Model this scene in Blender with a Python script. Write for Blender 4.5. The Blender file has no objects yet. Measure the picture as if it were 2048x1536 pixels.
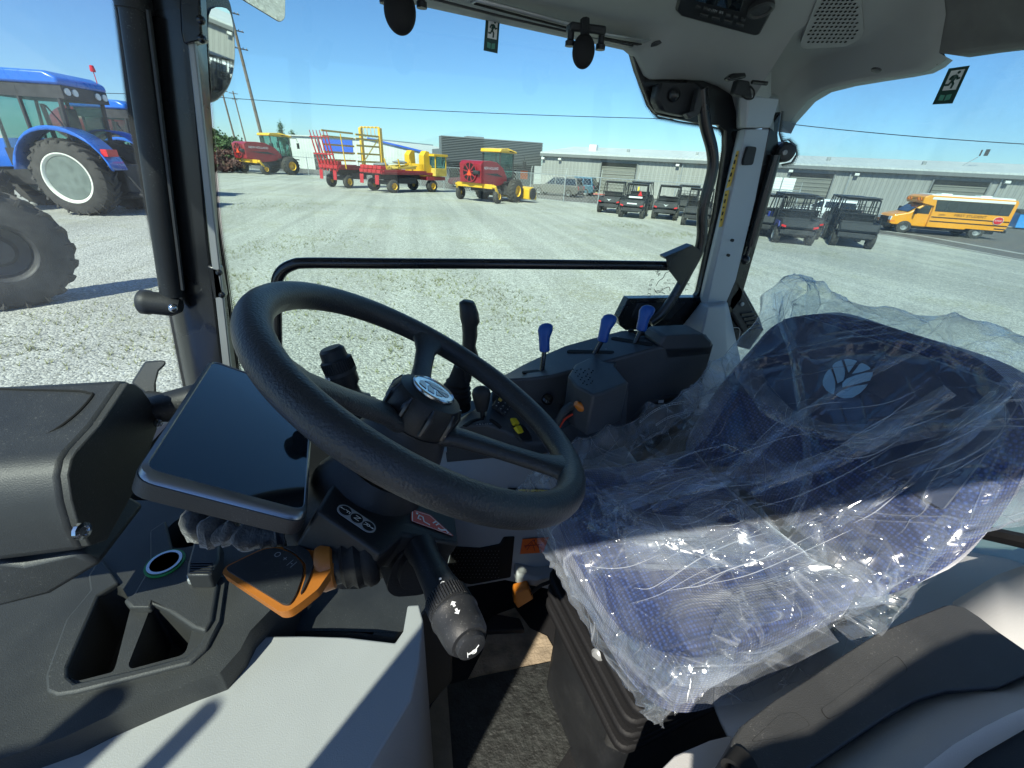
import bpy, bmesh, math, random
from mathutils import Vector, Matrix, noise
from mathutils.geometry import tessellate_polygon
V = Vector; R = math.radians
sc = bpy.context.scene; COL = sc.collection
random.seed(7)
# ------------------------------------------------------------ camera, sky, sun, exposure
EYE = 2.75; F = 850.0
UPc = V((94, 1633, 850)).normalized()
Xc = V((3976, 218, -850)); Xc = (Xc - UPc * Xc.dot(UPc)).normalized()
Yc = UPc.cross(Xc)
M3 = Matrix((Xc, Yc, UPc))
cd = bpy.data.cameras.new('camera'); cam = bpy.data.objects.new('camera', cd); COL.objects.link(cam)
cd.sensor_width = 36; cd.lens = 36 * F / 2048; cd.clip_start = .01; cd.clip_end = 3000
cam.matrix_world = Matrix.Translation((0, 0, EYE)) @ M3.to_4x4()
sc.camera = cam
SUN_EL = R(46); sdir = V((.60, .80, 0)).normalized()          # the way the light travels over the ground
w = bpy.data.worlds.new('World'); sc.world = w; w.use_nodes = True
nt = w.node_tree; bg = nt.nodes['Background']; sky = nt.nodes.new('ShaderNodeTexSky'); sky.sky_type = 'NISHITA'
sky.sun_disc = False; sky.sun_elevation = SUN_EL; sky.sun_rotation = math.atan2(-sdir.x, -sdir.y)
sky.air_density = 1.0; sky.dust_density = 0.2; sky.ozone_density = 4.0
sm = nt.nodes.new('ShaderNodeMix'); sm.data_type = 'RGBA'; sm.blend_type = 'MULTIPLY'; sm.inputs[0].default_value = 1; sm.inputs[7].default_value = (.70, .87, 1.13, 1)
nt.links.new(sky.outputs[0], sm.inputs[6]); nt.links.new(sm.outputs[2], bg.inputs[0]); bg.inputs[1].default_value = .092
sl = bpy.data.lights.new('sun', 'SUN'); sl.energy = 5.0; sl.angle = R(.5); sl.color = (1, .94, .82)
so = bpy.data.objects.new('sun', sl); COL.objects.link(so); so.location = (-30, -40, 60)
ld = V((sdir.x * math.cos(SUN_EL), sdir.y * math.cos(SUN_EL), -math.sin(SUN_EL)))
so.rotation_euler = ld.to_track_quat('-Z', 'Y').to_euler()
sc.view_settings.view_transform = 'Standard'; sc.view_settings.look = 'None'
sc.view_settings.exposure = .785; sc.view_settings.gamma = 1
sc.cycles.transparent_max_bounces = 24; sc.cycles.max_bounces = 8
# ------------------------------------------------------------ helpers
def ray(px, py): return M3 @ V(((px - 1024) / F, -(py - 768) / F, -1))
def P(px, py, x=None, y=None, z=None, d=None, pl=None):
    """cab point (metres from the eye) on the sight line through a photo pixel, on a given real plane"""
    r = ray(px, py)
    if x is not None: return r * (x / r.x)
    if y is not None: return r * (y / r.y)
    if z is not None: return r * (z / r.z)
    if pl is not None: return r * (pl[1] / r.dot(pl[0]))
    return r * d
def G(px, py): p = P(px, py, z=-EYE); return V((p.x, p.y, 0))
def PP(l, **k): return [P(a, b, **k) for a, b in l]
ORG = V((0, 0, 0))
class MB:
    def __init__(s): s.v = []; s.f = []; s.uv = {}
    def add(s, vs, fs):
        o = len(s.v); s.v += [V(p) for p in vs]; s.f += [tuple(i + o for i in f) for f in fs]; return s
    def box(s, c, size, rz=0, m=None):
        c = V(c); h = V(size) / 2; r = m or Matrix.Rotation(rz, 3, 'Z')
        vs = [c + r @ V((x * h.x, y * h.y, z * h.z)) for x in (-1, 1) for y in (-1, 1) for z in (-1, 1)]
        return s.add(vs, [(0, 1, 3, 2), (4, 6, 7, 5), (0, 4, 5, 1), (2, 3, 7, 6), (0, 2, 6, 4), (1, 5, 7, 3)])
    def bb(s, a, b):
        a = V(a); b = V(b); return s.box((a + b) / 2, [abs(q) for q in (b - a)])
    def prism(s, pts, vec):
        pts = [V(p) for p in pts]; vec = V(vec); n = len(pts)
        t = tessellate_polygon([pts])
        fs = [tuple(q) for q in t] + [tuple(i + n for i in reversed(q)) for q in t]
        fs += [(i, (i + 1) % n, (i + 1) % n + n, i + n) for i in range(n)]
        return s.add(pts + [p + vec for p in pts], fs)
    def ngon(s, pts, vec):
        pts = [V(p) for p in pts]; vec = V(vec); n = len(pts)
        return s.add(pts + [p + vec for p in pts], [tuple(range(n)), tuple(reversed(range(n, 2 * n)))] + [(i, i + n, (i + 1) % n + n, (i + 1) % n) for i in range(n)])
    def plate(s, outer, holes, vec, hv=None):
        """flat plate with real holes whose walls go down by hv and end in a floor"""
        vec = V(vec); hv = V(hv) if hv else vec; al = [V(p) for l in [outer] + holes for p in l]
        s.add(al, [tuple(q) for q in tessellate_polygon([[V(p) for p in l] for l in [outer] + holes])])
        n = len(outer); s.add([V(p) for p in outer] + [V(p) + vec for p in outer], [(i, (i + 1) % n, (i + 1) % n + n, i + n) for i in range(n)])
        for h in holes:
            n = len(h); c = sum((V(p) for p in h), V()) / n
            s.add([V(p) for p in h] + [c + (V(p) - c) * .93 + hv for p in h], [(i, (i + 1) % n, (i + 1) % n + n, i + n) for i in range(n)] + [tuple(range(n, 2 * n))])
        return s
    def rows(s, rows, close=False):
        n = len(rows[0]); vs = [p for r in rows for p in r]; m = len(rows)
        fs = [(j * n + i, j * n + i + 1, (j + 1) * n + i + 1, (j + 1) * n + i) for j in range(m - 1) for i in range(n - 1)]
        if close: fs += [(j * n + n - 1, j * n, (j + 1) * n, (j + 1) * n + n - 1) for j in range(m - 1)]
        return s.add(vs, fs)
    def tube(s, pts, r, n=10, closed=False, caps=True, flat=1.0, up=None):
        pts = [V(p) for p in pts]; m = len(pts); rr = r if isinstance(r, (list, tuple)) else [r] * m
        vs = []; prev = None
        for i, p in enumerate(pts):
            a = pts[(i - 1) % m] if (i > 0 or closed) else p; b = pts[(i + 1) % m] if (i < m - 1 or closed) else p
            t = (b - a).normalized()
            if prev is None:
                u = V(up) if up else (V((0, 0, 1)) if abs(t.z) < .9 else V((1, 0, 0)))
                prev = (u - t * u.dot(t)).normalized()
            prev = (prev - t * prev.dot(t)).normalized(); q = t.cross(prev)
            vs += [p + (prev * math.cos(2 * math.pi * k / n) * flat + q * math.sin(2 * math.pi * k / n)) * rr[i] for k in range(n)]
        fs = []
        for i in range(m if closed else m - 1):
            for k in range(n):
                a = i * n; b = ((i + 1) % m) * n
                fs.append((a + k, a + (k + 1) % n, b + (k + 1) % n, b + k))
        if caps and not closed: fs += [tuple(reversed(range(n))), tuple(range((m - 1) * n, m * n))]
        return s.add(vs, fs)
    def lathe(s, o, ax, prof, n=24, closed=False):
        """prof: (radius, distance along the axis)"""
        o = V(o); ax = V(ax).normalized(); u = ax.orthogonal().normalized(); q = ax.cross(u); m = len(prof)
        vs = [o + ax * h + (u * math.cos(2 * math.pi * k / n) + q * math.sin(2 * math.pi * k / n)) * max(r, 1e-5) for r, h in prof for k in range(n)]
        fs = [(j * n + k, j * n + (k + 1) % n, (j + 1) % m * n + (k + 1) % n, (j + 1) % m * n + k) for j in range(m if closed else m - 1) for k in range(n)]
        if not closed: fs += [tuple(reversed(range(n))), tuple(range((m - 1) * n, m * n))]
        return s.add(vs, fs)
    def ball(s, c, r, n=16, sx=1, sy=1, sz=1):
        vs = [V(c) + V((math.sin(a) * math.cos(b) * r * sx, math.sin(a) * math.sin(b) * r * sy, math.cos(a) * r * sz)) for a in [math.pi * (j + .02) / (n * 1.0) for j in range(n)] + [math.pi * .999] for b in [2 * math.pi * k / n for k in range(n)]]
        fs = [(j * n + k, (j + 1) * n + k, (j + 1) * n + (k + 1) % n, j * n + (k + 1) % n) for j in range(n) for k in range(n)]
        return s.add(vs, fs)
    def strip(s, A, B, du=1.0):
        """quad strip between two polylines with uv: u runs along in metres/du, v across from A(0) to B(1)"""
        o = len(s.v); L = 0; n = len(A)
        for i in range(n):
            if i: L += ((V(A[i]) + V(B[i])) / 2 - (V(A[i - 1]) + V(B[i - 1])) / 2).length
            s.v += [V(A[i]), V(B[i])]; s.uv[o + 2 * i] = (L / du, 0); s.uv[o + 2 * i + 1] = (L / du, 1)
        s.f += [(o + 2 * i, o + 2 * i + 2, o + 2 * i + 3, o + 2 * i + 1) for i in range(n - 1)]
        return s
    def build(s, name, mat, parent=None, bev=0, smooth=35, sub=0, label=None, seg=2, solid=0, kind=None):
        me = bpy.data.meshes.new(name); me.from_pydata([p - ORG for p in s.v], [], s.f)
        me.materials.append(mat); me.validate()
        if s.uv:
            ul = me.uv_layers.new(name='UVMap')
            for lp in me.loops: ul.data[lp.index].uv = s.uv.get(lp.vertex_index, (0, 0))
        if not s.uv:
            bm = bmesh.new(); bm.from_mesh(me); bmesh.ops.recalc_face_normals(bm, faces=bm.faces); bm.to_mesh(me); bm.free()
        if smooth:
            for p in me.polygons: p.use_smooth = True
            me.set_sharp_from_angle(angle=R(smooth))
        o = bpy.data.objects.new(name, me); COL.objects.link(o)
        if parent: o.parent = parent
        if solid: m = o.modifiers.new('s', 'SOLIDIFY'); m.thickness = solid; m.offset = 0
        if bev: m = o.modifiers.new('b', 'BEVEL'); m.width = bev; m.segments = seg; m.limit_method = 'ANGLE'; m.angle_limit = R(30); m.harden_normals = False
        if sub: m = o.modifiers.new('u', 'SUBSURF'); m.levels = sub; m.render_levels = sub
        if label: o['label'] = label
        if kind: o['kind'] = kind
        return o
def thing(name, label, cat, group=None, loc=(0, 0, 0)):
    o = bpy.data.objects.new(name, None); COL.objects.link(o); o.location = loc; o.empty_display_size = .2
    o['label'] = label; o['category'] = cat
    if group: o['group'] = group
    return o
def tag(o, label, cat, group=None):
    o['label'] = label; o['category'] = cat
    if group: o['group'] = group
    return o
def put(o, loc, rz=0, s=1): o.location = loc; o.rotation_euler = (0, 0, rz); o.scale = (s, s, s); return o
def dup(root, label=None, par=None):
    c = root.copy(); COL.objects.link(c)
    if par: c.parent = par
    for ch in list(root.children): dup(ch, None, c)
    if label: c['label'] = label
    return c
def text(body, size, mat, name, parent, o, r, u, ext=.001, ax='CENTER'):
    cu = bpy.data.curves.new(name, 'FONT'); cu.body = body; cu.size = size; cu.align_x = ax; cu.align_y = 'CENTER'; cu.extrude = 0; cu.resolution_u = 3
    t = bpy.data.objects.new(name, cu); COL.objects.link(t)
    dg = bpy.context.evaluated_depsgraph_get(); me = bpy.data.meshes.new_from_object(t.evaluated_get(dg))
    bpy.data.objects.remove(t); r = V(r).normalized(); u = V(u); u = (u - r * u.dot(r)).normalized(); n = r.cross(u)
    for v in me.vertices: v.co = V(o) - ORG + r * v.co.x + u * v.co.y + n * ext
    me.materials.clear(); me.materials.append(mat)
    ob = bpy.data.objects.new(name, me); COL.objects.link(ob)
    if parent: ob.parent = parent
    return ob
def smooth_path(pts, k=6):
    pts = [V(p) for p in pts]; out = []
    for i in range(len(pts) - 1):
        a = pts[max(i - 1, 0)]; b = pts[i]; c = pts[i + 1]; d = pts[min(i + 2, len(pts) - 1)]
        for j in range(k):
            t = j / k; out.append(.5 * ((2 * b) + (c - a) * t + (2 * a - 5 * b + 4 * c - d) * t * t + (3 * b - a - 3 * c + d) * t ** 3))
    return out + [pts[-1]]
# ------------------------------------------------------------ materials
def mat(name, col, rough=.5, metal=0, bump=0, bs=200, var=0, vs=6, coat=0, spec=.5, emit=None, sheen=0, wear=None, detail=3, dust=0):
    m = bpy.data.materials.new(name); m.use_nodes = True; t = m.node_tree; b = t.nodes['Principled BSDF']; L = t.links.new
    b.inputs['Base Color'].default_value = (*col, 1); b.inputs['Roughness'].default_value = rough; b.inputs['Metallic'].default_value = metal
    b.inputs['Coat Weight'].default_value = coat; b.inputs['Specular IOR Level'].default_value = spec
    if sheen: b.inputs['Sheen Weight'].default_value = sheen
    if emit: b.inputs['Emission Color'].default_value = (*emit[0], 1); b.inputs['Emission Strength'].default_value = emit[1]
    tc = t.nodes.new('ShaderNodeTexCoord')
    if var:
        n = t.nodes.new('ShaderNodeTexNoise'); n.inputs['Scale'].default_value = vs; n.inputs['Detail'].default_value = 6; L(tc.outputs['Object'], n.inputs['Vector'])
        r = t.nodes.new('ShaderNodeMapRange'); r.inputs[1].default_value = .3; r.inputs[2].default_value = .7; r.inputs[3].default_value = 1 - var; r.inputs[4].default_value = 1 + var
        L(n.outputs[0], r.inputs[0]); x = t.nodes.new('ShaderNodeMix'); x.data_type = 'RGBA'; x.blend_type = 'MULTIPLY'; x.inputs[0].default_value = 1
        x.inputs[6].default_value = (*col, 1); L(r.outputs[0], x.inputs[7]); L(x.outputs[2], b.inputs['Base Color'])
        q = t.nodes.new('ShaderNodeMapRange'); q.inputs[3].default_value = max(rough - .12, .02); q.inputs[4].default_value = min(rough + .12, 1); L(n.outputs[0], q.inputs[0]); L(q.outputs[0], b.inputs['Roughness'])
    if dust:
        d1 = t.nodes.new('ShaderNodeTexNoise'); d1.inputs['Scale'].default_value = 420; d1.inputs['Detail'].default_value = 1; L(tc.outputs['Object'], d1.inputs['Vector'])
        d3 = t.nodes.new('ShaderNodeTexNoise'); d3.inputs['Scale'].default_value = 7; d3.inputs['Detail'].default_value = 7; d3.inputs['Roughness'].default_value = .7; L(tc.outputs['Object'], d3.inputs['Vector'])
        a1 = t.nodes.new('ShaderNodeMapRange'); a1.inputs[1].default_value = .66; a1.inputs[2].default_value = .72; L(d1.outputs[0], a1.inputs[0]); a2 = t.nodes.new('ShaderNodeMapRange'); a2.inputs[1].default_value = .45; a2.inputs[2].default_value = .75; L(d3.outputs[0], a2.inputs[0])
        a3 = t.nodes.new('ShaderNodeMath'); a3.operation = 'MULTIPLY_ADD'; a3.inputs[1].default_value = .6; a3.inputs[2].default_value = .08; L(a1.outputs[0], a3.inputs[0]); a4 = t.nodes.new('ShaderNodeMath'); a4.operation = 'MULTIPLY'; L(a3.outputs[0], a4.inputs[0]); L(a2.outputs[0], a4.inputs[1]); a5 = t.nodes.new('ShaderNodeMath'); a5.operation = 'MULTIPLY'; a5.inputs[1].default_value = dust; L(a4.outputs[0], a5.inputs[0])
        x3 = t.nodes.new('ShaderNodeMix'); x3.data_type = 'RGBA'; L(a5.outputs[0], x3.inputs[0]); x3.inputs[7].default_value = (.30, .30, .285, 1)
        if var: L(x.outputs[2], x3.inputs[6])
        else: x3.inputs[6].default_value = (*col, 1)
        L(x3.outputs[2], b.inputs['Base Color'])
    if bump:
        n2 = t.nodes.new('ShaderNodeTexNoise'); n2.inputs['Scale'].default_value = bs; n2.inputs['Detail'].default_value = detail; L(tc.outputs['Object'], n2.inputs['Vector'])
        bp = t.nodes.new('ShaderNodeBump'); bp.inputs['Strength'].default_value = bump; bp.inputs['Distance'].default_value = .5 / bs; L(n2.outputs[0], bp.inputs['Height']); L(bp.outputs[0], b.inputs['Normal'])
    return m
K = {}
K['blk'] = mat('black_grained_plastic', (.014, .0155, .018), .45, bump=.5, bs=900, var=.15, vs=9, spec=.35, dust=.5)
K['blk2'] = mat('dark_grey_plastic', (.022, .024, .027), .48, bump=.5, bs=800, var=.12, vs=7, dust=.5)
K['pod'] = mat('charcoal_console_plastic', (.034, .040, .048), .5, bump=.35, bs=700, var=.08, vs=5, dust=.5)
K['rub'] = mat('black_rubber', (.010, .010, .011), .65, bump=.3, bs=300, var=.2, spec=.25)
K['leath'] = mat('leathery_rim_skin', (.022, .026, .031), .42, bump=.8, bs=420, var=.12, vs=20, detail=2, dust=.5)
K['gloss'] = mat('gloss_black_paint', (.009, .010, .012), .28, coat=.15, var=.1)
K['tray'] = mat('textured_tray_plastic', (.032, .033, .033), .55, bump=.7, bs=700, var=.15, vs=8, dust=.5)
K['grey'] = mat('light_grey_trim', (.36, .36, .355), .5, bump=.4, bs=600, var=.06, vs=4)
K['pil'] = mat('pillar_grey_trim', (.34, .37, .40), .5, bump=.2, bs=600, var=.05, vs=4)
K['roof'] = mat('roof_console_grey', (.26, .275, .27), .65, bump=.35, bs=700, var=.05, vs=4)
K['head'] = mat('dark_headliner_fabric', (.13, .135, .13), .95, bump=1, bs=900, var=.12, vs=30)
K['chr'] = mat('satin_chrome', (.55, .58, .62), .22, metal=1, var=.08)
K['silver'] = mat('brushed_silver_bezel', (.30, .32, .34), .30, metal=.85, bump=.1, bs=900)
K['scr'] = mat('dark_glass_screen', (.006, .010, .014), .05, coat=.35, spec=.5)
K['lblue'] = mat('blue_lever_grip', (.008, .075, .33), .38, bump=.1, bs=400)
K['org'] = mat('orange_plastic', (.55, .16, .015), .42, bump=.2, bs=500, var=.1)
K['bro'] = mat('burnt_orange_band', (.40, .13, .02), .4, bump=.2, bs=500)
K['yel'] = mat('yellow_rubber', (.65, .52, .02), .5, var=.1)
K['wht'] = mat('white_print', (.72, .75, .75), .6)
K['lgt'] = mat('pale_print', (.30, .33, .36), .6)
K['red'] = mat('red_sticker', (.55, .045, .02), .4)
K['orst'] = mat('orange_sticker', (.75, .13, .02), .45)
K['grn'] = mat('dark_green_sticker', (.012, .055, .045), .4)
K['grnl'] = mat('green_print', (.08, .30, .22), .5)
K['grn2'] = mat('green_ring', (.02, .25, .05), .35)
K['hole'] = mat('black_hole', (.004, .004, .004), .9)
K['mat1'] = mat('black_floor_paper', (.013, .015, .014), .6, bump=.8, bs=110, var=.6, vs=40, detail=9, dust=.5)
K['mat2'] = mat('brown_worn_floor_mat', (.24, .19, .13), .8, bump=.8, bs=120, var=.35, vs=30)
K['mat3'] = mat('grey_brown_paper_flap', (.19, .17, .13), .8, bump=.6, bs=100, var=.2, vs=20)
K['cloth'] = mat('crumpled_black_cloth', (.05, .05, .05), .85, bump=1, bs=90, var=.3, sheen=.4)
# vehicles and yard
K['tyre'] = mat('dusty_tyre_rubber', (.045, .042, .038), .85, bump=.6, bs=60, var=.35, vs=5)
K['nh'] = mat('tractor_blue_paint', (.015, .13, .55), .3, coat=.5, var=.06)
K['mar'] = mat('maroon_red_paint', (.28, .012, .02), .35, coat=.4, var=.1, vs=2)
K['mred'] = mat('bright_red_paint', (.45, .015, .02), .4, coat=.2, var=.12, vs=2)
K['nyel'] = mat('machine_yellow_paint', (.72, .42, .02), .4, coat=.2, var=.08, vs=2)
K['fyel'] = mat('faded_yellow_paint', (.55, .38, .07), .6, var=.2, vs=3)
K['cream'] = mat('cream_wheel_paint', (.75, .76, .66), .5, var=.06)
K['disc'] = mat('shaded_wheel_disc_green_grey', (.13, .16, .14), .6, var=.25, vs=4)  # darker than the cream rim: shade inside the dish is put into the colour
K['dmet'] = mat('greasy_dark_metal', (.03, .03, .032), .6, var=.4, vs=5)
K['gmet'] = mat('grey_steel', (.30, .31, .31), .5, metal=.4, var=.2, vs=4)
K['bus'] = mat('school_bus_yellow', (.82, .33, .005), .35, coat=.4, var=.04, vs=1)
K['busr'] = mat('white_roof_paint', (.78, .78, .74), .4)
K['cwh'] = mat('white_car_paint', (.72, .73, .72), .3, coat=.5)
K['cbr'] = mat('pewter_car_paint', (.17, .16, .14), .3, metal=.4, coat=.5)
K['cbl'] = mat('blue_grey_car_paint', (.10, .20, .26), .3, metal=.4, coat=.5)
K['cmr'] = mat('dark_maroon_car_paint', (.09, .02, .03), .3, coat=.5)
K['win'] = mat('dark_vehicle_glass', (.012, .018, .018), .06, coat=1)
K['winl'] = mat('green_cab_glass', (.10, .22, .20), .08, coat=.6)
K['utv'] = mat('utv_black_plastic', (.022, .023, .025), .5, var=.2, vs=4)
K['utvb'] = mat('utv_dark_blue', (.015, .03, .20), .35, coat=.4)
K['tail'] = mat('red_tail_lens', (.60, .01, .015), .3, coat=.5)
K['amb'] = mat('amber_lens', (.75, .20, .01), .3, coat=.5)
K['smv'] = mat('slow_vehicle_orange', (.85, .09, .02), .5)
K['wood'] = mat('weathered_pole_wood', (.16, .12, .09), .9, bump=.6, bs=15, var=.3, vs=3)
K['conc'] = mat('pale_concrete', (.36, .35, .32), .9, bump=.5, bs=25, var=.15, vs=2)
K['redk'] = mat('faded_red_kerb_paint', (.42, .12, .10), .9, var=.2)
K['asph'] = mat('grey_asphalt', (.115, .105, .095), .9, bump=.6, bs=40, var=.2, vs=1.2)
K['alum'] = mat('galvanised_fence_metal', (.45, .47, .47), .45, metal=.6, var=.1)
K['byel'] = mat('bollard_yellow', (.75, .55, .03), .5)
K['bluew'] = mat('blue_cladding', (.03, .10, .50), .5)
K['dump'] = mat('dumpster_blue', (.02, .22, .55), .5, var=.1)
K['bark'] = mat('tree_bark', (.10, .07, .05), .9)
K['leaf'] = mat('green_leaves', (.065, .11, .035), .8, var=.5, vs=1.2)
K['leaf2'] = mat('reddish_shrub_leaves', (.11, .05, .04), .8, var=.5, vs=1.2)
K['grass'] = mat('dry_green_weeds', (.22, .23, .11), .9, var=.4, vs=.8)
K['fence_slat'] = mat('grey_sign_cladding', (.16, .165, .165), .6)
def corr(name, col, period, horiz=False, amt=.35, rough=.55):
    """ribbed sheet metal: real ribs as bump plus thin darker grooves in the sheet"""
    m = mat(name, col, rough, var=.06, vs=.6); t = m.node_tree; L = t.links.new; b = t.nodes['Principled BSDF']
    tc = [n for n in t.nodes if n.type == 'TEX_COORD'][0]; sp = t.nodes.new('ShaderNodeSeparateXYZ'); L(tc.outputs['Object'], sp.inputs[0])
    mm = t.nodes.new('ShaderNodeMath'); mm.operation = 'MULTIPLY'; mm.inputs[1].default_value = 2 * math.pi / period; L(sp.outputs['Z' if horiz else 'X'], mm.inputs[0])
    sn = t.nodes.new('ShaderNodeMath'); sn.operation = 'SINE'; L(mm.outputs[0], sn.inputs[0])
    st = t.nodes.new('ShaderNodeMapRange'); st.inputs[1].default_value = .2; st.inputs[2].default_value = .8; L(sn.outputs[0], st.inputs[0])
    bp = t.nodes.new('ShaderNodeBump'); bp.inputs['Strength'].default_value = 1; bp.inputs['Distance'].default_value = .05; L(st.outputs[0], bp.inputs['Height']); L(bp.outputs[0], b.inputs['Normal'])
    return m
K['wall'] = corr('ribbed_grey_metal_siding', (.30, .295, .275), .45)
K['shut'] = corr('roller_door_slats', (.17, .165, .14), .35, True)
K['wwall'] = corr('white_ribbed_siding', (.55, .57, .54), .6)
K['mroof'] = corr('pale_metal_roof', (.52, .54, .53), .6)
def gravel():
    m = mat('pale_gravel', (.4, .4, .38), .9); t = m.node_tree; L = t.links.new; b = t.nodes['Principled BSDF']; N = t.nodes.new
    tc = N('ShaderNodeTexCoord'); vo = N('ShaderNodeTexVoronoi'); vo.inputs['Scale'].default_value = 27; L(tc.outputs['Object'], vo.inputs['Vector'])
    v2 = N('ShaderNodeTexVoronoi'); v2.inputs['Scale'].default_value = 60; L(tc.outputs['Object'], v2.inputs['Vector'])
    sx = N('ShaderNodeSeparateColor'); L(vo.outputs['Color'], sx.inputs[0]); s2 = N('ShaderNodeSeparateColor'); L(v2.outputs['Color'], s2.inputs[0])
    ad = N('ShaderNodeMath'); ad.operation = 'MULTIPLY_ADD'; ad.inputs[1].default_value = .55; L(sx.outputs[0], ad.inputs[0]); q = N('ShaderNodeMath'); q.operation = 'MULTIPLY'; q.inputs[1].default_value = .45; L(s2.outputs[1], q.inputs[0]); L(q.outputs[0], ad.inputs[2])
    cr = N('ShaderNodeValToRGB'); e = cr.color_ramp.elements; e[0].position = .08; e[0].color = (.18, .18, .15, 1); e[1].position = .95; e[1].color = (.64, .64, .575, 1)
    for p, c in ((.3, (.32, .32, .285)), (.55, (.40, .40, .36)), (.75, (.49, .49, .44))): x = e.new(p); x.color = (*c, 1)
    L(ad.outputs[0], cr.inputs[0])
    no = N('ShaderNodeTexNoise'); no.inputs['Scale'].default_value = .33; no.inputs['Detail'].default_value = 7; no.inputs['Roughness'].default_value = .62; L(tc.outputs['Object'], no.inputs['Vector'])
    mr = N('ShaderNodeMapRange'); mr.inputs[1].default_value = .51; mr.inputs[2].default_value = .63; L(no.outputs[0], mr.inputs[0])
    hf = N('ShaderNodeTexNoise'); hf.inputs['Scale'].default_value = 9; hf.inputs['Detail'].default_value = 4; L(tc.outputs['Object'], hf.inputs['Vector'])
    h2 = N('ShaderNodeMapRange'); h2.inputs[1].default_value = .42; h2.inputs[2].default_value = .6; L(hf.outputs[0], h2.inputs[0])
    mu = N('ShaderNodeMath'); mu.operation = 'MULTIPLY'; L(mr.outputs[0], mu.inputs[0]); L(h2.outputs[0], mu.inputs[1]); m3 = N('ShaderNodeMath'); m3.operation = 'MULTIPLY'; m3.inputs[1].default_value = .6; L(mu.outputs[0], m3.inputs[0])
    mx = N('ShaderNodeMix'); mx.data_type = 'RGBA'; L(m3.outputs[0], mx.inputs[0]); L(cr.outputs[0], mx.inputs[6]); mx.inputs[7].default_value = (.27, .26, .14, 1)
    br = N('ShaderNodeTexNoise'); br.inputs['Scale'].default_value = .08; br.inputs['Detail'].default_value = 5; L(tc.outputs['Object'], br.inputs['Vector']); b2 = N('ShaderNodeMapRange'); b2.inputs[1].default_value = .35; b2.inputs[2].default_value = .65; b2.inputs[3].default_value = .86; b2.inputs[4].default_value = 1.12; L(br.outputs[0], b2.inputs[0])
    rm = N('ShaderNodeMapping'); rm.inputs['Rotation'].default_value = (0, 0, .75); rm.inputs['Scale'].default_value = (1.1, .045, 1); L(tc.outputs['Object'], rm.inputs[0]); rn = N('ShaderNodeTexNoise'); rn.inputs['Scale'].default_value = 1; rn.inputs['Detail'].default_value = 3; rn.inputs['Distortion'].default_value = .8; L(rm.outputs[0], rn.inputs['Vector'])
    r2_ = N('ShaderNodeMapRange'); r2_.inputs[1].default_value = .42; r2_.inputs[2].default_value = .6; r2_.inputs[3].default_value = .90; r2_.inputs[4].default_value = 1.04; L(rn.outputs[0], r2_.inputs[0]); bm_ = N('ShaderNodeMath'); bm_.operation = 'MULTIPLY'; L(b2.outputs[0], bm_.inputs[0]); L(r2_.outputs[0], bm_.inputs[1])
    x2 = N('ShaderNodeMix'); x2.data_type = 'RGBA'; x2.blend_type = 'MULTIPLY'; x2.inputs[0].default_value = 1; L(mx.outputs[2], x2.inputs[6]); L(bm_.outputs[0], x2.inputs[7]); L(x2.outputs[2], b.inputs['Base Color'])
    bp = N('ShaderNodeBump'); bp.inputs['Strength'].default_value = .9; bp.inputs['Distance'].default_value = .02; bp.invert = True; L(vo.outputs['Distance'], bp.inputs['Height'])
    bq = N('ShaderNodeBump'); bq.inputs['Strength'].default_value = .6; bq.inputs['Distance'].default_value = .008; bq.invert = True; L(v2.outputs['Distance'], bq.inputs['Height']); L(bp.outputs[0], bq.inputs['Normal']); L(bq.outputs[0], b.inputs['Normal'])
    return m
K['gravel'] = gravel()
def glass(name, tint, refl=.06, dirt=.03, ds=4):
    """thin flat pane: clear tint, mirror reflection by angle, and a film of dust"""
    m = bpy.data.materials.new(name); m.use_nodes = True; t = m.node_tree; N = t.nodes.new; L = t.links.new; t.nodes.clear()
    o = N('ShaderNodeOutputMaterial'); tr = N('ShaderNodeBsdfTransparent'); tr.inputs[0].default_value = (*tint, 1)
    gl = N('ShaderNodeBsdfGlossy'); gl.inputs['Roughness'].default_value = .01; lw = N('ShaderNodeLayerWeight'); lw.inputs[0].default_value = .5; pw = N('ShaderNodeMath'); pw.operation = 'POWER'; pw.inputs[1].default_value = 4; L(lw.outputs['Facing'], pw.inputs[0]); fr = N('ShaderNodeMath'); fr.operation = 'MULTIPLY_ADD'; fr.inputs[1].default_value = .8; fr.inputs[2].default_value = .03; L(pw.outputs[0], fr.inputs[0])
    mx = N('ShaderNodeMixShader'); L(fr.outputs[0], mx.inputs[0]); L(tr.outputs[0], mx.inputs[1]); L(gl.outputs[0], mx.inputs[2])
    df = N('ShaderNodeBsdfDiffuse'); df.inputs[0].default_value = (.75, .8, .78, 1); tl = N('ShaderNodeBsdfTranslucent'); tl.inputs[0].default_value = (.75, .8, .78, 1)
    d2 = N('ShaderNodeMixShader'); L(df.outputs[0], d2.inputs[1]); L(tl.outputs[0], d2.inputs[2])
    tc = N('ShaderNodeTexCoord'); n = N('ShaderNodeTexNoise'); n.inputs['Scale'].default_value = ds; n.inputs['Detail'].default_value = 8; n.inputs['Roughness'].default_value = .7; L(tc.outputs['Object'], n.inputs['Vector'])
    r = N('ShaderNodeMapRange'); r.inputs[1].default_value = .35; r.inputs[2].default_value = .75; r.inputs[3].default_value = dirt * .4; r.inputs[4].default_value = dirt * 2; L(n.outputs[0], r.inputs[0])
    m2 = N('ShaderNodeMixShader'); L(r.outputs[0], m2.inputs[0]); L(mx.outputs[0], m2.inputs[1]); L(d2.outputs[0], m2.inputs[2]); L(m2.outputs[0], o.inputs[0])
    return m
K['glass'] = glass('green_tinted_cab_glass', (.865, .972, .928), dirt=.018)
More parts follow.
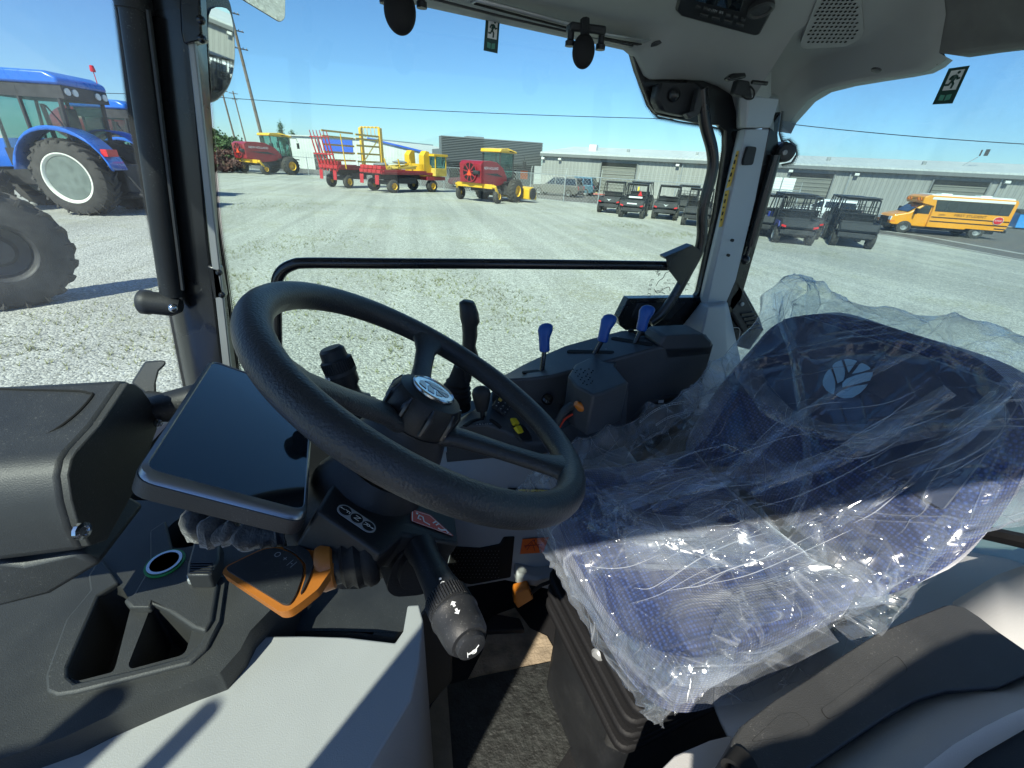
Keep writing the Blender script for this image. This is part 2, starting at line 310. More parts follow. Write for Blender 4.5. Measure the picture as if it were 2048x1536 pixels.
K['glassw'] = glass('dusty_windscreen_glass', (.78, .90, .88), dirt=.075)
K['glassv'] = glass('vehicle_cab_glass', (.45, .70, .66), dirt=.05, ds=2)
K['film'] = None
def film():
    """thin clear polythene: see-through sheet, doubled milky bands, fine creases that catch the light (uv in metres)"""
    m = bpy.data.materials.new('clear_plastic_film'); m.use_nodes = True; t = m.node_tree; N = t.nodes.new; L = t.links.new; t.nodes.clear()
    o = N('ShaderNodeOutputMaterial'); tr = N('ShaderNodeBsdfTransparent'); tr.inputs[0].default_value = (.93, .96, .98, 1); uv = N('ShaderNodeUVMap')
    def mt(op, a, c=None, d=None):
        n = N('ShaderNodeMath'); n.operation = op
        for i, q in enumerate((a, c, d)):
            if q is None: continue
            if isinstance(q, (int, float)): n.inputs[i].default_value = q
            else: L(q, n.inputs[i])
        return n.outputs[0]
    def rng(x, a, b, c, d): n = N('ShaderNodeMapRange'); n.inputs[1].default_value = a; n.inputs[2].default_value = b; n.inputs[3].default_value = c; n.inputs[4].default_value = d; L(x, n.inputs[0]); return n.outputs[0]
    def nz(ang, lx, ly, det=2, dist=0, off=0):
        r_ = N('ShaderNodeMapping'); r_.inputs['Rotation'].default_value = (0, 0, R(ang)); r_.inputs['Location'].default_value = (off, off * .7, 0); L(uv.outputs[0], r_.inputs[0])
        mp = N('ShaderNodeMapping'); mp.inputs['Scale'].default_value = (lx, ly, 1); L(r_.outputs[0], mp.inputs[0])
        n = N('ShaderNodeTexNoise'); n.inputs['Scale'].default_value = 1; n.inputs['Detail'].default_value = det; n.inputs['Distortion'].default_value = dist; L(mp.outputs[0], n.inputs['Vector']); return n.outputs[0]
    band = None; line = None
    for i, (ang, lx, ly) in enumerate(((24, 1.5, 8), (-38, 1.6, 9), (70, 2.0, 7), (5, 1.2, 12))):
        n = nz(ang, lx, ly, 1, .3, i * 3.1); bb_ = rng(n, .53, .545, 0, 1); band = bb_ if band is None else mt('ADD', band, bb_)
        k = nz(ang + 6, lx * 1.6, ly * 2.2, 1, .4, i * 5.3 + 1); q = mt('ABSOLUTE', mt('SUBTRACT', k, .5)); ln = rng(q, 0, .012, 1, 0); ms = rng(nz(ang * 2, 5, 5, 2, 0, i * 7.7), .50, .60, 0, 1); ln = mt('MULTIPLY', ln, ms)
        line = ln if line is None else mt('MAXIMUM', line, ln)
    crk = nz(12, 26, 60, 3, 1.5, 9); cm = rng(nz(40, 6, 6, 2, 0, 20), .55, .65, 0, 1); cr_ = mt('MULTIPLY', rng(mt('ABSOLUTE', mt('SUBTRACT', crk, .5)), 0, .02, 1, 0), cm)
    hgt = mt('ADD', mt('ADD', mt('MULTIPLY', line, 1.0), mt('MULTIPLY', band, .25)), mt('MULTIPLY', cr_, .7))
    h2 = mt('ADD', hgt, mt('MULTIPLY', nz(30, 7, 22, 2, .6, 2), .9))
    bp = N('ShaderNodeBump'); bp.inputs['Strength'].default_value = 1; bp.inputs['Distance'].default_value = .0022; L(h2, bp.inputs['Height'])
    gl = N('ShaderNodeBsdfGlossy'); gl.inputs['Roughness'].default_value = .10; L(bp.outputs[0], gl.inputs['Normal'])
    df = N('ShaderNodeBsdfDiffuse'); df.inputs[0].default_value = (.78, .83, .88, 1); tl = N('ShaderNodeBsdfTranslucent'); tl.inputs[0].default_value = (.78, .83, .88, 1); L(bp.outputs[0], df.inputs['Normal'])
    d2 = N('ShaderNodeMixShader'); L(df.outputs[0], d2.inputs[1]); L(tl.outputs[0], d2.inputs[2]); d2.inputs[0].default_value = .45
    fr = N('ShaderNodeLayerWeight'); fr.inputs[0].default_value = .5; L(bp.outputs[0], fr.inputs['Normal']); f3 = mt('POWER', fr.outputs['Facing'], 3)
    s1 = N('ShaderNodeMixShader'); L(mt('MULTIPLY_ADD', f3, .55, .06), s1.inputs[0]); L(tr.outputs[0], s1.inputs[1]); L(gl.outputs[0], s1.inputs[2])
    lw = N('ShaderNodeLayerWeight'); lw.inputs[0].default_value = .5; f2 = mt('POWER', lw.outputs['Facing'], 2.5)
    a_ = mt('ADD', mt('MULTIPLY_ADD', f2, .30, .012), mt('ADD', mt('MULTIPLY', band, .042), mt('ADD', mt('MULTIPLY', line, .24), mt('MULTIPLY', cr_, .16)))); a_ = mt('MINIMUM', a_, .8)
    s2 = N('ShaderNodeMixShader'); L(a_, s2.inputs[0]); L(s1.outputs[0], s2.inputs[1]); L(d2.outputs[0], s2.inputs[2]); L(s2.outputs[0], o.inputs[0])
    return m
K['film'] = film()
K['fold'] = mat('tight_film_crease', (.80, .85, .90), .12, coat=.6)
K['fold'].node_tree.nodes['Principled BSDF'].inputs['Alpha'].default_value = .16
def dots(name, col, scale_u, rows_, solid, rmax=.62, fade=True, base=None):
    """ceramic dots printed on glass along a strip: uv.x in dot pitches, uv.y across (0 solid side)"""
    m = bpy.data.materials.new(name); m.use_nodes = True; t = m.node_tree; N = t.nodes.new; L = t.links.new; b = t.nodes['Principled BSDF']; o = t.nodes['Material Output']
    b.inputs['Base Color'].default_value = (*col, 1); b.inputs['Roughness'].default_value = .5
    def mt(op, a, c=None, d=None):
        n = N('ShaderNodeMath'); n.operation = op
        for i, q in enumerate((a, c, d)):
            if q is None: continue
            if isinstance(q, (int, float)): n.inputs[i].default_value = q
            else: L(q, n.inputs[i])
        return n.outputs[0]
    uv = N('ShaderNodeUVMap'); sp = N('ShaderNodeSeparateXYZ'); L(uv.outputs[0], sp.inputs[0]); u = sp.outputs[0]; v = sp.outputs[1]
    vr = mt('MULTIPLY', v, rows_); row = mt('FLOOR', vr); odd = mt('MULTIPLY', mt('MODULO', row, 2), .5)
    fu = mt('SUBTRACT', mt('FRACT', mt('ADD', mt('MULTIPLY', u, scale_u), odd)), .5); fv = mt('SUBTRACT', mt('FRACT', vr), .5)
    d = mt('SQRT', mt('ADD', mt('MULTIPLY', fu, fu), mt('MULTIPLY', fv, fv)))
    rad = mt('MULTIPLY', mt('SUBTRACT', 1.0, v), rmax) if fade else mt('ADD', 0, rmax)
    msk = mt('MAXIMUM', mt('LESS_THAN', d, rad), mt('LESS_THAN', v, solid))
    mx = N('ShaderNodeMixShader'); L(msk, mx.inputs[0])
    if base is None: tr = N('ShaderNodeBsdfTransparent')
    else: tr = N('ShaderNodeBsdfDiffuse'); tr.inputs[0].default_value = (*base, 1)
    L(tr.outputs[0], mx.inputs[1]); L(b.outputs[0], mx.inputs[2]); L(mx.outputs[0], o.inputs[0]); return m
K['frit'] = dots('black_ceramic_dot_band', (.01, .01, .01), 1.0, 6, .12, .78)
def seatfab():
    m = mat('navy_seat_mesh_fabric', (.035, .055, .18), .8, sheen=.5); t = m.node_tree; N = t.nodes.new; L = t.links.new; b = t.nodes['Principled BSDF']
    tc = N('ShaderNodeTexCoord'); vo = N('ShaderNodeTexVoronoi'); vo.inputs['Scale'].default_value = 175; vo.inputs['Randomness'].default_value = .15; L(tc.outputs['Object'], vo.inputs['Vector'])
    cr = N('ShaderNodeValToRGB'); cr.color_ramp.elements[0].position = .25; cr.color_ramp.elements[0].color = (.026, .055, .19, 1); cr.color_ramp.elements[1].position = .5; cr.color_ramp.elements[1].color = (.006, .015, .065, 1)
    L(vo.outputs['Distance'], cr.inputs[0]); L(cr.outputs[0], b.inputs['Base Color'])
    bp = N('ShaderNodeBump'); bp.inputs['Strength'].default_value = .6; bp.inputs['Distance'].default_value = .002; L(vo.outputs['Distance'], bp.inputs['Height']); L(bp.outputs[0], b.inputs['Normal']); return m
K['fab'] = seatfab()
K['fab2'] = mat('dark_navy_seat_fabric', (.02, .032, .075), .85, bump=.6, bs=900, var=.1, sheen=.3)
K['logo'] = mat('embroidered_pale_blue', (.22, .38, .52), .8, bump=.5, bs=500)
K['mirr'] = mat('mirror_silver', (.85, .87, .87), .02, metal=1)
K['mesh'] = dots('chain_link_wire', (.35, .37, .37), 1, 24, 0, .0)
# ------------------------------------------------------------ the setting
g = MB(); g.rows([[V((x, y, 0)) for x in (-900, -60, -25, 0, 25, 60, 900)] for y in (-400, -20, 0, 20, 60, 120, 1400)]); o = g.build('ground', K['gravel'], smooth=0); o['kind'] = 'structure'
WA = V((16, 56.8, 0)); WD = V((.788, -.616, 0)).normalized(); WN = V((-WD.y, WD.x, 0)) * -1  # along the warehouse, and out of its face towards the yard
def wp(s, out=0, z=0): return WA + WD * s + WN * out + V((0, 0, z))
def sheet(name, pts, z, m): o = MB().ngon([V((p.x, p.y, z)) for p in pts], (0, 0, -.05)).build(name, K[m], smooth=0); o['kind'] = 'structure'; return o
near = [V((-60, 118, 0)), V((1, 52.5, 0)), V((12.5, 39.2, 0)), V((20.5, 34, 0)), V((26.5, 27, 0)), V((28.2, 21, 0)), V((26.6, 13.6, 0)), V((24, 0, 0)), V((22, -30, 0))]
sheet('road', near + [wp(95, .3), wp(-6, .3), V((-40, 130, 0))], .004, 'asph')
sheet('pavement', [wp(-10, 2.3), wp(95, 2.3), wp(95, -1), wp(-10, -1)], .13, 'conc')
b = MB(); b.box(wp(8, 2.38, .07), (9, .16, .15), math.atan2(WD.y, WD.x)); b.build('kerb', K['redk'])['kind'] = 'structure'
e = MB(); pts = near[3:]
for i, (wd, of) in enumerate(((.35, .1), (.5, 2.6))):
    L_ = [p + V((of, of * .3, .012)) for p in near[4:]]; e.rows([L_, [p + V((wd, .15, 0)) for p in L_]])
e.build('concrete_road_edging', K['conc'], smooth=0)['kind'] = 'structure'
b = MB()
for i in range(7): p = near[2] + (near[4] - near[2]) * (i / 6)
# weeds in loose patches over the gravel
random.seed(3); gr = MB(); patches = [(G(px, py), r) for px, py, r in ((760, 560, 1.5), (930, 585, 1.4), (800, 700, 1.0), (640, 480, 2.2), (520, 500, 1.6), (450, 560, 1.4), (130, 640, 1.0), (60, 700, .8), (470, 600, 1.2), (1040, 640, 1.0), (720, 640, 1.2), (880, 560, 1.3), (250, 700, .8), (1010, 600, 1.0), (600, 610, 1.0), (320, 420, 2), (560, 410, 3.5), (1320, 470, 1.3), (1250, 450, 1.6), (1370, 470, 1.2))]
for c, r in patches:
    for k in range(int(110 * r)):
        a = random.uniform(0, 6.3); q = r * random.random() ** .7; p = c + V((math.cos(a) * q, math.sin(a) * q, 0)); h = random.uniform(.015, .05) * (1.5 if random.random() < .12 else 1)
        for j in range(4):
            t = random.uniform(0, 6.3); u = V((math.cos(t), math.sin(t), 0)); s = V((-u.y, u.x, 0)) * .005
            gr.add([p - s * 1.3, p + s * 1.3, p + u * h * 1.5 + V((0, 0, h * 1.5))], [(0, 1, 2)])
o = gr.build('weeds', K['grass'], smooth=0); o['kind'] = 'stuff'
# ------------------------------------------------------------ buildings
ang = math.atan2(WD.y, WD.x)
wh = thing('warehouse', 'long low grey ribbed-metal warehouse behind the road with roller doors', 'building')
LW = 90; HW = 4.0
m = MB(); m.bb((0, 0, 0), (LW, 24, HW)); m.build('wall', K['wall'], wh, smooth=0)
m = MB(); m.prism([V((-.2, -.35, HW - .02)), V((-.2, 12, 5.15)), V((-.2, 24.3, HW)), V((-.2, 24.3, HW + .1)), V((-.2, 12, 5.27)), V((-.2, -.35, HW + .12))], (LW + .4, 0, 0)); rf = m.build('roof', K['mroof'], wh, smooth=0)
m = MB(); m.bb((-.2, -.42, HW - .32), (LW + .2, -.02, HW - .03)); m.build('fascia', K['fence_slat'], wh, smooth=0)
m = MB(); m.bb((-.1, -.02, .0), (LW, .02, .25)); m.bb((0, -.03, 0), (LW, 0, .2)); m.build('plinth', K['conc'], wh, smooth=0)
def wx(px, py):                                # metres along the wall for a pixel of the photo on the wall's plane
    r = ray(px, py); n = WN; t = n.dot(WA - V((0, 0, EYE))) / n.dot(r); return (r * t + V((0, 0, EYE)) - WA).dot(WD)
for i, (xa, xb, ya, part) in enumerate(((1201, 1271, 350, 1), (1577, 1665, 360, 1), (1862, 1975, 375, .45))):
    a, b_ = wx(xa, ya), wx(xb, ya); d = MB(); d.bb((a, -.06, .1), (b_, -.03, 3.35)); dd = d.build('doorway', K['hole'], wh, smooth=0)
    d = MB(); d.bb((a + .08, -.12, .1 if part == 1 else 2.2), (b_ - .08, -.065, 2.95)); d.build('roller_door', K['shut'], dd, smooth=0)
    d = MB(); d.bb((a - .12, -.1, .1), (a, -.0, 3.45)); d.bb((b_, -.1, .1), (b_ + .12, 0, 3.45)); d.bb((a - .12, -.1, 3.35), (b_ + .12, -.002, 3.47)); d.build('door_trim', K['fence_slat'], dd, smooth=0)
for xx in (1087, 1120, 1356, 1585, 1720, 2030):
    a = wx(xx, 330); d = MB(); d.prism([V((a - .18, -.04, 3.3)), V((a - .18, -.4, 3.35)), V((a - .18, -.42, 3.5)), V((a - .18, -.04, 3.62))], (.36, 0, 0)); d.build('wall_light', K['busr'], wh, smooth=0)
for xx in (1363, 1703, 2012):
    a = wx(xx, 340); d = MB(); d.bb((a, -.16, .1), (a + .12, -.04, 3.7)); d.build('downspout', K['gmet'], wh, smooth=0)
for a, s in ((4.2, .9), (9, .3), (17, .3), (30, .35), (38, .3)):
    d = MB(); d.bb((a, 5, 4.3), (a + s, 5 + s, 4.75 + s * .6)); 
    if s > .5: d.bb((a + .1, 4.97, 4.6), (a + s - .1, 4.99, 5.15)); d.build('rooftop_cooler', K['busr'], wh, bev=.03)
    else: d.build('roof_vent', K['gmet'], rf)
put(wh, WA, ang)
b = MB(); d0 = G(886, 368); d1 = G(1080, 376)
sb = thing('office_building', 'dark grey office front with tall horizontally ribbed sign panel', 'building'); a2 = math.atan2(d1.y - d0.y, d1.x - d0.x); LB = (d1 - d0).length
m = MB(); m.bb((.3, 2.2, 0), (LB - .2, 12, 3.9)); m.build('wall', K['fence_slat'], sb, smooth=0)
m = MB(); m.bb((0, .35, 2.55), (LB, 2.6, 5.2))
bx = m.build('sign_panel', K['fence_slat'], sb, smooth=0)
for k in range(15):
    m = MB(); z = 2.6 + k * .175; m.prism([V((-.06, .35, z)), V((-.06, .2, z + .03)), V((-.06, .2, z + .09)), V((-.06, .35, z + .12))], (LB + .12, 0, 0)); m.build('cladding_rib', K['fence_slat'], bx, smooth=0)
for x_ in ((1.2, 5.2), (8.4, 10)): m = MB(); m.bb((x_[0], 2.12, .1), (x_[1], 2.18, 2.3)); m.build('window', K['win'], sb, smooth=0)
m = MB(); m.bb((10.6, 2.05, .9), (11.6, 2.12, 1.9)); m.build('door_poster', K['orst'], sb, smooth=0)
m = MB(); m.bb((3.8, 4, 5.2), (6, 6, 5.5)); m.build('roof_unit', K['gmet'], sb)
put(sb, V((d0.x, d0.y, 0)), a2)
# white shed with blue trim, far left
wb = thing('white_shed', 'white ribbed shed with blue roof edge behind the bale wagons', 'building')
c0 = ray(588, 330); c0 = V((c0.x, c0.y, 0)).normalized() * 92; c1 = ray(850, 330); c1 = V((c1.x, c1.y, 0)).normalized() * 74; Lw = (c1 - c0).length; aw = math.atan2(c1.y - c0.y, c1.x - c0.x)
m = MB(); m.prism([V((0, 0, 0)), V((Lw, 0, 0)), V((Lw, 0, 3.4)), V((Lw * .62, 0, 4.9)), V((0, 0, 4.9))], (0, 18, 0)); m.build('wall', K['wwall'], wb, smooth=0)
m = MB(); m.bb((Lw * .27, -.1, 2.7), (Lw * .5, -.02, 4.6)); m.build('blue_panel', K['bluew'], wb, smooth=0)
m = MB(); m.prism([V((Lw * .62, -.3, 4.9)), V((Lw + .3, -.3, 3.4)), V((Lw + .3, -.3, 3.6)), V((Lw * .62, -.3, 5.12))], (0, .3, 0)); m.build('roof_edge', K['bluew'], wb, smooth=0); m = MB(); m.bb((-.3, -.3, 4.9), (Lw * .62, 18.3, 5.06)); m.build('roof', K['mroof'], wb, smooth=0)
m = MB(); m.bb((5, -.08, 0), (8, -.02, 2.6)); m.build('door', K['win'], wb, smooth=0); m = MB(); m.bb((Lw - 3.4, -.08, 1), (Lw - 2.2, -.02, 2)); m.build('window', K['win'], wb, smooth=0)
put(wb, c0, aw)
# ------------------------------------------------------------ fence, poles, trees, signs
def fence_run(pts, label):
    f = thing('chain_link_fence', label, 'fence', 'chain link fences round the yard', loc=pts[0]); rt = f
    global ORG; ORG = V(pts[0])
    for i in range(len(pts) - 1):
        a, b = pts[i], pts[i + 1]; n = max(1, round((b - a).length / 3.4)); r = MB(); r.tube([a + V((0, 0, 2.05)), b + V((0, 0, 2.05))], .03, 6); r.tube([a + V((0, 0, .1)), b + V((0, 0, .1))], .012, 5)
        r.build('top_rail', K['alum'], f)
        q = MB()
        for z in (2.25, 2.4, 2.55): q.tube([a + V((0, 0, z)), b + V((0, 0, z))], .007, 4)
        q.build('barbed_wire', K['alum'], f)
        q = MB(); L_ = (b - a).length; t = (b - a) / L_; s = .30
        k = -2.0
        while k < L_:                                             # the diagonal wires of the mesh
            for sg in (1, -1):
                u0 = max(k, 0); u1 = min(k + 1.95, L_)
                if u1 > u0:
                    z0 = .1 + (u0 - k) if sg > 0 else 2.05 - (u0 - k); z1 = .1 + (u1 - k) if sg > 0 else 2.05 - (u1 - k)
                    p0 = a + t * u0 + V((0, 0, z0)); p1 = a + t * u1 + V((0, 0, z1)); q.tube([p0, p1], .004, 3, caps=False)
            k += s
        q.build('wire_mesh', K['alum'], f, smooth=0)
        for k in range(n + (1 if i == len(pts) - 2 else 0)):
            p = a + (b - a) * (k / n); q = MB(); q.tube([p, p + V((0, 0, 2.12))], .04, 7); q.tube([p + V((0, 0, 2.1)), p + V((.1, .12, 2.6))], .015, 5); q.build('post', K['alum'], f)
    ORG = V((0, 0, 0)); return f
fence_run([V((-62, 118, 0)), V((-38, 90, 0)), V((-10, 61, 0)), V((3.3, 47.2, 0)), V((12.6, 37.3, 0)), V((20, 32.6, 0)), V((26, 27, 0))], 'chain link fence with barbed wire along the far edge of the gravel')
def pole(px, pyb, dist, H, lean, lab, arms=(.3, 1.0, 1.8), rr=.17):
    r = ray(px, pyb); r = V((r.x, r.y, 0)).normalized() * dist
    t = thing('utility_pole', lab, 'utility pole', 'wooden utility poles', r); side = V((r.y, -r.x, 0)).normalized(); top = side * lean + V((0, 0, H))
    m = MB(); m.tube([V((0, 0, -.2)), top], [rr, rr * .7], 9); m.build('pole', K['wood'], t)
    for a in arms:
        c = top * (1 - a / H); m = MB(); m.box(c, (2.2 if a != 1.8 else 1.4, .1, .12), math.atan2(side.y, side.x) + .5); x = m.build('crossarm', K['wood'], t)
        m = MB()
        for s in (-.95, -.5, .5, .95): q = V((math.cos(math.atan2(side.y, side.x) + .5), math.sin(math.atan2(side.y, side.x) + .5), 0)) * s; m.lathe(c + q + V((0, 0, .05)), (0, 0, 1), [(.05, 0), (.07, .08), (.03, .16)], 8)
        m.build('insulator', K['gmet'], x)
    return t, r + top
pole(533, 300, 80, 18.6, -1.2, 'tall leaning wooden utility pole with crossarms behind the left windrower', (.5, 2.3, 4.2), .24)
pole(478, 305, 120, 15.2, -.8, 'distant wooden utility pole with transformer left of the tall leaning one', (.5, 2.5), .2)
pole(498, 305, 150, 15.4, -.8, 'small distant utility pole just left of the tall leaning pole', (.5, 1.8), .2)
pole(433, 300, 260, 15, 0, 'farthest utility pole over the bushes beside the cab pillar', (.5,), .2)
pole(160, 262, 80, 8.2, .3, 'utility pole standing behind the two blue tractors', (.4, 1.4), .2)
def wire(a, b, sag, lab):
    pts = [a.lerp(b, t / 24) - V((0, 0, sag * 4 * (t / 24) * (1 - t / 24))) for t in range(25)]; m = MB(); m.tube(pts, .028, 4); tag(m.build('power_line', K['gloss']), lab, 'cable', 'overhead power lines')
def far(px, py, dist): r = ray(px, py); h = math.hypot(r.x, r.y); return r * (dist / h) + V((0, 0, EYE))
wire(far(380, 190, 62), far(1460, 240, 48), .35, 'thin black overhead wire crossing the sky above the side window')
wire(far(1500, 238, 48), far(2300, 300, 52), .3, 'thin black overhead wire crossing the sky in the rear window')
wire(far(-60, 160, 75), far(300, 188, 66), .3, 'overhead wire behind the blue tractors')
def tree(px, pyb, dist, H, W, leafm, lab, kind='bush', cat='tree'):
    r = ray(px, pyb); r = V((r.x, r.y, 0)).normalized() * dist; t = thing('tree' if kind != 'bush' else 'bush', lab, cat, loc=r)
    m = MB(); m.tube([V((0, 0, 0)), V((.1, 0, H * .5)), V((0, .1, H * .85))], [W * .06, W * .04, W * .015], 7)
    for k in range(5): a = k * 1.3; m.tube([V((0, 0, H * (.25 + .1 * k))), V((math.cos(a) * W * .3, math.sin(a) * W * .3, H * (.45 + .1 * k)))], [W * .025, W * .01], 5)
    m.build('trunk', K['bark'], t)
    m = MB(); cl = []
    for k in range(26):
        a = random.uniform(0, 6.3); z = random.uniform(.12, .97); wd = W * .5 * (math.sin(math.pi * min(1, z * .8 + .12)) if kind == 'bush' else (1.05 - z) * 1.0); q = wd * math.sqrt(random.random()); cl.append(V((math.cos(a) * q, math.sin(a) * q, z * H)))
    for c in cl:
        for j in range(90):
            p = c + V((random.gauss(0, W * .075), random.gauss(0, W * .075), random.gauss(0, H * .05))); u = V([random.uniform(-1, 1) for _ in range(3)]).normalized(); v_ = u.orthogonal().normalized(); s = W * .03
            m.add([p + u * s, p - u * s * .5 + v_ * s, p - u * s * .5 - v_ * s], [(0, 1, 2)])
    m.build('crown' if kind != 'bush' else 'foliage', leafm, t, smooth=0); return t
tree(432, 320, 72, 4.6, 6, K['leaf'], 'round green tree by the fence nearest the cab pillar')
tree(461, 322, 70, 3.6, 5, K['leaf'], 'smaller green bush right of the round tree by the fence', cat='bush')
tree(447, 330, 66, 2.4, 4.5, K['leaf2'], 'reddish shrub in front of the green bushes along the fence', cat='shrub')
tree(568, 290, 110, 7.4, 3.2, K['leaf'], 'dark pointed conifer above the left yellow cab roof', 'con')
tree(588, 290, 115, 6.4, 4.0, K['leaf'], 'short broad tree right of the pointed conifer', 'con')
def bollard(px, py, lab):
    p = G(px, py); m = MB(); m.lathe(V((0, 0, 0)), (0, 0, 1), [(.1, 0), (.1, 1.1), (.07, 1.17), (.02, 1.19)], 12); o = m.build('bollard', K['byel']); tag(o, lab, 'bollard', 'yellow bollards by the roller door'); o.location = p; return o
bollard(1192, 388, 'yellow bollard left of the first roller door'); bollard(1274, 397, 'yellow bollard right of the first roller door')
# yard sign seen from the back, flood light on the ridge, dumpsters
p = V((27.5, 30.5, 0)); t = thing('yard_sign', 'blank white double sign board behind the parked utility vehicles', 'sign', loc=p)
m = MB(); m.box((-.45, 0, 2.35), (.82, .04, .9)); m.box((.45, 0, 2.35), (.82, .04, .9)); m.build('board', K['busr'], t); m = MB(); m.tube([(0, .05, 0), (0, .05, 2.8)], .04, 8); m.build('post', K['alum'], t); t.rotation_euler.z = -.75
p = WA + WD * 41 - WN * 6; t = thing('roof_floodlight', 'small flood lamp on a thin slanted mast above the warehouse roof', 'lamp', loc=V((p.x, p.y, 4.4)))
m = MB(); m.tube([(0, 0, 0), (1.1, -.6, 1.1)], .035, 6); m.build('mast', K['alum'], t); m = MB(); m.box((1.15, -.65, 1.45), (.4, .12, .5), .6); m.box((1.5, -.9, 1.5), (.12, .3, .55), .6); m.build('lamp_head', K['dmet'], t)
def dumpster(px, py, mt, lab, s):
    t = thing('dumpster', lab, 'dumpster', 'waste containers beyond the bus', G(px, py)); m = MB(); m.prism([V((0, -.8, .1)), V((0, .8, .1)), V((0, .95, 1.3)), V((0, -.6, 1.15))], (1.9, 0, 0)); m.build('bin', mt, t, bev=.03)
    m = MB(); m.prism([V((-.03, -.65, 1.16)), V((-.03, .98, 1.31)), V((-.03, .5, 1.5)), V((-.03, -.4, 1.38))], (1.96, 0, 0)); m.build('lid', K['utv'], t); t.rotation_euler.z = ang; t.scale = (s, s, s); return t
dumpster(2018, 456, K['dump'], 'blue dumpster with dark lid right behind the school bus', 1); dumpster(2046, 458, K['gmet'], 'grey brown waste container at the right edge beyond the blue dumpster', 1)
# ------------------------------------------------------------ vehicles
def wheel(par, x, y, r, wd, out, rim='nyel', lug=0, rimr=.55, name='wheel', hub=None, tread=0, deep=0):
    """out=+1/-1: which side (local y) the rim faces"""
    m = MB(); ri = r * rimr; y0 = y - wd / 2; n = 40
    m.lathe((x, y0, r), (0, 1, 0), [(ri, .0), (ri * 1.02, -.01), (r * .86, .0), (r * .965, wd * .10), (r * (.97 if lug else 1), wd * .3), (r * (.97 if lug else 1), wd * .7), (r * .965, wd * .9), (r * .86, wd), (ri * 1.02, wd + .01), (ri, wd)], n, closed=True)
    if lug:
        for k in range(lug):
            for sd in (0, 1):
                a = 2 * math.pi * (k + .5 * sd) / lug; L_ = []
                for (yy, da, rr) in ((.5, .10, 1.0), (.25, .02, 1.015), (.02, -.04, .985), (-.015, -.05, .90)):
                    yq = y0 + wd * (yy if sd else 1 - yy)
                    for dd, r2 in ((-.035, rr * .955), (-.022, rr * 1.02), (.022, rr * 1.02), (.035, rr * .955)): aa = a + da * 1.6 + dd; L_.append(V((x + math.cos(aa) * r * r2, yq, r + math.sin(aa) * r * r2)))
                m.rows([L_[i:i + 4] for i in range(0, 16, 4)])
    w_ = m.build(name, K['tyre'], par, smooth=40)
    c = y + out * wd * .5; m = MB(); s = -out
    if deep:
        D_ = wd * deep; m.lathe((x, c, r), (0, s, 0), [(ri, -.012), (ri * .955, -.012), (ri * .90, .02), (ri * .87, .06), (ri * .86, .10), (ri * .98, .10)], 40, closed=True)
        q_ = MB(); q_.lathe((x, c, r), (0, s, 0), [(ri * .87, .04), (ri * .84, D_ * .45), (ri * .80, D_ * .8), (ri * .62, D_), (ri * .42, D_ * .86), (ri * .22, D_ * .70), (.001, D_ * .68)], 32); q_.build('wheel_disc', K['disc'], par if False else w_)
        for k in range(8): a = k * math.pi / 4; m.lathe((x + math.cos(a) * ri * .3, c + s * D_ * .72, r + math.sin(a) * ri * .3), (0, -s, 0), [(.03, 0), (.03, .05), (.001, .05)], 6)
    else: m.lathe((x, c, r), (0, s, 0), [(ri, -.01), (ri * .96, .0), (ri * .90, wd * .06), (ri * .84, wd * .32), (ri * .55, wd * .38), (ri * .42, wd * .24), (ri * .2, wd * .22), (.001, wd * .22), (.001, wd * .5), (ri, wd * .5)], 28, closed=True)
    q = m.build('rim', K[rim], w_)
    if hub: m = MB(); m.lathe((x, c - out * wd * (deep or .28) * .7, r), (0, out, 0), [(ri * .24, 0), (ri * .22, wd * .12), (ri * .1, wd * .17), (.001, wd * .18)], 16); m.build('hub_cap', K[hub], w_)
    return w_
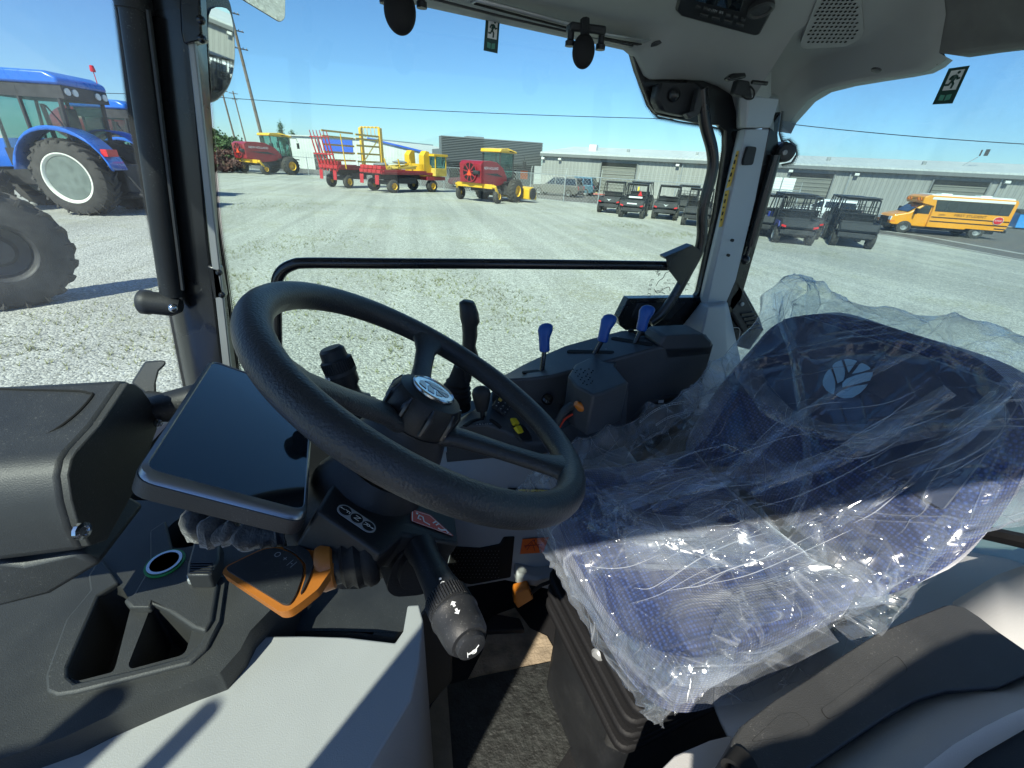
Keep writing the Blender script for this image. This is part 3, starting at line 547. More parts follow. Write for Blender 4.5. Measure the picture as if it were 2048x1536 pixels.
def car(name, label, paint, L=4.7, H=1.75, Wd=1.85, suv=True, grp='cars parked by the office', cat='car'):
    t = thing(name, label, cat, grp); h = Wd / 2
    m = MB(); prof = [(-L / 2, .45), (-L / 2, .95), (-L / 2 + .1, 1.0), (-L / 2 + L * .02, 1.02), (L * .20, 1.02), (L / 2 - .15, .92), (L / 2, .75), (L / 2, .42), (L / 2 - .3, .3), (-L / 2 + .3, .3)]
    m.prism([V((x, -h, z)) for x, z in prof], (0, Wd, 0)); m.build('body', paint, t, bev=.06)
    top = [(-L / 2 + .12, 1.0), (-L / 2 + .38, H), (L * .02, H), (L * .21, 1.02)]
    m = MB(); A_ = [V((x, -h + .03, z)) for x, z in top]; A_[1].y += .14; A_[2].y += .14; B_ = [V((p.x, -p.y, p.z)) for p in A_]
    m.add(A_ + B_, [(0, 1, 2, 3), (7, 6, 5, 4), (0, 4, 5, 1), (1, 5, 6, 2), (2, 6, 7, 3), (3, 7, 4, 0)]); m.build('cabin', paint, t, bev=.05)
    def pane(pts, s):
        m = MB(); m.prism([V((x, s * (h - .03 - .14 * (z - 1) / (H - 1) + .006), z)) for x, z in pts], (0, -s * .02, 0)); m.build('side_window', K['win'], t)
    for s in (1, -1):
        zt = H - .12; pane([(-L / 2 + .28, 1.08), (-L / 2 + .45, zt), (-L * .22, zt), (-L * .22, 1.08)], s); pane([(-L * .20, 1.08), (-L * .20, zt), (-L * .03, zt), (-L * .03, 1.08)], s); pane([(-L * .01, 1.08), (-L * .01, zt), (L * .03, zt), (L * .17, 1.08)], s)
        m = MB(); m.bb((L / 2 - .12, s * (h - .35), .66), (L / 2 + .012, s * (h - .04), .84)); m.build('headlight', K['wht'], t); m = MB(); m.bb((-L / 2 - .012, s * (h - .22), .7), (-L / 2 + .1, s * (h - .02), 1.0)); m.build('tail_light', K['tail'], t)
    m = MB(); m.prism([V((-L / 2 + .13, -h + .25, 1.08)), V((-L / 2 + .13, h - .25, 1.08)), V((-L / 2 + .33, h - .32, H - .12)), V((-L / 2 + .33, -h + .32, H - .12))], (-.02, 0, 0)); m.build('rear_window', K['win'], t)
    m = MB(); m.bb((-L / 2 - .06, -h + .05, .42), (-L / 2 + .1, h - .05, .62)); m.build('bumper', K['utv'], t, bev=.03)
    for x in (-L * .31, L * .31):
        for s in (1, -1): wheel(t, x, s * (h - .1), .36, .22, s, 'gmet', rimr=.62)
    return t
def heading(a, b): d = G(*b) - G(*a); return math.atan2(d.y, d.x)
c = car('sport_utility_car', 'pewter sport utility car parked behind the fence, nearest the right windrower', K['cbr'], 5.2); put(c, V((14.6, 45.6, 0)), R(140))
c = car('sport_utility_car', 'blue grey sport utility car with spare wheel right of the pewter one', K['cbl'], 4.4, 1.8); put(c, V((17.8, 48.6, 0)), R(140)); m = MB(); m.lathe((-2.25, 0, 1.05), (-1, 0, 0), [(.1, 0), (.34, 0), (.34, .2), (.1, .2)], 20); m.build('spare_wheel', K['tyre'], c)
c = car('hatchback', 'dark maroon car with pale roof parked behind the yellow wagon cab', K['cmr'], 4.6, 1.7); put(c, V((6.6, 52.6, 0)), R(150))
for i, (x, y, lab) in enumerate(((29.0, 27.6, 'white car showing between the last utility vehicle and the school bus'),)):
    c = car('white_car', lab, K['cwh'], 4.6, 1.6, grp=None); put(c, V((x, y, 0)), R(128))
# utility vehicles -------------------------------------------------
def utv(label, body='utv', decal='chevron', smv=False, rack=False, crew=False, lights=True, tread=14):
    t = thing('utility_vehicle', label, 'utility vehicle', 'off road utility vehicles parked in a row'); h = .72; Lx = .75 if crew else 0
    m = MB(); m.bb((-.2, -h + .06, .42), (2.5 + Lx, h - .06, .62)); m.bb((-.05, -.45, .35), (.3, .45, .5)); m.build('chassis', K['dmet'], t, bev=.02)
    m = MB(); m.plate([V((-.25, -h, 1.02)), V((.95, -h, 1.02)), V((.95, h, 1.02)), V((-.25, h, 1.02))], [[V((-.17, -h + .08, 1.02)), V((.87, -h + .08, 1.02)), V((.87, h - .08, 1.02)), V((-.17, h - .08, 1.02))]], (0, 0, -.34), (0, 0, -.26)); bd = m.build('cargo_bed', K['utv'], t, bev=.012)
    m = MB(); m.prism([V((-.27, -h + .02, 1.0)), V((-.27, h - .02, 1.0)), V((-.31, h - .08, .74)), V((-.31, -h + .08, .74))], (.03, 0, 0)); tg = m.build('tailgate', K['utv'], t, bev=.01)
    if decal == 'chevron':
        m = MB(); m.prism([V((-.315, -.16, .93)), V((-.315, -.05, .86)), V((-.315, 0, .80)), V((-.315, .05, .86)), V((-.315, .16, .93)), V((-.315, .03, .90)), V((-.315, 0, .86)), V((-.315, -.03, .90))], (-.012, 0, 0)); m.build('badge', K['wht'], tg, smooth=0)
    elif decal == 'bar': m = MB(); m.bb((-.33, -.3, .84), (-.305, .3, .91)); m.build('badge', K['wht'], tg)
    if lights:
        for s in (1, -1):
            m = MB(); m.prism([V((-.32, s * (h - .02), .82)), V((-.32, s * (h - .2), .78)), V((-.32, s * (h - .2), .70)), V((-.32, s * (h - .02), .74))], (.08, 0, 0)); m.build('tail_light', K['tail'], t)
    for x in (.25, 2.15 + Lx):
        for s in (1, -1): wheel(t, x, s * (h - .06), .34, .27, s, 'gmet', lug=tread, rimr=.5)
    m = MB(); m.prism([V((1.9 + Lx, -h, .55)), V((1.9 + Lx, -h, 1.12)), V((2.35 + Lx, -h, 1.05)), V((2.7 + Lx, -h, .85)), V((2.75 + Lx, -h, .5))], (0, 2 * h, 0)); m.build('hood', K[body], t, bev=.05)
    for s in (1, -1): m = MB(); m.prism([V((-.12, s * h, .72)), V((0.0, s * h, .92)), V((.62, s * h, .92)), V((.72, s * h, .70)), V((.66, s * h, .66)), V((.5, s * h, .8)), V((.05, s * h, .8)), V((-.06, s * h, .66))], (0, s * .05, 0)); m.build('fender', K[body], t, bev=.01)
    for i, x in enumerate((1.15, 1.9) if crew else (1.15,)):
        m = MB(); m.bb((x, -h + .1, .72), (x + .48, h - .1, .86)); m.prism([V((x - .02, -h + .1, .84)), V((x - .12, -h + .1, 1.32)), V((x - .02, -h + .1, 1.33)), V((x + .1, -h + .1, .86))], (0, 2 * h - .2, 0)); m.build('seat', K['utv'], t, bev=.03)
    m = MB(); zt = 1.93
    for s in (1, -1):
        y = s * (h - .04); m.tube([(.98, y, .7), (1.0, y, 1.3), (1.08, y * .93, zt - .04), (1.9 + Lx, y * .93, zt), (2.3 + Lx, y, 1.1)], .03, 6)
        if crew: m.tube([(1.75, y, .7), (1.8, y * .93, zt)], .03, 6)
        m.tube([(1.55 + Lx, y, .6), (1.62 + Lx, y * .93, zt)], .025, 6)
    for x, z in ((1.08, zt - .05), (1.9 + Lx, zt), (1.0, 1.32), (1.5, zt - .02)): m.tube([(x, -h * .9, z), (x, h * .9, z)], .026, 6)
    m.build('roll_cage', K['utv'], t)
    m = MB(); m.bb((1.0, -h + .06, zt + .01), (2.0 + Lx, h - .06, zt + .06)); m.build('roof_panel', K['utv'], t, bev=.02)
    m = MB(); m.lathe((1.75 + Lx, .34, 1.2), (-.7, 0, .7), [(.17, 0), (.19, .015), (.17, .03), (.15, .015)], 16, closed=True); m.build('steering_wheel', K['utv'], t)
    if rack:
        m = MB()
        for y in [-.6 + .2 * k for k in range(7)]: m.tube([(.93, y, 1.02), (.93, y, 1.62)], .014, 5)
        for z in (1.15, 1.3, 1.45, 1.62): m.tube([(.93, -.64, z), (.93, .64, z)], .016, 5)
        for s in (1, -1):
            for z in (1.12, 1.24): m.tube([(-.22, s * .66, z), (.93, s * .66, z)], .014, 5)
            for x in (-.2, .2, .6): m.tube([(x, s * .66, 1.02), (x, s * .66, 1.24)], .012, 5)
        m.build('cargo_rack', K['utv'], t)
    else:
        m = MB()
        for z in (1.12, 1.2): m.tube([(.93, -.6, z), (.93, .6, z)], .02, 5)
        m.build('headache_bar', K['utv'], t)
    if smv: m = MB(); m.prism([V((.9, -.42, 1.28)), V((.9, -.14, 1.28)), V((.9, -.28, 1.6))], (-.02, 0, 0)); m.build('slow_vehicle_triangle', K['tail'], t); m = MB(); m.bb((.86, -.45, 1.14), (.89, .4, 1.24)); m.build('white_strip', K['wht'], t)
    return t
def place_utv(u, a, b, off=0, rz=R(52), s=1):
    A_, B_ = G(*a), G(*b); c = (A_ + B_) / 2; put(u, V((c.x, c.y, 0)) - V((math.cos(rz), math.sin(rz), 0)) * .25, rz, s)
place_utv(utv('black utility vehicle with white chevron on its tailgate, leftmost of the row'), (1199, 423), (1236, 429), rz=R(56))
place_utv(utv('black utility vehicle with orange red slow moving triangle behind the seat', decal='bar', smv=True), (1242, 433), (1281, 438), rz=R(56))
place_utv(utv('black utility vehicle with white chevron, right of the one with the triangle'), (1309, 436), (1346, 442), rz=R(56))
place_utv(utv('black utility vehicle with cargo rack partly behind the curved black grab bar', decal='', rack=True, lights=False), (1366, 449), (1412, 455), rz=R(56))
place_utv(utv('black utility vehicle behind the cab pillar beside the one with the rack', decal='', rack=True), (1460, 458), (1500, 466), rz=R(56))
place_utv(utv('utility vehicle with dark blue fenders and red tail lights behind the gas strut', 'utvb', '', rack=True, crew=True), (1550, 484), (1612, 491), rz=R(60), s=1.08)
place_utv(utv('dark utility vehicle with no tail lights and open rack, rightmost of the row', 'utv', '', rack=True, crew=True, lights=False), (1668, 489), (1730, 499), rz=R(50), s=1.08)
place_utv(utv('utility vehicle half hidden left of the blue fendered one', 'utvb', '', crew=True), (1510, 470), (1545, 476), rz=R(54))
u = utv('black crew utility vehicle in the second row, seen between the two chevron tailgates', 'utv', '', crew=True, rack=True, lights=False); put(u, V((18.4, 28.6, 0)), R(52))
u = utv('dark utility vehicle squeezed behind the blue fendered one', 'utv', '', crew=True, rack=True); put(u, V((19.9, 19.6, 0)), R(56))
u = utv('crew utility vehicle parked in the second row behind the triangle', 'utv', '', crew=True); put(u, V((16.0, 31.2, 0)), R(50))
u = utv('dark crew utility vehicle parked beyond the rightmost one, nearest the school bus', 'utv', '', crew=True, rack=True); put(u, V((23.2, 20.2, 0)), R(52), 1.05)
u = utv('crew utility vehicle parked in the second row behind the racks', 'utv', '', crew=True); put(u, V((20.6, 24.6, 0)), R(50))
# windrowers --------------------------------------------------------
def windrower(label, header=True):
    t = thing('windrower', label, 'windrower', 'red and yellow self propelled windrowers')      # local +x is the driving direction, origin under the rear axle
    m = MB(); pr = [(-.55, 1.30), (-.6, 2.55), (-.3, 2.75), (.6, 2.78), (1.5, 2.72), (2.4, 2.35), (2.95, 1.8), (3.0, 1.45), (2.2, 1.2), (.9, 1.05), (.2, 1.25)]
    Wd = 1.0; m.prism([V((x, -Wd, z)) for x, z in pr], (0, 2 * Wd, 0)); hd = m.build('engine_hood', K['mar'], t, bev=.12, seg=3)
    m = MB(); m.lathe((-.625, 0, 2.0), (-1, 0, 0), [(.02, 0), (.62, 0), (.62, .02), (.02, .02)], 28); fg = m.build('fan_grille', K['hole'], t)
    m = MB()
    for k in range(9): a = k * math.pi * 2 / 9 + .2; u_ = V((0, math.cos(a), math.sin(a))); s_ = V((0, -math.sin(a), math.cos(a))) * .05; c_ = V((-.65, 0, 2.0)); m.prism([c_ + u_ * .1 - s_ * .7, c_ + u_ * .62 - s_, c_ + u_ * .62 + s_, c_ + u_ * .1 + s_ * .7], (-.02, 0, 0))
    m.lathe((-.65, 0, 2.0), (-1, 0, 0), [(.60, 0), (.67, 0), (.67, .03), (.60, .03)], 28, closed=True); m.build('grille_spokes', K['mar'], fg)
    m = MB(); m.prism([V((-.7, .22, 1.78)), V((-.7, -.22, 1.78)), V((-.7, 0, 2.18))], (-.02, 0, 0)); m.build('slow_vehicle_triangle', K['smv'], t)
    m = MB(); m.tube([(-.72, -.45, 2.0), (-.72, -.95, 2.0)], .13, 12); m.build('rear_lamp', K['dmet'], t)
    for s in (1, -1):
        text('NEW HOLLAND', .26, K['wht'], 'maker_lettering', hd, V((.75, s * (Wd + .012), 2.3)), V((-s, 0, 0)), V((0, 0, 1)), 0)
        m = MB(); m.prism([V((-.2, s * (Wd + .004), 1.95)), V((1.4, s * (Wd + .004), 1.8)), V((2.4, s * (Wd + .004), 1.75)), V((1.6, s * (Wd + .004), 1.98))], (0, s * .006, 0)); m.build('side_stripe', K['dmet'], hd)
    m = MB(); m.box((.1, 0, 1.12), (.35, 3.3, .3)); m.bb((-.35, -.95, 1.0), (.6, .95, 1.3)); m.build('rear_axle_beam', K['nyel'], t, bev=.02)
    for s in (1, -1):
        m = MB(); m.tube([(.1, s * 1.5, 1.15), (.1, s * 1.85, 1.12), (.35, s * 1.88, .75), (.55, s * 1.72, .5)], .11, 8); m.build('caster_arm', K['nyel'], t); wheel(t, .55, s * 1.78, .5, .32, s, 'nyel', rimr=.42)
    m = MB(); m.bb((.4, -.7, .75), (3.6, .7, 1.15)); m.bb((2.7, -1.2, .5), (3.6, 1.2, 1.35)); m.build('frame', K['dmet'], t, bev=.04)
    for s in (1, -1): wheel(t, 3.35, s * 1.55, .82, .62, s, 'nyel', lug=18, rimr=.48)
    m = MB(); m.bb((2.5, -1.35, 1.35), (4.6, 1.35, 1.45)); m.build('platform', K['dmet'], t)
    cb = MB(); 
    for x, y in ((2.2, .8), (2.2, -.8), (4.05, .82), (4.05, -.82)): cb.tube([(x + (.1 if x < 3 else .12), y, 1.4), (x, y, 3.35)], .055, 6)
    cb.bb((2.2, -.82, 1.4), (4.1, .82, 1.7)); cab_ = cb.build('cab_frame', K['dmet'], t)
    m = MB(); m.bb((2.26, -.79, 1.7), (4.05, .79, 3.36)); m.build('cab_glazing', K['glassv'], t, smooth=0)
    m = MB(); m.bb((2.7, -.25, 1.7), (3.3, .25, 2.1)); m.bb((2.65, -.25, 2.1), (2.8, .25, 2.75)); m.build('driver_seat', K['utv'], cab_, bev=.04)
    m = MB(); m.prism([V((1.95, -.95, 3.38)), V((2.05, -.95, 3.62)), V((3.2, -.95, 3.7)), V((4.4, -.95, 3.52)), V((4.55, -.95, 3.36))], (0, 1.9, 0)); m.build('cab_roof', K['nyel'], t, bev=.1, seg=3)
    for s in (1, -1):
        m = MB(); m.tube([(4.2, s * .9, 3.3), (4.5, s * 1.5, 3.3), (4.5, s * 1.6, 3.0)], .025, 6); m.box((4.5, s * 1.6, 2.65), (.08, .28, .5)); m.build('mirror', K['dmet'], t)
    if header:
        m = MB(); m.prism([V((4.3, -2.3, .25)), V((4.25, -2.3, 1.0)), V((4.9, -2.3, 1.15)), V((5.5, -2.3, .75)), V((5.6, -2.3, .2))], (0, 4.6, 0)); m.build('header', K['nyel'], t, bev=.05)
        m = MB(); m.tube([(4.8, -2.42, .65), (4.8, 2.42, .65)], .42, 16); m.build('reel', K['dmet'], t)
    return t
ra, rb = G(912, 399), G(990, 408); hdg = R(43); w1 = windrower('red and yellow windrower with round rear fan in front of the ribbed sign building'); cc = (ra + rb) / 2; put(w1, V((4.69, 34.83, 0)), R(40)); w1.scale = (.85, 1.06, 1.0)
la, lb = G(472, 345), G(520, 350); w2 = windrower('red and yellow windrower at far left beside the cab pillar', False); cc = (la + lb) / 2; put(w2, V((-18.76, 62.36, 0)), R(44)); w2.scale = (1.21, 1.38, 1.22)
# bale wagons --------------------------------------------------------
def wagon(label, selfp):
    t = thing('bale_wagon', label, 'bale wagon', 'red and yellow bale wagons'); h = 1.15; L_ = 5.0
    m = MB(); m.bb((-1.1, -h, 1.42), (L_ - .6, h, 1.62)); m.bb((-.9, -h - .02, 1.55), (3.4, -h + .12, 1.75)); m.bb((-.9, h - .12, 1.55), (3.4, h + .02, 1.75)); bd = m.build('load_bed', K['mar'], t, bev=.02)
    m = MB(); m.bb((-.6, -.45, 1.0), (5.2, .45, 1.4)); m.bb((.8, -.8, .7), (2.6, .8, 1.2)); m.bb((-.2, -.9, .6), (.2, .9, .9)); m.build('chassis', K['dmet'], t, bev=.03)
    for s in (1, -1):
        m = MB(); m.prism([V((-1.25, s * 1.0, 1.35)), V((-1.25, s * .6, 1.35)), V((-1.3, s * .62, .65)), V((-1.3, s * .98, .65))], (.03, 0, 0)); m.build('mud_flap', K['mred'], t)
    for k in range(5):
        for j in range(2): m = MB(); m.bb((-1.2 + j * .1, -h + .07 + k * .44, 1.48 + j * .3), (-.92 + j * .3, -h + .45 + k * .44, 1.74 + j * .3)); m.build('bale_stop', K['mred'], bd, bev=.02)
    for s in (1, -1): wheel(t, 0, s * 1.0, .52, .36, s, 'nyel', rimr=.5, lug=0)
    if selfp:
        for s in (1, -1): wheel(t, 4.1, s * 1.0, .52, .34, s, 'nyel', rimr=.5)
        m = MB(); m.bb((3.4, -1.2, 1.0), (5.5, 1.2, 1.3)); m.build('front_deck', K['mar'], t, bev=.03)
        m = MB(); m.prism([V((3.3, -1, 1.3)), V((3.3, -1, 3.0)), V((3.6, -1, 3.35)), V((3.95, -1, 3.3)), V((4.0, -1, 2.3)), V((5.2, -1, 1.3))], (0, .5, 0)); m.prism([V((3.3, .5, 1.3)), V((3.3, .5, 3.0)), V((3.6, .5, 3.35)), V((3.95, .5, 3.3)), V((4.0, .5, 2.3)), V((5.2, .5, 1.3))], (0, .5, 0)); m.bb((3.3, -1, 1.5), (3.5, 1, 2.3)); m.build('pivot_tower', K['nyel'], t, bev=.03)
        m = MB(); m.bb((4.1, -1.45, 1.35), (5.4, -.35, 2.0)); m.build('cab_base', K['fyel'], t, bev=.03)
        m = MB(); m.bb((4.15, -1.4, 2.0), (5.35, -.4, 2.95)); m.build('cab_glazing', K['glassv'], t, smooth=0)
        m = MB(); m.bb((3.9, -1.5, 2.95), (5.5, -.3, 3.15)); 
        for x, y in ((4.15, -1.4), (5.35, -1.4), (4.15, -.4), (5.35, -.4)): m.tube([(x, y, 2.0), (x, y, 2.96)], .05, 6)
        m.build('cab_roof', K['nyel'], t, bev=.02)
        m = MB(); 
        for y in (-.9, -.3, .3, .9): m.tube([(-.6, y, 1.75), (2.6, y, 2.1)], .07, 6)
        for x in (0, 1.2, 2.4): m.tube([(x, -1, 1.95), (x, 1, 1.95)], .06, 6)
        m.bb((.6, -1.0, 1.85), (2.4, 1.0, 2.0)); m.build('table_arms', K['fyel'], t)
        m = MB(); m.ball((.2, .3, 2.1), .5, 10, 1.2, 1, .3); m.ball((1.6, -.2, 2.35), .5, 10, 1.2, 1, .25); m.build('stored_belts', K['gmet'], t)
        for x in (-.3, 1.0, 2.2): m = MB(); m.tube([(x, -.9, 1.7), (x - .25, -.9, 2.6)], .05, 6); m.build('stake', K['nyel'], t)
    else:
        m = MB(); m.tube([(4.6, 0, .9), (7.0, 0, .7)], .12, 6); m.build('drawbar', K['mred'], t)
        for k in range(6):
            y = -h + .2 + k * .38; m = MB(); m.tube([(-1.05, y, 1.3), (-1.55, y, 3.2), (-1.75, y, 4.15)], [.075, .06, .03], 6); m.build('stack_fork', K['mred'], t)
        m = MB(); m.tube([(-1.45, -h, 2.5), (-1.45, h, 2.5)], .05, 6); m.tube([(-1.68, -h, 3.7), (-1.68, h, 3.7)], .03, 6); m.build('fork_brace', K['mred'], t)
        m = MB()
        for z in (2.0, 2.6, 3.15, 3.75, 4.15): m.bb((-.3, h - .05, z), (3.4, h + .03, z + .14))
        m.build('side_rails', K['fyel'], t)
        m = MB()
        for z in (2.0, 2.6, 3.2, 3.7, 4.0): m.bb((1.3, -h - .04, z), (4.4, -h + .04, z + .14))
        m.tube([(1.6, -h, 1.7), (4.2, -h, 3.9)], .05, 6); m.build('near_side_rails', K['fyel'], t)
        for y in (-h, h): m = MB(); m.bb((4.3, y - .12, 1.5), (4.65, y + .12, 4.75)); m.build('rack_upright', K['nyel'], t, bev=.03)
        m = MB(); m.tube([(4.45, -h, 4.78), (4.45, h, 4.78)], .06, 8); 
        for y in (-.8, -.35, .1, .5, .9): m.tube(smooth_path([(4.45, y, 4.85), (4.2, y, 4.7), (4.2, y, 4.2), (4.35, y, 4.0)], 3), .03, 5)
        m.build('rack_top_hoops', K['nyel'], t)
        m = MB(); m.tube([(-.3, -h - .1, 1.5), (-.55, -h - .1, 4.0)], .05, 6); m.build('stake', K['nyel'], t)
    return t
a, b_ = G(742, 384), G(785, 387); wg = wagon('self propelled bale wagon with yellow cab and red bale stops, nearer and lower', True); put(wg, V((-2.23, 41.14, 0)), R(41)); wg.scale = (1.07, 1.25, .98)
a, b_ = G(662, 371), G(704, 375); wg = wagon('bale wagon with tall yellow rack and red upright forks', False); put(wg, V((-6.1, 44.2, 0)), R(50)); wg.scale = (.95, 1.03, 1.04)
# school bus ---------------------------------------------------------
def bus():
    t = thing('school_bus', 'yellow short school bus with white roof parked on the road', 'school bus'); h = 1.1; zf = .55; zt = 2.62
    m = MB(); m.prism([V((x, -h, z)) for x, z in ((-2.9, .62), (-3.0, .9), (-2.95, 2.45), (-2.85, zt), (1.7, zt + .02), (1.95, 2.5), (1.95, 2.1), (1.25, 1.95), (1.2, zf), (-.9, zf), (-.95, .62))], (0, 2 * h, 0)); bd = m.build('body', K['bus'], t, bev=.09, seg=3)
    m = MB(); m.prism([V((-2.8, -h + .12, zt - .01)), V((-2.8, -h + .3, zt + .1)), V((-2.8, h - .3, zt + .1)), V((-2.8, h - .12, zt - .01))], (4.3, 0, 0)); rf = m.build('roof', K['busr'], t, bev=.03)
    for x in (-1.9, .2): m = MB(); m.bb((x, -.3, zt + .09), (x + .6, .3, zt + .17)); m.build('roof_hatch', K['busr'], rf)
    for s in (1, -1):
        m = MB(); m.bb((-2.75, s * (h - .002), 2.38), (1.5, s * (h + .012), zt - .08)); m.build('white_roof_band', K['busr'], bd)
        m = MB(); m.prism([V((-2.75, s * (h + .001), 1.62)), V((1.1, s * (h + .001), 1.62)), V((1.25, s * (h + .001), 2.36)), V((-2.75, s * (h + .001), 2.36))], (0, s * .012, 0)); wn = m.build('window', K['win'], t)
        for k in range(6): m = MB(); x = -2.2 + k * .55; m.bb((x, s * (h + .012), 1.62), (x + .03, s * (h + .02), 2.36)); m.build('window_bar', K['dmet'], wn)
        for z, x0, x1 in ((1.2, -2.95, 1.15), (.92, -2.95, 1.15), (.72, -2.9, -2.35)): m = MB(); m.bb((x0, s * (h - .005), z), (x1, s * (h + .012), z + .07)); m.build('black_rub_rail', K['hole'], bd)
        text('FIRST STUDENT', .24, K['hole'], 'bus_lettering', bd, V((-.85, s * (h + .016), 1.44)), V((-s, 0, 0)) if s > 0 else V((1, 0, 0)), V((0, 0, 1)), 0)
        text('23030', .15, K['hole'], 'bus_number', bd, V((.65, s * (h + .016), 1.42)), V((-s, 0, 0)) if s > 0 else V((1, 0, 0)), V((0, 0, 1)), 0)
        m = MB(); o_ = V((-2.35, s * (h + .02), 1.28)); m.prism([o_ + V((math.cos(math.pi * (k + .5) / 4) * .24, 0, math.sin(math.pi * (k + .5) / 4) * .24)) for k in range(8)], (0, s * .02, 0)); st = m.build('stop_sign', K['tail'], t)
        m = MB(); m.lathe(o_ - V((0, s * .002, 0)), (0, s, 0), [(.255, 0), (.27, 0), (.27, .018), (.255, .018)], 8, closed=True); m.build('sign_rim', K['wht'], st)
        text('STOP', .15, K['wht'], 'stop_lettering', st, o_ + V((0, s * .022, 0)), V((-s, 0, 0)) if s > 0 else V((1, 0, 0)), V((0, 0, 1)), .001)
    m = MB(); m.prism([V((x, -.98, z)) for x, z in ((1.15, .5), (1.15, 2.08), (1.75, 2.05), (2.35, 1.42), (3.05, 1.22), (3.2, 1.05), (3.22, .55))], (0, 1.96, 0)); nb = m.build('cab_nose', K['bus'], t, bev=.07, seg=3)
    for s in (1, -1):
        m = MB(); m.prism([V((1.3, s * .981, 1.4)), V((1.3, s * .981, 1.95)), V((1.68, s * .981, 1.95)), V((2.1, s * .981, 1.48)), V((2.1, s * .981, 1.4))], (0, s * .012, 0)); m.build('door_window', K['win'], t)
        m = MB(); m.bb((2.05, s * 1.0, 1.35), (2.15, s * 1.3, 1.75)); m.build('mirror', K['hole'], t, bev=.03)
        m = MB(); m.bb((3.1, s * .6, .85), (3.235, s * .95, 1.08)); m.build('headlight', K['wht'], t); m = MB(); m.bb((2.95, s * .7, .72), (3.24, s * .985, .82)); m.build('indicator', K['amb'], t)
    m = MB(); m.prism([V((1.79, -.85, 2.03)), V((1.79, .85, 2.03)), V((2.35, .8, 1.46)), V((2.35, -.8, 1.46))], (.02, 0, .02)); m.build('windscreen', K['win'], t)
    m = MB(); m.bb((3.15, -.6, .62), (3.24, .6, 1.05)); m.build('grille', K['hole'], t); m = MB(); m.bb((3.1, -1.02, .38), (3.42, 1.02, .62)); m.build('bumper', K['hole'], t, bev=.03)
    m = MB(); m.bb((-3.08, -1.05, .5), (-2.9, 1.05, .7)); m.build('rear_bumper', K['hole'], t, bev=.03)
    for s in (1, -1):
        for x in (1.6, -.0): pass
    m = MB(); m.bb((1.9, -.75, 2.2), (1.99, .75, 2.48)); hp = m.build('destination_board', K['bus'], t)
    for y in (-.62, -.35, .35, .62): m = MB(); m.lathe((1.98, y * 1.35, 2.33), (1, 0, 0), [(.1, 0), (.11, .06), (.09, .06), (.08, .03), (.001, .03)], 14); m.build('warning_lamp', K['amb'], t)
    text('SCHOOL BUS', .17, K['hole'], 'front_lettering', hp, V((2.0, 0, 2.34)), V((0, 1, 0)), V((0, 0, 1)), 0)
    for x, s in ((2.35, 1), (2.35, -1), (-1.6, 1), (-1.6, -1)): wheel(t, x, s * .93, .42, .28, s, 'gmet', rimr=.5)
    m = MB(); m.bb((-2.6, -.8, .35), (2.9, .8, .62)); m.build('chassis', K['dmet'], t); return t
fr, re_ = G(1815, 461), G(1940, 474)
bs = bus(); put(bs, V((33.54, 22.85, 0)), R(150)); bs.scale = (.97, .98, .87)
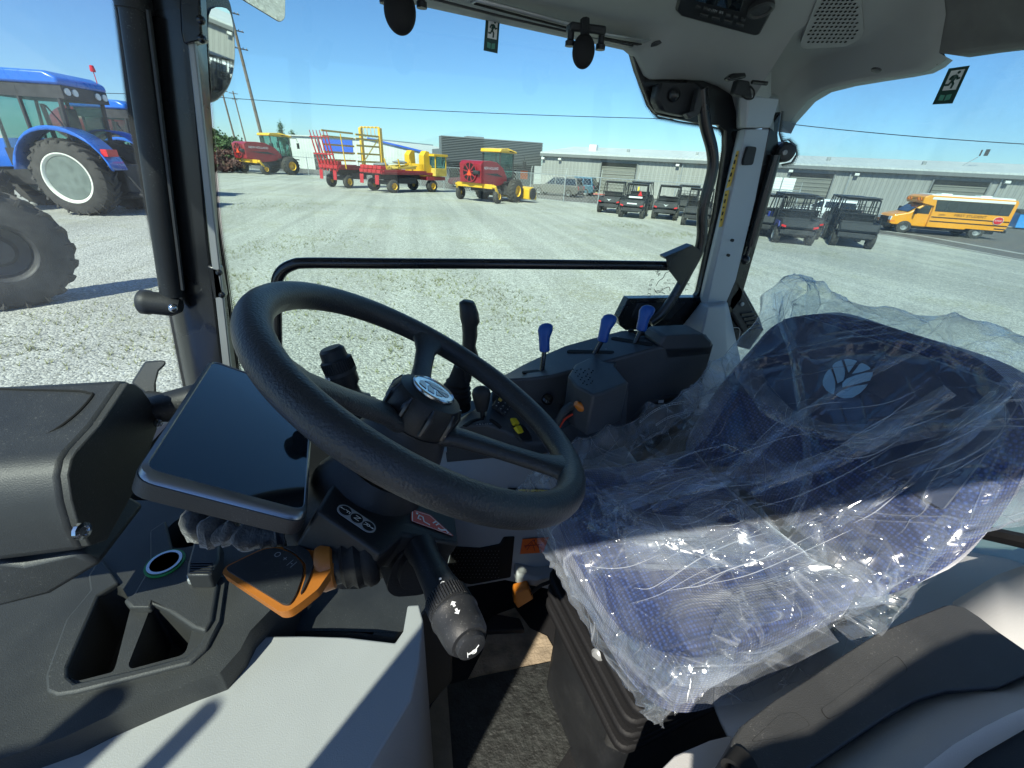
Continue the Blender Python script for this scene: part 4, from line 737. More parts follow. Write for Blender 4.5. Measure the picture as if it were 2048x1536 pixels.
# tractors ----------------------------------------------------------
def tractor(label):
    t = thing('farm_tractor', label, 'tractor', 'blue farm tractors parked at left')      # +x forward, origin under the rear axle
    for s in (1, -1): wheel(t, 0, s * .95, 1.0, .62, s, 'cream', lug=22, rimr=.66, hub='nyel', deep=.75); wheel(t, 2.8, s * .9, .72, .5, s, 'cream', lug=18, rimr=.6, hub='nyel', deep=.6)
    m = MB(); m.bb((-.6, -.35, .7), (3.2, .35, 1.2)); m.bb((-1.0, -.4, .45), (-.5, .4, 1.4)); m.bb((-1.3, -.42, .55), (-.9, -.34, .65)); m.bb((-1.3, .34, .55), (-.9, .42, .65)); m.build('chassis', K['dmet'], t, bev=.05)
    m = MB(); m.prism([V((1.1, -.42, 1.25)), V((1.1, -.42, 2.0)), V((2.4, -.42, 1.92)), V((3.35, -.42, 1.6)), V((3.45, -.42, 1.1))], (0, .84, 0)); m.build('hood', K['nh'], t, bev=.08, seg=3)
    for s in (1, -1):
        m = MB(); arc = [(R(a), 1.30) for a in range(8, 172, 10)]; ri = [V((math.cos(a) * r * 1.0, s * .62, 1.0 + math.sin(a) * r)) for a, r in arc]; ro = [V((p.x, s * 1.22, p.z)) for p in ri]; ru = [V((p.x * 1.05, s * 1.24, 1 + (p.z - 1) * .93)) for p in ri]; m.rows([ri, ro, ru]); m.build('fender', K['nh'], t, solid=.04)
        m = MB(); m.bb((-1.28, s * .8, 1.62), (-1.12, s * 1.2, 1.8)); m.build('tail_light', K['tail'], t)
    cb = MB(); X0 = .75; zc = lambda z: 1.6 + (z - 1.6) * 1.42
    for s in (1, -1):
        cb.tube([(X0 - .75, s * .72, 1.35), (X0 - .95, s * .74, zc(2.75))], .06, 6); cb.tube([(X0 + .2, s * .74, 1.2), (X0 + .1, s * .76, zc(2.75))], .05, 6); cb.tube([(X0 + 1.1, s * .6, 1.3), (X0 + .9, s * .7, zc(2.75))], .045, 6)
    cb.bb((X0 - .8, -.72, 1.25), (X0 + 1.1, .72, 1.7)); cf = cb.build('cab_frame', K['dmet'], t)
    m = MB(); m.prism([V((X0 + x, -.71, zc(z))) for x, z in ((-.75, 1.65), (-.93, 2.74), (.88, 2.74), (1.08, 1.65))], (0, 1.42, 0)); m.build('cab_glazing', K['glassv'], t, smooth=0)
    m = MB(); m.bb((X0 - .4, -.25, 1.6), (X0 + .15, .25, 1.95)); m.bb((X0 - .5, -.25, 1.95), (X0 - .35, .25, 2.8)); m.build('driver_seat', K['utv'], cf, bev=.04)
    m = MB(); m.prism([V((X0 + x, -.85, zc(z))) for x, z in ((-1.12, 2.80), (-1.1, 2.92), (-.8, 3.02), (.7, 3.02), (1.2, 2.92), (1.25, 2.8))], (0, 1.7, 0)); m.build('cab_roof', K['nh'], t, bev=.06)
    m = MB(); m.bb((X0 - 1.1, -.8, zc(2.58)), (X0 + 1.1, .8, zc(2.80))); m.build('roof_underside', K['dmet'], t)
    for y in (-.65, -.4, .4, .65): m = MB(); m.lathe((X0 - 1.09, y, zc(2.70)), (-1, 0, 0), [(.08, 0), (.09, .05), (.07, .05), (.001, .04)], 12); m.build('work_lamp', K['wht'], t)
    m = MB(); m.tube([(-.35, .9, 1.6), (-.1, .9, 2.4), (.1, .95, 2.8)], .02, 5); m.build('hand_rail', K['gloss'], t)
    m = MB(); m.tube([(-.2, -.78, 3.5), (-.2, -.78, 3.85)], .012, 5); m.lathe((-.2, -.78, 3.82), (0, 0, 1), [(.06, 0), (.07, .04), (.05, .16), (.001, .17)], 12); m.build('beacon', K['tail'], t)
    m = MB(); m.tube([(1.3, -.4, 1.9), (1.3, -.4, 2.9)], .06, 8); m.build('exhaust', K['dmet'], t)
    m = MB(); m.tube([(1.1, -.75, 2.6), (1.15, -1.15, 2.6), (1.15, -1.2, 2.4)], .02, 5); m.box((1.15, -1.2, 2.2), (.06, .22, .4)); m.build('mirror', K['dmet'], t)
    for s in (1, -1):
        m = MB(); m.tube(smooth_path([(-.3, s * .3, .6), (-1.3, s * .42, .55), (-1.5, s * .42, .6)], 3), .05, 6); m.tube([(-1.4, s * .42, .6), (-.9, s * .4, 1.35)], .03, 5); m.build('lift_arm', K['dmet'], t)
    return t
ta = tractor('blue farm tractor with big cream rear wheel seen through the windscreen, nearest'); put(ta, V((-12.6, 23.0, 0)), R(171), 1.34)
tb = dup(ta, 'blue farm tractor behind the nearest one, beside the cab pillar'); put(tb, V((-13.9, 29.9, 0)), R(165), 1.25)
t = thing('grain_tank_trailer', 'red rounded tank machine between the two blue tractors', 'farm machine', loc=V((ray(203, 300).x, ray(203, 300).y, 0)).normalized() * 46); m = MB(); m.ball((0, 0, 3.6), 1.6, 18, 1.5, .9, .8); m.build('tank', K['mred'], t)
m = MB(); m.bb((-2.6, -1, 1.1), (2.6, 1, 1.7)); m.build('frame', K['dmet'], t)
for x in (-1.6, 1.6):
    for s in (1, -1): wheel(t, x, s * 1.1, .7, .4, s, 'gmet')
# big tyre standing by the left edge
t = thing('spare_tractor_tyre', 'large dark ribbed tyre standing at the left edge of the yard', 'tyre', loc=V((-7.05, 9.25, 0)))
w_ = wheel(t, 0, 0, .98, .8, 1, 'dmet', lug=20, rimr=.5); t.rotation_euler.z = R(-140); t.scale = (.98, .98, .98)
# ============================================================ the tractor cab the picture is taken from
# axes: x = towards the rear of the tractor, y = towards its right side, z up; cab points are metres from the eye
ORG = V((.3, .5, -EYE))
CAB = thing('tractor', 'cab of the tractor we stand in, with black steering wheel, levers and driver seat', 'tractor', loc=(.3, .5, 0))
def pp(name, m, pts, vec, bev=.002, par=None, label=None, seg=2, **k):
    return MB().prism(PP(pts, **k), vec).build(name, K[m], par or CAB, bev=bev, label=label, seg=seg)
def rounded(pts, r, n=4):
    """round the corners of a closed 3-d outline"""
    out = []; N = len(pts)
    for i in range(N):
        a, b, c = V(pts[i - 1]), V(pts[i]), V(pts[(i + 1) % N]); da = (a - b); dc = (c - b); q = min(r, da.length * .45, dc.length * .45)
        p0 = b + da.normalized() * q; p1 = b + dc.normalized() * q
        out += [(p0 * (1 - t) + b * t) * (1 - t) + (b * (1 - t) + p1 * t) * t for t in [j / n for j in range(n + 1)]]
    return out
YG = 1.12                                                     # the right hand side glass
# --- roof: flat ceiling, sloping console over the side window, lip round the glass
def zr(y): return .36 if y < .72 else .236 + (1.08 - y) * .344
rpn = V((0, .344, 1)); rpl = (rpn, .236 + 1.08 * .344)
m = MB(); m.bb((-.72, -.27, .37), (1.32, 1.2, .55)); m.build('roof', K['grey'], CAB, bev=.03)
edge = [(560, -60), (700, -32), (820, 0), (1000, 40), (1150, 73), (1240, 92), (1262, 97), (1280, 112), (1298, 150), (1310, 158), (1360, 158), (1420, 161), (1450, 172), (1478, 190), (1492, 222)]
r0 = PP(edge, y=1.08); r0[-1] = P(1492, 222, y=1.07); r1 = [V((p.x, 1.045 - .012 * max(0, (.2 - p.z) * 10), max(p.z + .012, min(zr(1.0), p.z + .05)))) for p in r0]
r2 = [V((p.x, .98, zr(.98))) for p in r0]; r3 = [V((p.x, .72, .36)) for p in r0]; r4 = [V((p.x, -.2, .36)) for p in r0]
low = [V((p.x, 1.12, p.z + .004)) for p in r0]
m = MB(); m.rows([low, r0, r1, r2, r3]); rc = m.build('roof_console', K['roof'], CAB, smooth=60)
m = MB(); m.rows([[V((x, y, .361 - .0 * y)) for y in (-.25, .2, .72)] for x in (-.7, -.2, .3, .8)]); m.build('ceiling_lining', K['roof'], CAB)
# rear corner of the console: over the rear pillar and above the rear window
e2 = [(1492, 222), (1548, 262), (1562, 240), (1600, 196), (1632, 176), (1680, 163), (1740, 152), (1800, 142), (1838, 134), (1862, 121), (1878, 106)]
a0 = [r0[-1]] + [P(a, b, x=.92 if a < 1560 else 1.03) for a, b in e2[1:]]
a1 = [V((p.x - .045, p.y - .02, min(p.z + .05, .32))) for p in a0]; a1[0] = r1[-1]
a2_ = [V((p.x - .03, p.y, max(p.z + .008, zr(max(p.y, .70)) - .004))) for p in a1]; a3 = [V((.79, p.y, zr(max(p.y, .72)) + .001)) for p in a1]; a2_[0] = V((.80, 1.0, zr(1.0)))
MB().rows([[V((p.x + .08, p.y + .03, p.z)) for p in a0], a0, a1, a2_, a3]).build('rear_roof_corner', K['roof'], CAB, smooth=60)
h0 = [P(1878, 106, x=1.03), P(1940, 96, x=1.03), P(2048, 82, x=1.02), P(2250, 60, x=1.0), P(2600, 40, x=1.0)]
MB().rows([[p + V((.08, 0, 0)) for p in h0], h0, [p + V((-.05, -.0, .06)) for p in h0], [V((.93, p.y - .01, .345)) for p in h0], [V((.80, p.y - .02, .358)) for p in h0]]).build('headliner', K['head'], CAB, smooth=60, label='dark fabric headliner above the rear window')
MB().bb((.95, -.25, .35), (1.1, .62, .375)).build('headliner', K['head'], CAB, bev=.01)
pp('sun_visor', 'head', [(1938, -30), (1945, 40), (1962, 54), (2048, 44), (2250, 30), (2250, -60)], (0, 0, .03), z=.30, bev=.01)
# radio, speaker, lights, trim on the console
q = lambda l: PP(l, pl=(rpn, rpl[1] - .004))
MB().prism(q([(1350, 22), (1362, 34), (1508, 73), (1520, 70), (1548, 18), (1545, -30), (1370, -60)]), (0, .02, .05)).build('radio', K['blk'], CAB, bev=.004)
rd = CAB.children[-1]; q2 = lambda l, o=.006: PP(l, pl=(rpn, rpl[1] - .004 - o))
MB().prism(q2([(1388, -20), (1384, 0), (1480, 24), (1492, -10)]), (0, 0, .003)).build('radio_display', K['scr'], rd, bev=.001)
c_ = q2([(1522, 17)])[0]; MB().lathe(c_, (0, -.33, -.94), [(.022, -.004), (.023, .004), (.018, .006), (.016, .003), (.001, .003)], 24).build('radio_knob', K['blk2'], rd)
for k in range(7): 
    a, b = 1392 + k * 15, 12 + k * 4.2; MB().prism(q2([(a, b), (a + 9, b + 2.5), (a + 8, b + 7), (a - 1, b + 4.5)], .007), (0, 0, .003)).build('radio_button', K['blk2'], rd, bev=.0008)
for k in range(4): a, b = 1400 + k * 24, 28 + k * 6.4; MB().prism(q2([(a, b), (a + 16, b + 4), (a + 15, b + 9), (a - 1, b + 5)], .007), (0, 0, .003)).build('radio_button', K['blk2'], rd, bev=.0008)
text('AM/FM  BT', .007, K['lgt'], 'radio_print', rd, q2([(1430, 22)], .0085)[0], ray(1500, 40) - ray(1400, 15), ray(1440, 0) - ray(1436, 30), 0)
sp = MB().prism(rounded(q([(1652, -40), (1628, 15), (1600, 88), (1606, 98), (1690, 94), (1722, 78), (1728, 60), (1718, -40)]), .008), (0, .003, .008)).build('speaker_grille', K['roof'], CAB, bev=.001)
m = MB(); u_ = V((1, 0, 0)); v_ = V((0, -1, .344)).normalized(); nn = rpn.normalized(); base = q2([(1604, 92)], .004)[0]
from mathutils import geometry as geo
tri = [(1660, -30), (1634, 18), (1610, 86), (1690, 86), (1716, 70), (1712, -30)]
def inpoly(x, y, pg):
    c = False; j = len(pg) - 1
    for i in range(len(pg)):
        if (pg[i][1] > y) != (pg[j][1] > y) and x < (pg[j][0] - pg[i][0]) * (y - pg[i][1]) / (pg[j][1] - pg[i][1]) + pg[i][0]: c = not c
        j = i
    return c
for j in range(15):
    for i in range(-2, 16):
        x = 1608 + i * 9.2 + (j % 2) * 4.6; y = 84 - j * 7.6
        if inpoly(x, y, tri): c_ = q2([(x, y)], .001)[0]; m.lathe(c_, (0, -.33, -.94), [(.0026, 0), (.0026, .0005), (.0001, .0005)], 8)
m.build('speaker_holes', K['hole'], sp)
m = MB(); L1 = q([(940, 0), (1000, 17), (1060, 33), (1130, 51), (1200, 70), (1262, 84)]); L2 = q([(960, -8), (1015, 7), (1075, 23), (1145, 42), (1215, 62), (1300, 76)])
sk = V((0, -.001, -.004)); MB().rows([[p + sk for p in L1], [p + sk for p in L2]]).build('blind_rail', K['alum'], CAB, solid=.003)
MB().rows([[p + sk * 2 + (b_ - p) * .35 for p, b_ in zip(L1, L2)], [p + sk * 2 + (b_ - p) * .6 for p, b_ in zip(L1, L2)]]).build('blind_slot', K['hole'], CAB, solid=.002)
MB().rows([[p + V((0, -.0, -.002)) for p in q([(830, -12), (1000, 32), (1150, 67), (1262, 92)])], [p + V((0, 0, -.006)) for p in q([(836, -20), (1003, 24), (1152, 59), (1268, 84)])]]).build('seal_strip', K['blk2'], CAB, solid=.003)
c_ = q2([(1315, 90)], -.001)[0]; MB().lathe(c_, (0, -.33, -.94), [(.016, 0), (.015, .004), (.001, .006)], 20).build('courtesy_lamp', K['blk2'], CAB)
c_ = P(1753, 139, x=.98); MB().lathe(c_, (-.3, 0, -.95), [(.010, 0), (.009, .003), (.001, .004)], 16).build('roof_plug', K['blk2'], CAB)
# --- corner panels and frames of the right side, on the glass plane
fr = MB(); fr.prism(PP([(1262, 98), (1274, 140), (1300, 210), (1312, 226), (1330, 232), (1400, 246), (1440, 250), (1452, 262), (1452, 300), (1432, 430), (1398, 584), (1390, 596), (1440, 600), (1478, 300), (1500, 230), (1500, 150), (1300, 96)], y=YG - .012), (0, .02, 0))
sf = fr.build('side_window_frame', K['gloss'], CAB, bev=.002)
fr = MB(); fr.prism(PP([(1256, 597), (1236, 636), (1240, 652), (1252, 661), (1360, 656), (1400, 640), (1440, 596), (1390, 595)], y=YG - .03), (0, .03, 0)); fr.build('lower_corner_panel', K['gloss'], CAB, bev=.005)
fr = MB(); fr.prism(PP([(1276, 606), (1262, 636), (1340, 640), (1372, 606)], y=YG - .034), (0, .01, 0)); fr.build('panel_rib', K['blk'], CAB, bev=.003)
m = MB(); m.prism(PP([(1318, 165), (1312, 200), (1322, 222), (1370, 232), (1404, 226), (1420, 180), (1400, 165)], y=YG - .05), (0, .035, 0)); m.build('latch_housing', K['blk'], CAB, bev=.008)
m = MB(); m.ball(P(1348, 190, y=YG - .055), .014, 12); m.build('latch_knob', K['gloss'], CAB)
m = MB(); m.prism(PP([(1400, 172), (1388, 222), (1372, 226), (1380, 238), (1400, 228), (1408, 196)], y=1.04), (0, .02, 0)); m.build('latch_lever', K['blk2'], CAB, bev=.003)
def frit(A, B, y=None, x=None, pitch=.0048):
    k = dict(y=y) if y else dict(x=x); MB().strip(PP(A, **k), PP(B, **k), pitch).build('dotted_glass_band', K['frit'], CAB, smooth=0)
frit([(1262, 96), (1274, 140), (1298, 210), (1316, 232), (1360, 242), (1420, 251), (1440, 256), (1452, 272), (1448, 310), (1430, 430), (1396, 586)], [(1252, 96), (1262, 140), (1286, 214), (1310, 244), (1356, 253), (1414, 262), (1432, 268), (1440, 280), (1436, 312), (1416, 430), (1384, 584)], y=YG + .003)
frit([(403, -20), (412, 200), (432, 440), (470, 720), (480, 800)], [(414, -20), (430, 200), (450, 440), (490, 715), (500, 800)], y=YG + .003)
m = MB(); m.prism(PP([(405, -40), (468, 760), (600, 900), (1300, 760), (1480, 600), (1480, 90), (1200, 20), (700, -60)], y=YG + .006), (0, .004, 0)); m.build('side_window', K['glass'], CAB, smooth=0)
# curved grab bar, horizontal rail, gusset plate
yb = 1.05
m = MB(); m.tube(smooth_path(PP([(1404, 178), (1410, 245), (1424, 300), (1424, 345), (1405, 420), (1404, 470), (1396, 505), (1375, 545), (1350, 590), (1322, 628), (1300, 645)], y=yb), 5), .0135, 14); m.build('curved_grab_bar', K['gloss'], CAB)
m = MB(); m.tube(smooth_path(PP([(556, 850), (553, 640), (553, 572), (562, 545), (585, 530), (620, 526), (760, 527), (1000, 528), (1200, 530), (1350, 532)], y=yb), 6), .0125, 14); m.build('horizontal_rail', K['gloss'], CAB)
m = MB(); m.prism(PP([(1333, 517), (1388, 493), (1402, 500), (1388, 535), (1362, 572), (1336, 538)], y=yb - .022), (0, .004, 0)); m.prism(PP([(1333, 519), (1330, 514), (1386, 490), (1392, 496)], y=yb - .028), (0, .03, 0)); m.build('gusset_plate', K['gloss'], CAB, bev=.001)
# --- rear right pillar: grey trim, two planes so it catches the light, base shroud
def loft(name, m_, outs, par=None, bev=.003, smooth=35, label=None, close=True):
    mb = MB(); mb.rows(outs, close=close)
    if close: n = len(outs[0]); mb.f += [tuple(range(n)), tuple(range((len(outs) - 1) * n, len(outs) * n))]
    return mb.build(name, K[m_], par or CAB, bev=bev, smooth=smooth, label=label)
def sec(l, c, r, y0=1.05, d=.05, sk=.03):                       # pillar section from three pixels: left edge, corner, right edge
    a = P(*l, y=y0 + sk * .3); b = P(*c, y=y0 - .01); e = P(*r, y=y0 + sk); return [a, b, e, e + V((-.002, d, 0)), a + V((.028, d, 0))]
loft('rear_pillar_trim', 'pil', [sec((1478, 186), (1498, 190), (1560, 196)), sec((1479, 215), (1496, 220), (1552, 224)), sec((1480, 255), (1492, 256), (1541, 256))], bev=.004)
rp = loft('rear_pillar_trim', 'pil', [sec((1482, 258), (1492, 258), (1539, 258)), sec((1450, 400), (1461, 400), (1511, 400)), sec((1412, 560), (1424, 562), (1472, 560)), sec((1402, 604), (1414, 612), (1450, 612))], bev=.003)
MB().prism(rounded(PP([(1497, 292), (1514, 294), (1506, 330), (1488, 331), (1487, 322)], y=1.036), .006), (0, .01, 0)).build('coat_hook', K['blk'], rp, bev=.002)
for a, b in ((1466, 481), (1458, 511)): MB().lathe(P(a, b, y=1.036), (0, 1, 0), [(.004, 0), (.004, .006)], 12).build('screw', K['blk'], rp)
for pts in ([(1473, 302), (1478, 302), (1459, 372), (1452, 376)], [(1450, 382), (1457, 380), (1443, 452), (1437, 454)]):
    st = MB().prism(PP(pts, y=1.052), (0, -.004, 0)).build('yellow_warning_strip', K['fyel'], rp)
    for k in range(5): f = .12 + .17 * k; A_, B_ = P(*pts[0], y=1.046), P(*pts[3], y=1.046); C_ = P(*pts[1], y=1.046); c_ = A_.lerp(B_, f) + (C_ - A_) * .5; MB().box(c_, (.0035, .0015, .009 if k % 2 else .004), 0).build('strip_print', K['hole'], st, smooth=0)
base = [[(1402, 602), (1416, 612), (1450, 610), (1452, 600)], [(1384, 625), (1410, 640), (1452, 622), (1456, 606)], [(1362, 652), (1400, 680), (1452, 660), (1462, 630)], [(1340, 690), (1400, 740), (1458, 740), (1478, 700)], [(1330, 760), (1400, 900), (1470, 860), (1500, 800)]]
loft('pillar_base_shroud', 'pil', [[P(*r[0], y=1.08), P(*r[1], y=1.0), P(*r[2], y=1.02), P(*r[3], y=1.09)] for r in base], bev=.006, smooth=60)
# black rear frame, hinge, gas strut; rear glass
xr = 1.06
m = MB(); m.prism(PP([(1541, 250), (1563, 222), (1556, 270), (1558, 290), (1575, 282), (1588, 292), (1590, 308), (1580, 322), (1560, 326), (1534, 420), (1482, 600), (1452, 640), (1470, 560), (1502, 420), (1530, 300)], y=1.10), (0, .03, 0)); m.build('rear_window_frame', K['gloss'], CAB, bev=.003)
m = MB(); m.lathe(P(1572, 305, y=1.085), (-.3, -.9, 0), [(.001, .012), (.012, .012), (.02, .008), (.023, 0), (.022, -.02)], 24); m.build('hinge_cap', K['blk2'], CAB); m = MB(); m.lathe(P(1569, 305, y=1.07), (-.3, -.9, 0), [(.006, -.002), (.006, .004), (.001, .005)], 10); m.build('hinge_bolt', K['gmet'], CAB)
m = MB(); m.tube([P(1552, 310, y=1.09), P(1500, 492, y=1.09)], .013, 12); m.tube([P(1500, 490, y=1.09), P(1492, 515, y=1.09)], .005, 8); m.ball(P(1490, 520, y=1.09), .013, 10); m.build('gas_strut', K['gloss'], CAB)
m = MB(); m.prism(PP([(1462, 545), (1472, 548), (1520, 635), (1528, 660), (1500, 700), (1462, 690), (1450, 640)], y=1.12), (0, .02, 0)); lw = m.build('lower_rear_panel', K['gloss'], CAB, bev=.004)
m = MB(); m.prism(PP([(1466, 562), (1474, 560), (1516, 640), (1490, 668), (1450, 600)], y=1.10), (0, .02, 0)); m.build('lower_rear_bracket', K['blk2'], lw, bev=.004)
for k in range(5): m = MB(); a, b = 1482 + k * 4.5, 628 + k * 8; m.prism(PP([(a, b), (a + 26, b - 4), (a + 28, b + 1), (a + 2, b + 5)], y=1.095), (0, .02, 0)); m.build('bracket_rib', K['gloss'], lw, bev=.001)
m = MB(); m.lathe(P(1484, 608, y=1.095), (0, -1, 0), [(.006, 0), (.006, .003), (.003, .004), (.001, .004)], 12); m.build('bracket_screw', K['gmet'], lw)
m = MB(); m.tube(smooth_path(PP([(1448, 665), (1462, 656), (1480, 660), (1470, 700), (1450, 712), (1446, 690)], y=1.08), 5), .0012, 5); m.build('loose_wire', K['gmet'], CAB)
frit([(1563, 222), (1557, 268), (1562, 284), (1576, 281), (1589, 292), (1592, 308), (1582, 324), (1562, 328)], [(1572, 222), (1568, 262), (1574, 272), (1584, 272), (1600, 288), (1603, 310), (1590, 334), (1566, 338)], y=1.105)
m = MB(); m.prism([V((xr - .01, 1.3, .37)), V((xr + .04, -.25, .37)), V((xr + .16, -.25, -.78)), V((xr + .09, 1.3, -.78))], (.004, 0, 0)); m.build('rear_window', K['glassw'], CAB, smooth=0)
m = MB(); m.tube(smooth_path([V((xr + .02, .62, -.74)), V((xr, .40, -.60)), V((xr, .28, -.52)), V((xr, .1, -.35)), V((xr, -.1, -.3))], 4), .014, 8); m.build('rear_window_seal', K['rub'], CAB)
# dark corner under the rear roof corner, outside
m = MB(); m.prism(PP([(1832, 130), (1880, 104), (1884, 112), (1868, 128), (1848, 136)], x=1.06), (.01, 0, 0)); m.build('rear_glass_corner', K['gloss'], CAB)
# --- right front pillar
def col_sec(l): return [P(a, b, y=yy) for (a, b, yy) in l]
t0 = [(231, -40, 1.10), (250, -40, 1.06), (300, -40, 1.04), (372, -40, 1.04), (405, -40, 1.10)]; t1 = [(310, 480, 1.10), (326, 480, 1.06), (360, 480, 1.04), (415, 480, 1.04), (438, 480, 1.10)]; t2 = [(372, 790, 1.10), (386, 790, 1.06), (410, 790, 1.04), (452, 790, 1.04), (480, 790, 1.10)]; t3 = [(430, 1000, 1.10), (440, 1000, 1.06), (450, 1000, 1.04), (490, 1000, 1.04), (520, 1000, 1.10)]
mb = MB(); mb.rows([col_sec(t) + [col_sec(t)[-1] + V((-.02, .05, 0)), col_sec(t)[0] + V((0, .05, 0))] for t in (t0, t1, t2, t3)], close=True); mb.build('front_pillar', K['gloss'], CAB, bev=.004)
m = MB(); m.tube([P(262, -20, y=1.03), P(270, 20, y=1.03), P(345, 590, y=1.03)], .022, 16); m.lathe(P(270, 22, y=1.03), P(262, -20, y=1.03) - P(270, 20, y=1.03), [(.026, 0), (.026, .08)], 16); m.build('windscreen_blind_tube', K['blk'], CAB)
m = MB(); m.tube([P(296, 20, y=1.02), P(366, 580, y=1.02)], .004, 6); m.build('blind_cord', K['blk2'], CAB)
m = MB(); m.prism([P(372, 60, y=1.03), P(386, 60, y=1.03), P(462, 740, y=1.03), P(446, 740, y=1.03)], (0, .01, 0)); m.build('door_seal_channel', K['gmet'], CAB, bev=.002)
m = MB(); m.prism(PP([(356, -30), (398, -30), (404, 80), (366, 88), (360, 60)], y=1.02), (0, .03, 0)); m.build('hinge_cover', K['gloss'], CAB, bev=.004)
for a, b in ((402, 40), (404, 78)): m = MB(); m.ball(P(a, b, y=1.02), .007, 8); m.build('hinge_screw', K['gloss'], CAB)
m = MB(); m.prism(PP([(413, 530), (436, 536), (447, 598), (428, 600)], y=1.03), (0, .03, 0)); m.build('hinge_cover', K['gloss'], CAB, bev=.004)
for a, b in ((438, 545), (444, 590)): m = MB(); m.ball(P(a, b, y=1.03), .007, 8); m.build('hinge_screw', K['gloss'], CAB)
k_ = P(300, 605, y=1.02); k2 = P(362, 612, y=1.02); ax = k2 - k_
m = MB(); m.lathe(k_, ax, [(.022, -.018), (.026, -.014), (.026, 0), (.024, .004), (.024, ax.length * .7), (.014, ax.length), (.001, ax.length)], 20); mc = m.build('blind_end_knuckle', K['blk2'], CAB, smooth=50)
m = MB(); m.ball(P(346, 616, y=.99), .009, 12); m.build('knuckle_bolt', K['chr'], mc)
# windscreen with dotted edge towards the pillar
wl = [P(231, -40, y=1.11), P(310, 480, y=1.11), P(345, 560, y=1.11), P(372, 790, y=1.11)]
m = MB(); m.rows([[V((-.46, 1.12, .36)), V((-.55, 1.12, -.6))], [V((-.60, .8, .36)), V((-.72, .8, -.6))], [V((-.66, .45, .36)), V((-.80, .45, -.6))], [V((-.60, .1, .36)), V((-.72, .1, -.6))], [V((-.46, -.25, .36)), V((-.55, -.25, -.6))]]); m.build('windscreen', K['glassw'], CAB, smooth=60)
frit([(229, -20), (262, 240), (307, 480), (330, 560), (372, 780)], [(217, -20), (250, 240), (297, 480), (318, 560), (360, 780)], y=1.10)
MB().prism(PP([(226, -40), (240, -40), (272, 240), (318, 480), (342, 560), (384, 790), (370, 790), (324, 560), (304, 480), (258, 240)], y=1.095), (0, .005, 0)).build('windscreen_border', K['hole'], CAB)
# left side of the cab (behind the camera's left and right shoulder): pillars and sill that shade the inside
m = MB(); m.tube([V((-.46, -.26, .36)), V((-.56, -.27, -.5)), V((-.50, -.27, -1.25))], .045, 8); m.build('left_front_pillar', K['gloss'], CAB)
m = MB(); m.tube([V((1.0, -.24, .36)), V((1.08, -.26, -.6)), V((1.0, -.26, -1.25))], .05, 8); m.build('left_rear_pillar', K['gloss'], CAB)
MB().tube([V((-.98, -.42, .42)), V((-.98, -.44, -.35))], .022, 8).build('left_shadow_bar', K['gloss'], CAB)  # unseen bars, added to throw two shadow bands onto the lower left panel
MB().tube([V((-.90, -.46, .42)), V((-.90, -.46, -.35))], .014, 8).build('left_shadow_bar', K['gloss'], CAB)
MB().ngon(rounded([V((-1.04, -.66, -.02)), V((-1.04, -.40, -.02)), V((-1.04, -.40, .38)), V((-1.04, -.66, .38))], .05), (.05, 0, 0)).build('left_shadow_plate', K['gloss'], CAB, bev=.01)  # unseen plate in a mirror's place, added with the bars for its shadow
# --- steering wheel (plane, centre and radius recovered from the photo)
WC = V((.0162, .4715, -.2521)); WNn = V((.5249, .0552, .8494)).normalized(); wa = WNn.cross(V((0, 1, 0))).normalized(); wb_ = WNn.cross(wa); WR = .205
def wpt(th, r=WR, h=0): return WC + (wa * math.cos(th) + wb_ * math.sin(th)) * r + WNn * h
def prj(p): c = M3.transposed() @ p; return 1024 + F * c.x / -c.z, 768 - F * c.y / -c.z
def wang(px, py): return min((R(k) for k in range(0, 360, 2)), key=lambda a: (prj(wpt(a))[0] - px) ** 2 + (prj(wpt(a))[1] - py) ** 2)
m = MB(); m.tube([wpt(2 * math.pi * k / 128) for k in range(128)], .0172, 24, closed=True, up=WNn); sw = m.build('steering_wheel', K['leath'], CAB, smooth=80)
for (px, py) in ((846, 688), (1108, 952), (530, 752)):
    th = wang(px, py); sd = (wa * -math.sin(th) + wb_ * math.cos(th)); out = []
    for r, h, wd, tk in ((.030, -.052, .026, .013), (.06, -.040, .017, .011), (.12, -.024, .0145, .0095), (.165, -.012, .016, .010), (.185, -.004, .024, .011), (.197, 0, .036, .012)):
        c_ = wpt(th, r, h); out.append([c_ + sd * wd * math.cos(t) * abs(math.cos(t)) ** -.4 * 1.0 + WNn * tk * math.sin(t) for t in [2 * math.pi * (j + .5) / 14 for j in range(14)]])
    mb = MB(); mb.rows(out, close=True); mb.build('spoke', K['leath'], sw, smooth=60)
m = MB(); m.lathe(WC, WNn, [(.062, -.115), (.058, -.085), (.050, -.060), (.046, -.052), (.046, -.050)], 40); m.build('hub_skirt', K['blk'], sw, smooth=60)
m = MB(); m.lathe(WC, WNn, [(.0445, -.050), (.0465, -.046), (.0460, -.018), (.041, -.008), (.030, -.004), (.0295, -.0045), (.001, -.0045)], 48); hb = m.build('hub_cap', K['blk'], sw, smooth=40)
for k in range(9):
    a = 2 * math.pi * k / 9 + .2; m = MB(); m.tube([WC + (wa * math.cos(a) + wb_ * math.sin(a)) * .0462 + WNn * -.044, WC + (wa * math.cos(a) + wb_ * math.sin(a)) * .0458 + WNn * -.022, WC + (wa * math.cos(a) + wb_ * math.sin(a)) * .0425 + WNn * -.010], [.0035, .0045, .002], 8); m.build('grip_rib', K['gloss'], sw)
m = MB(); m.lathe(WC, WNn, [(.0285, -.004), (.0285, -.001), (.027, .0005), (.026, -.001), (.001, -.001)], 48); em = m.build('emblem', K['chr'], sw, smooth=30)
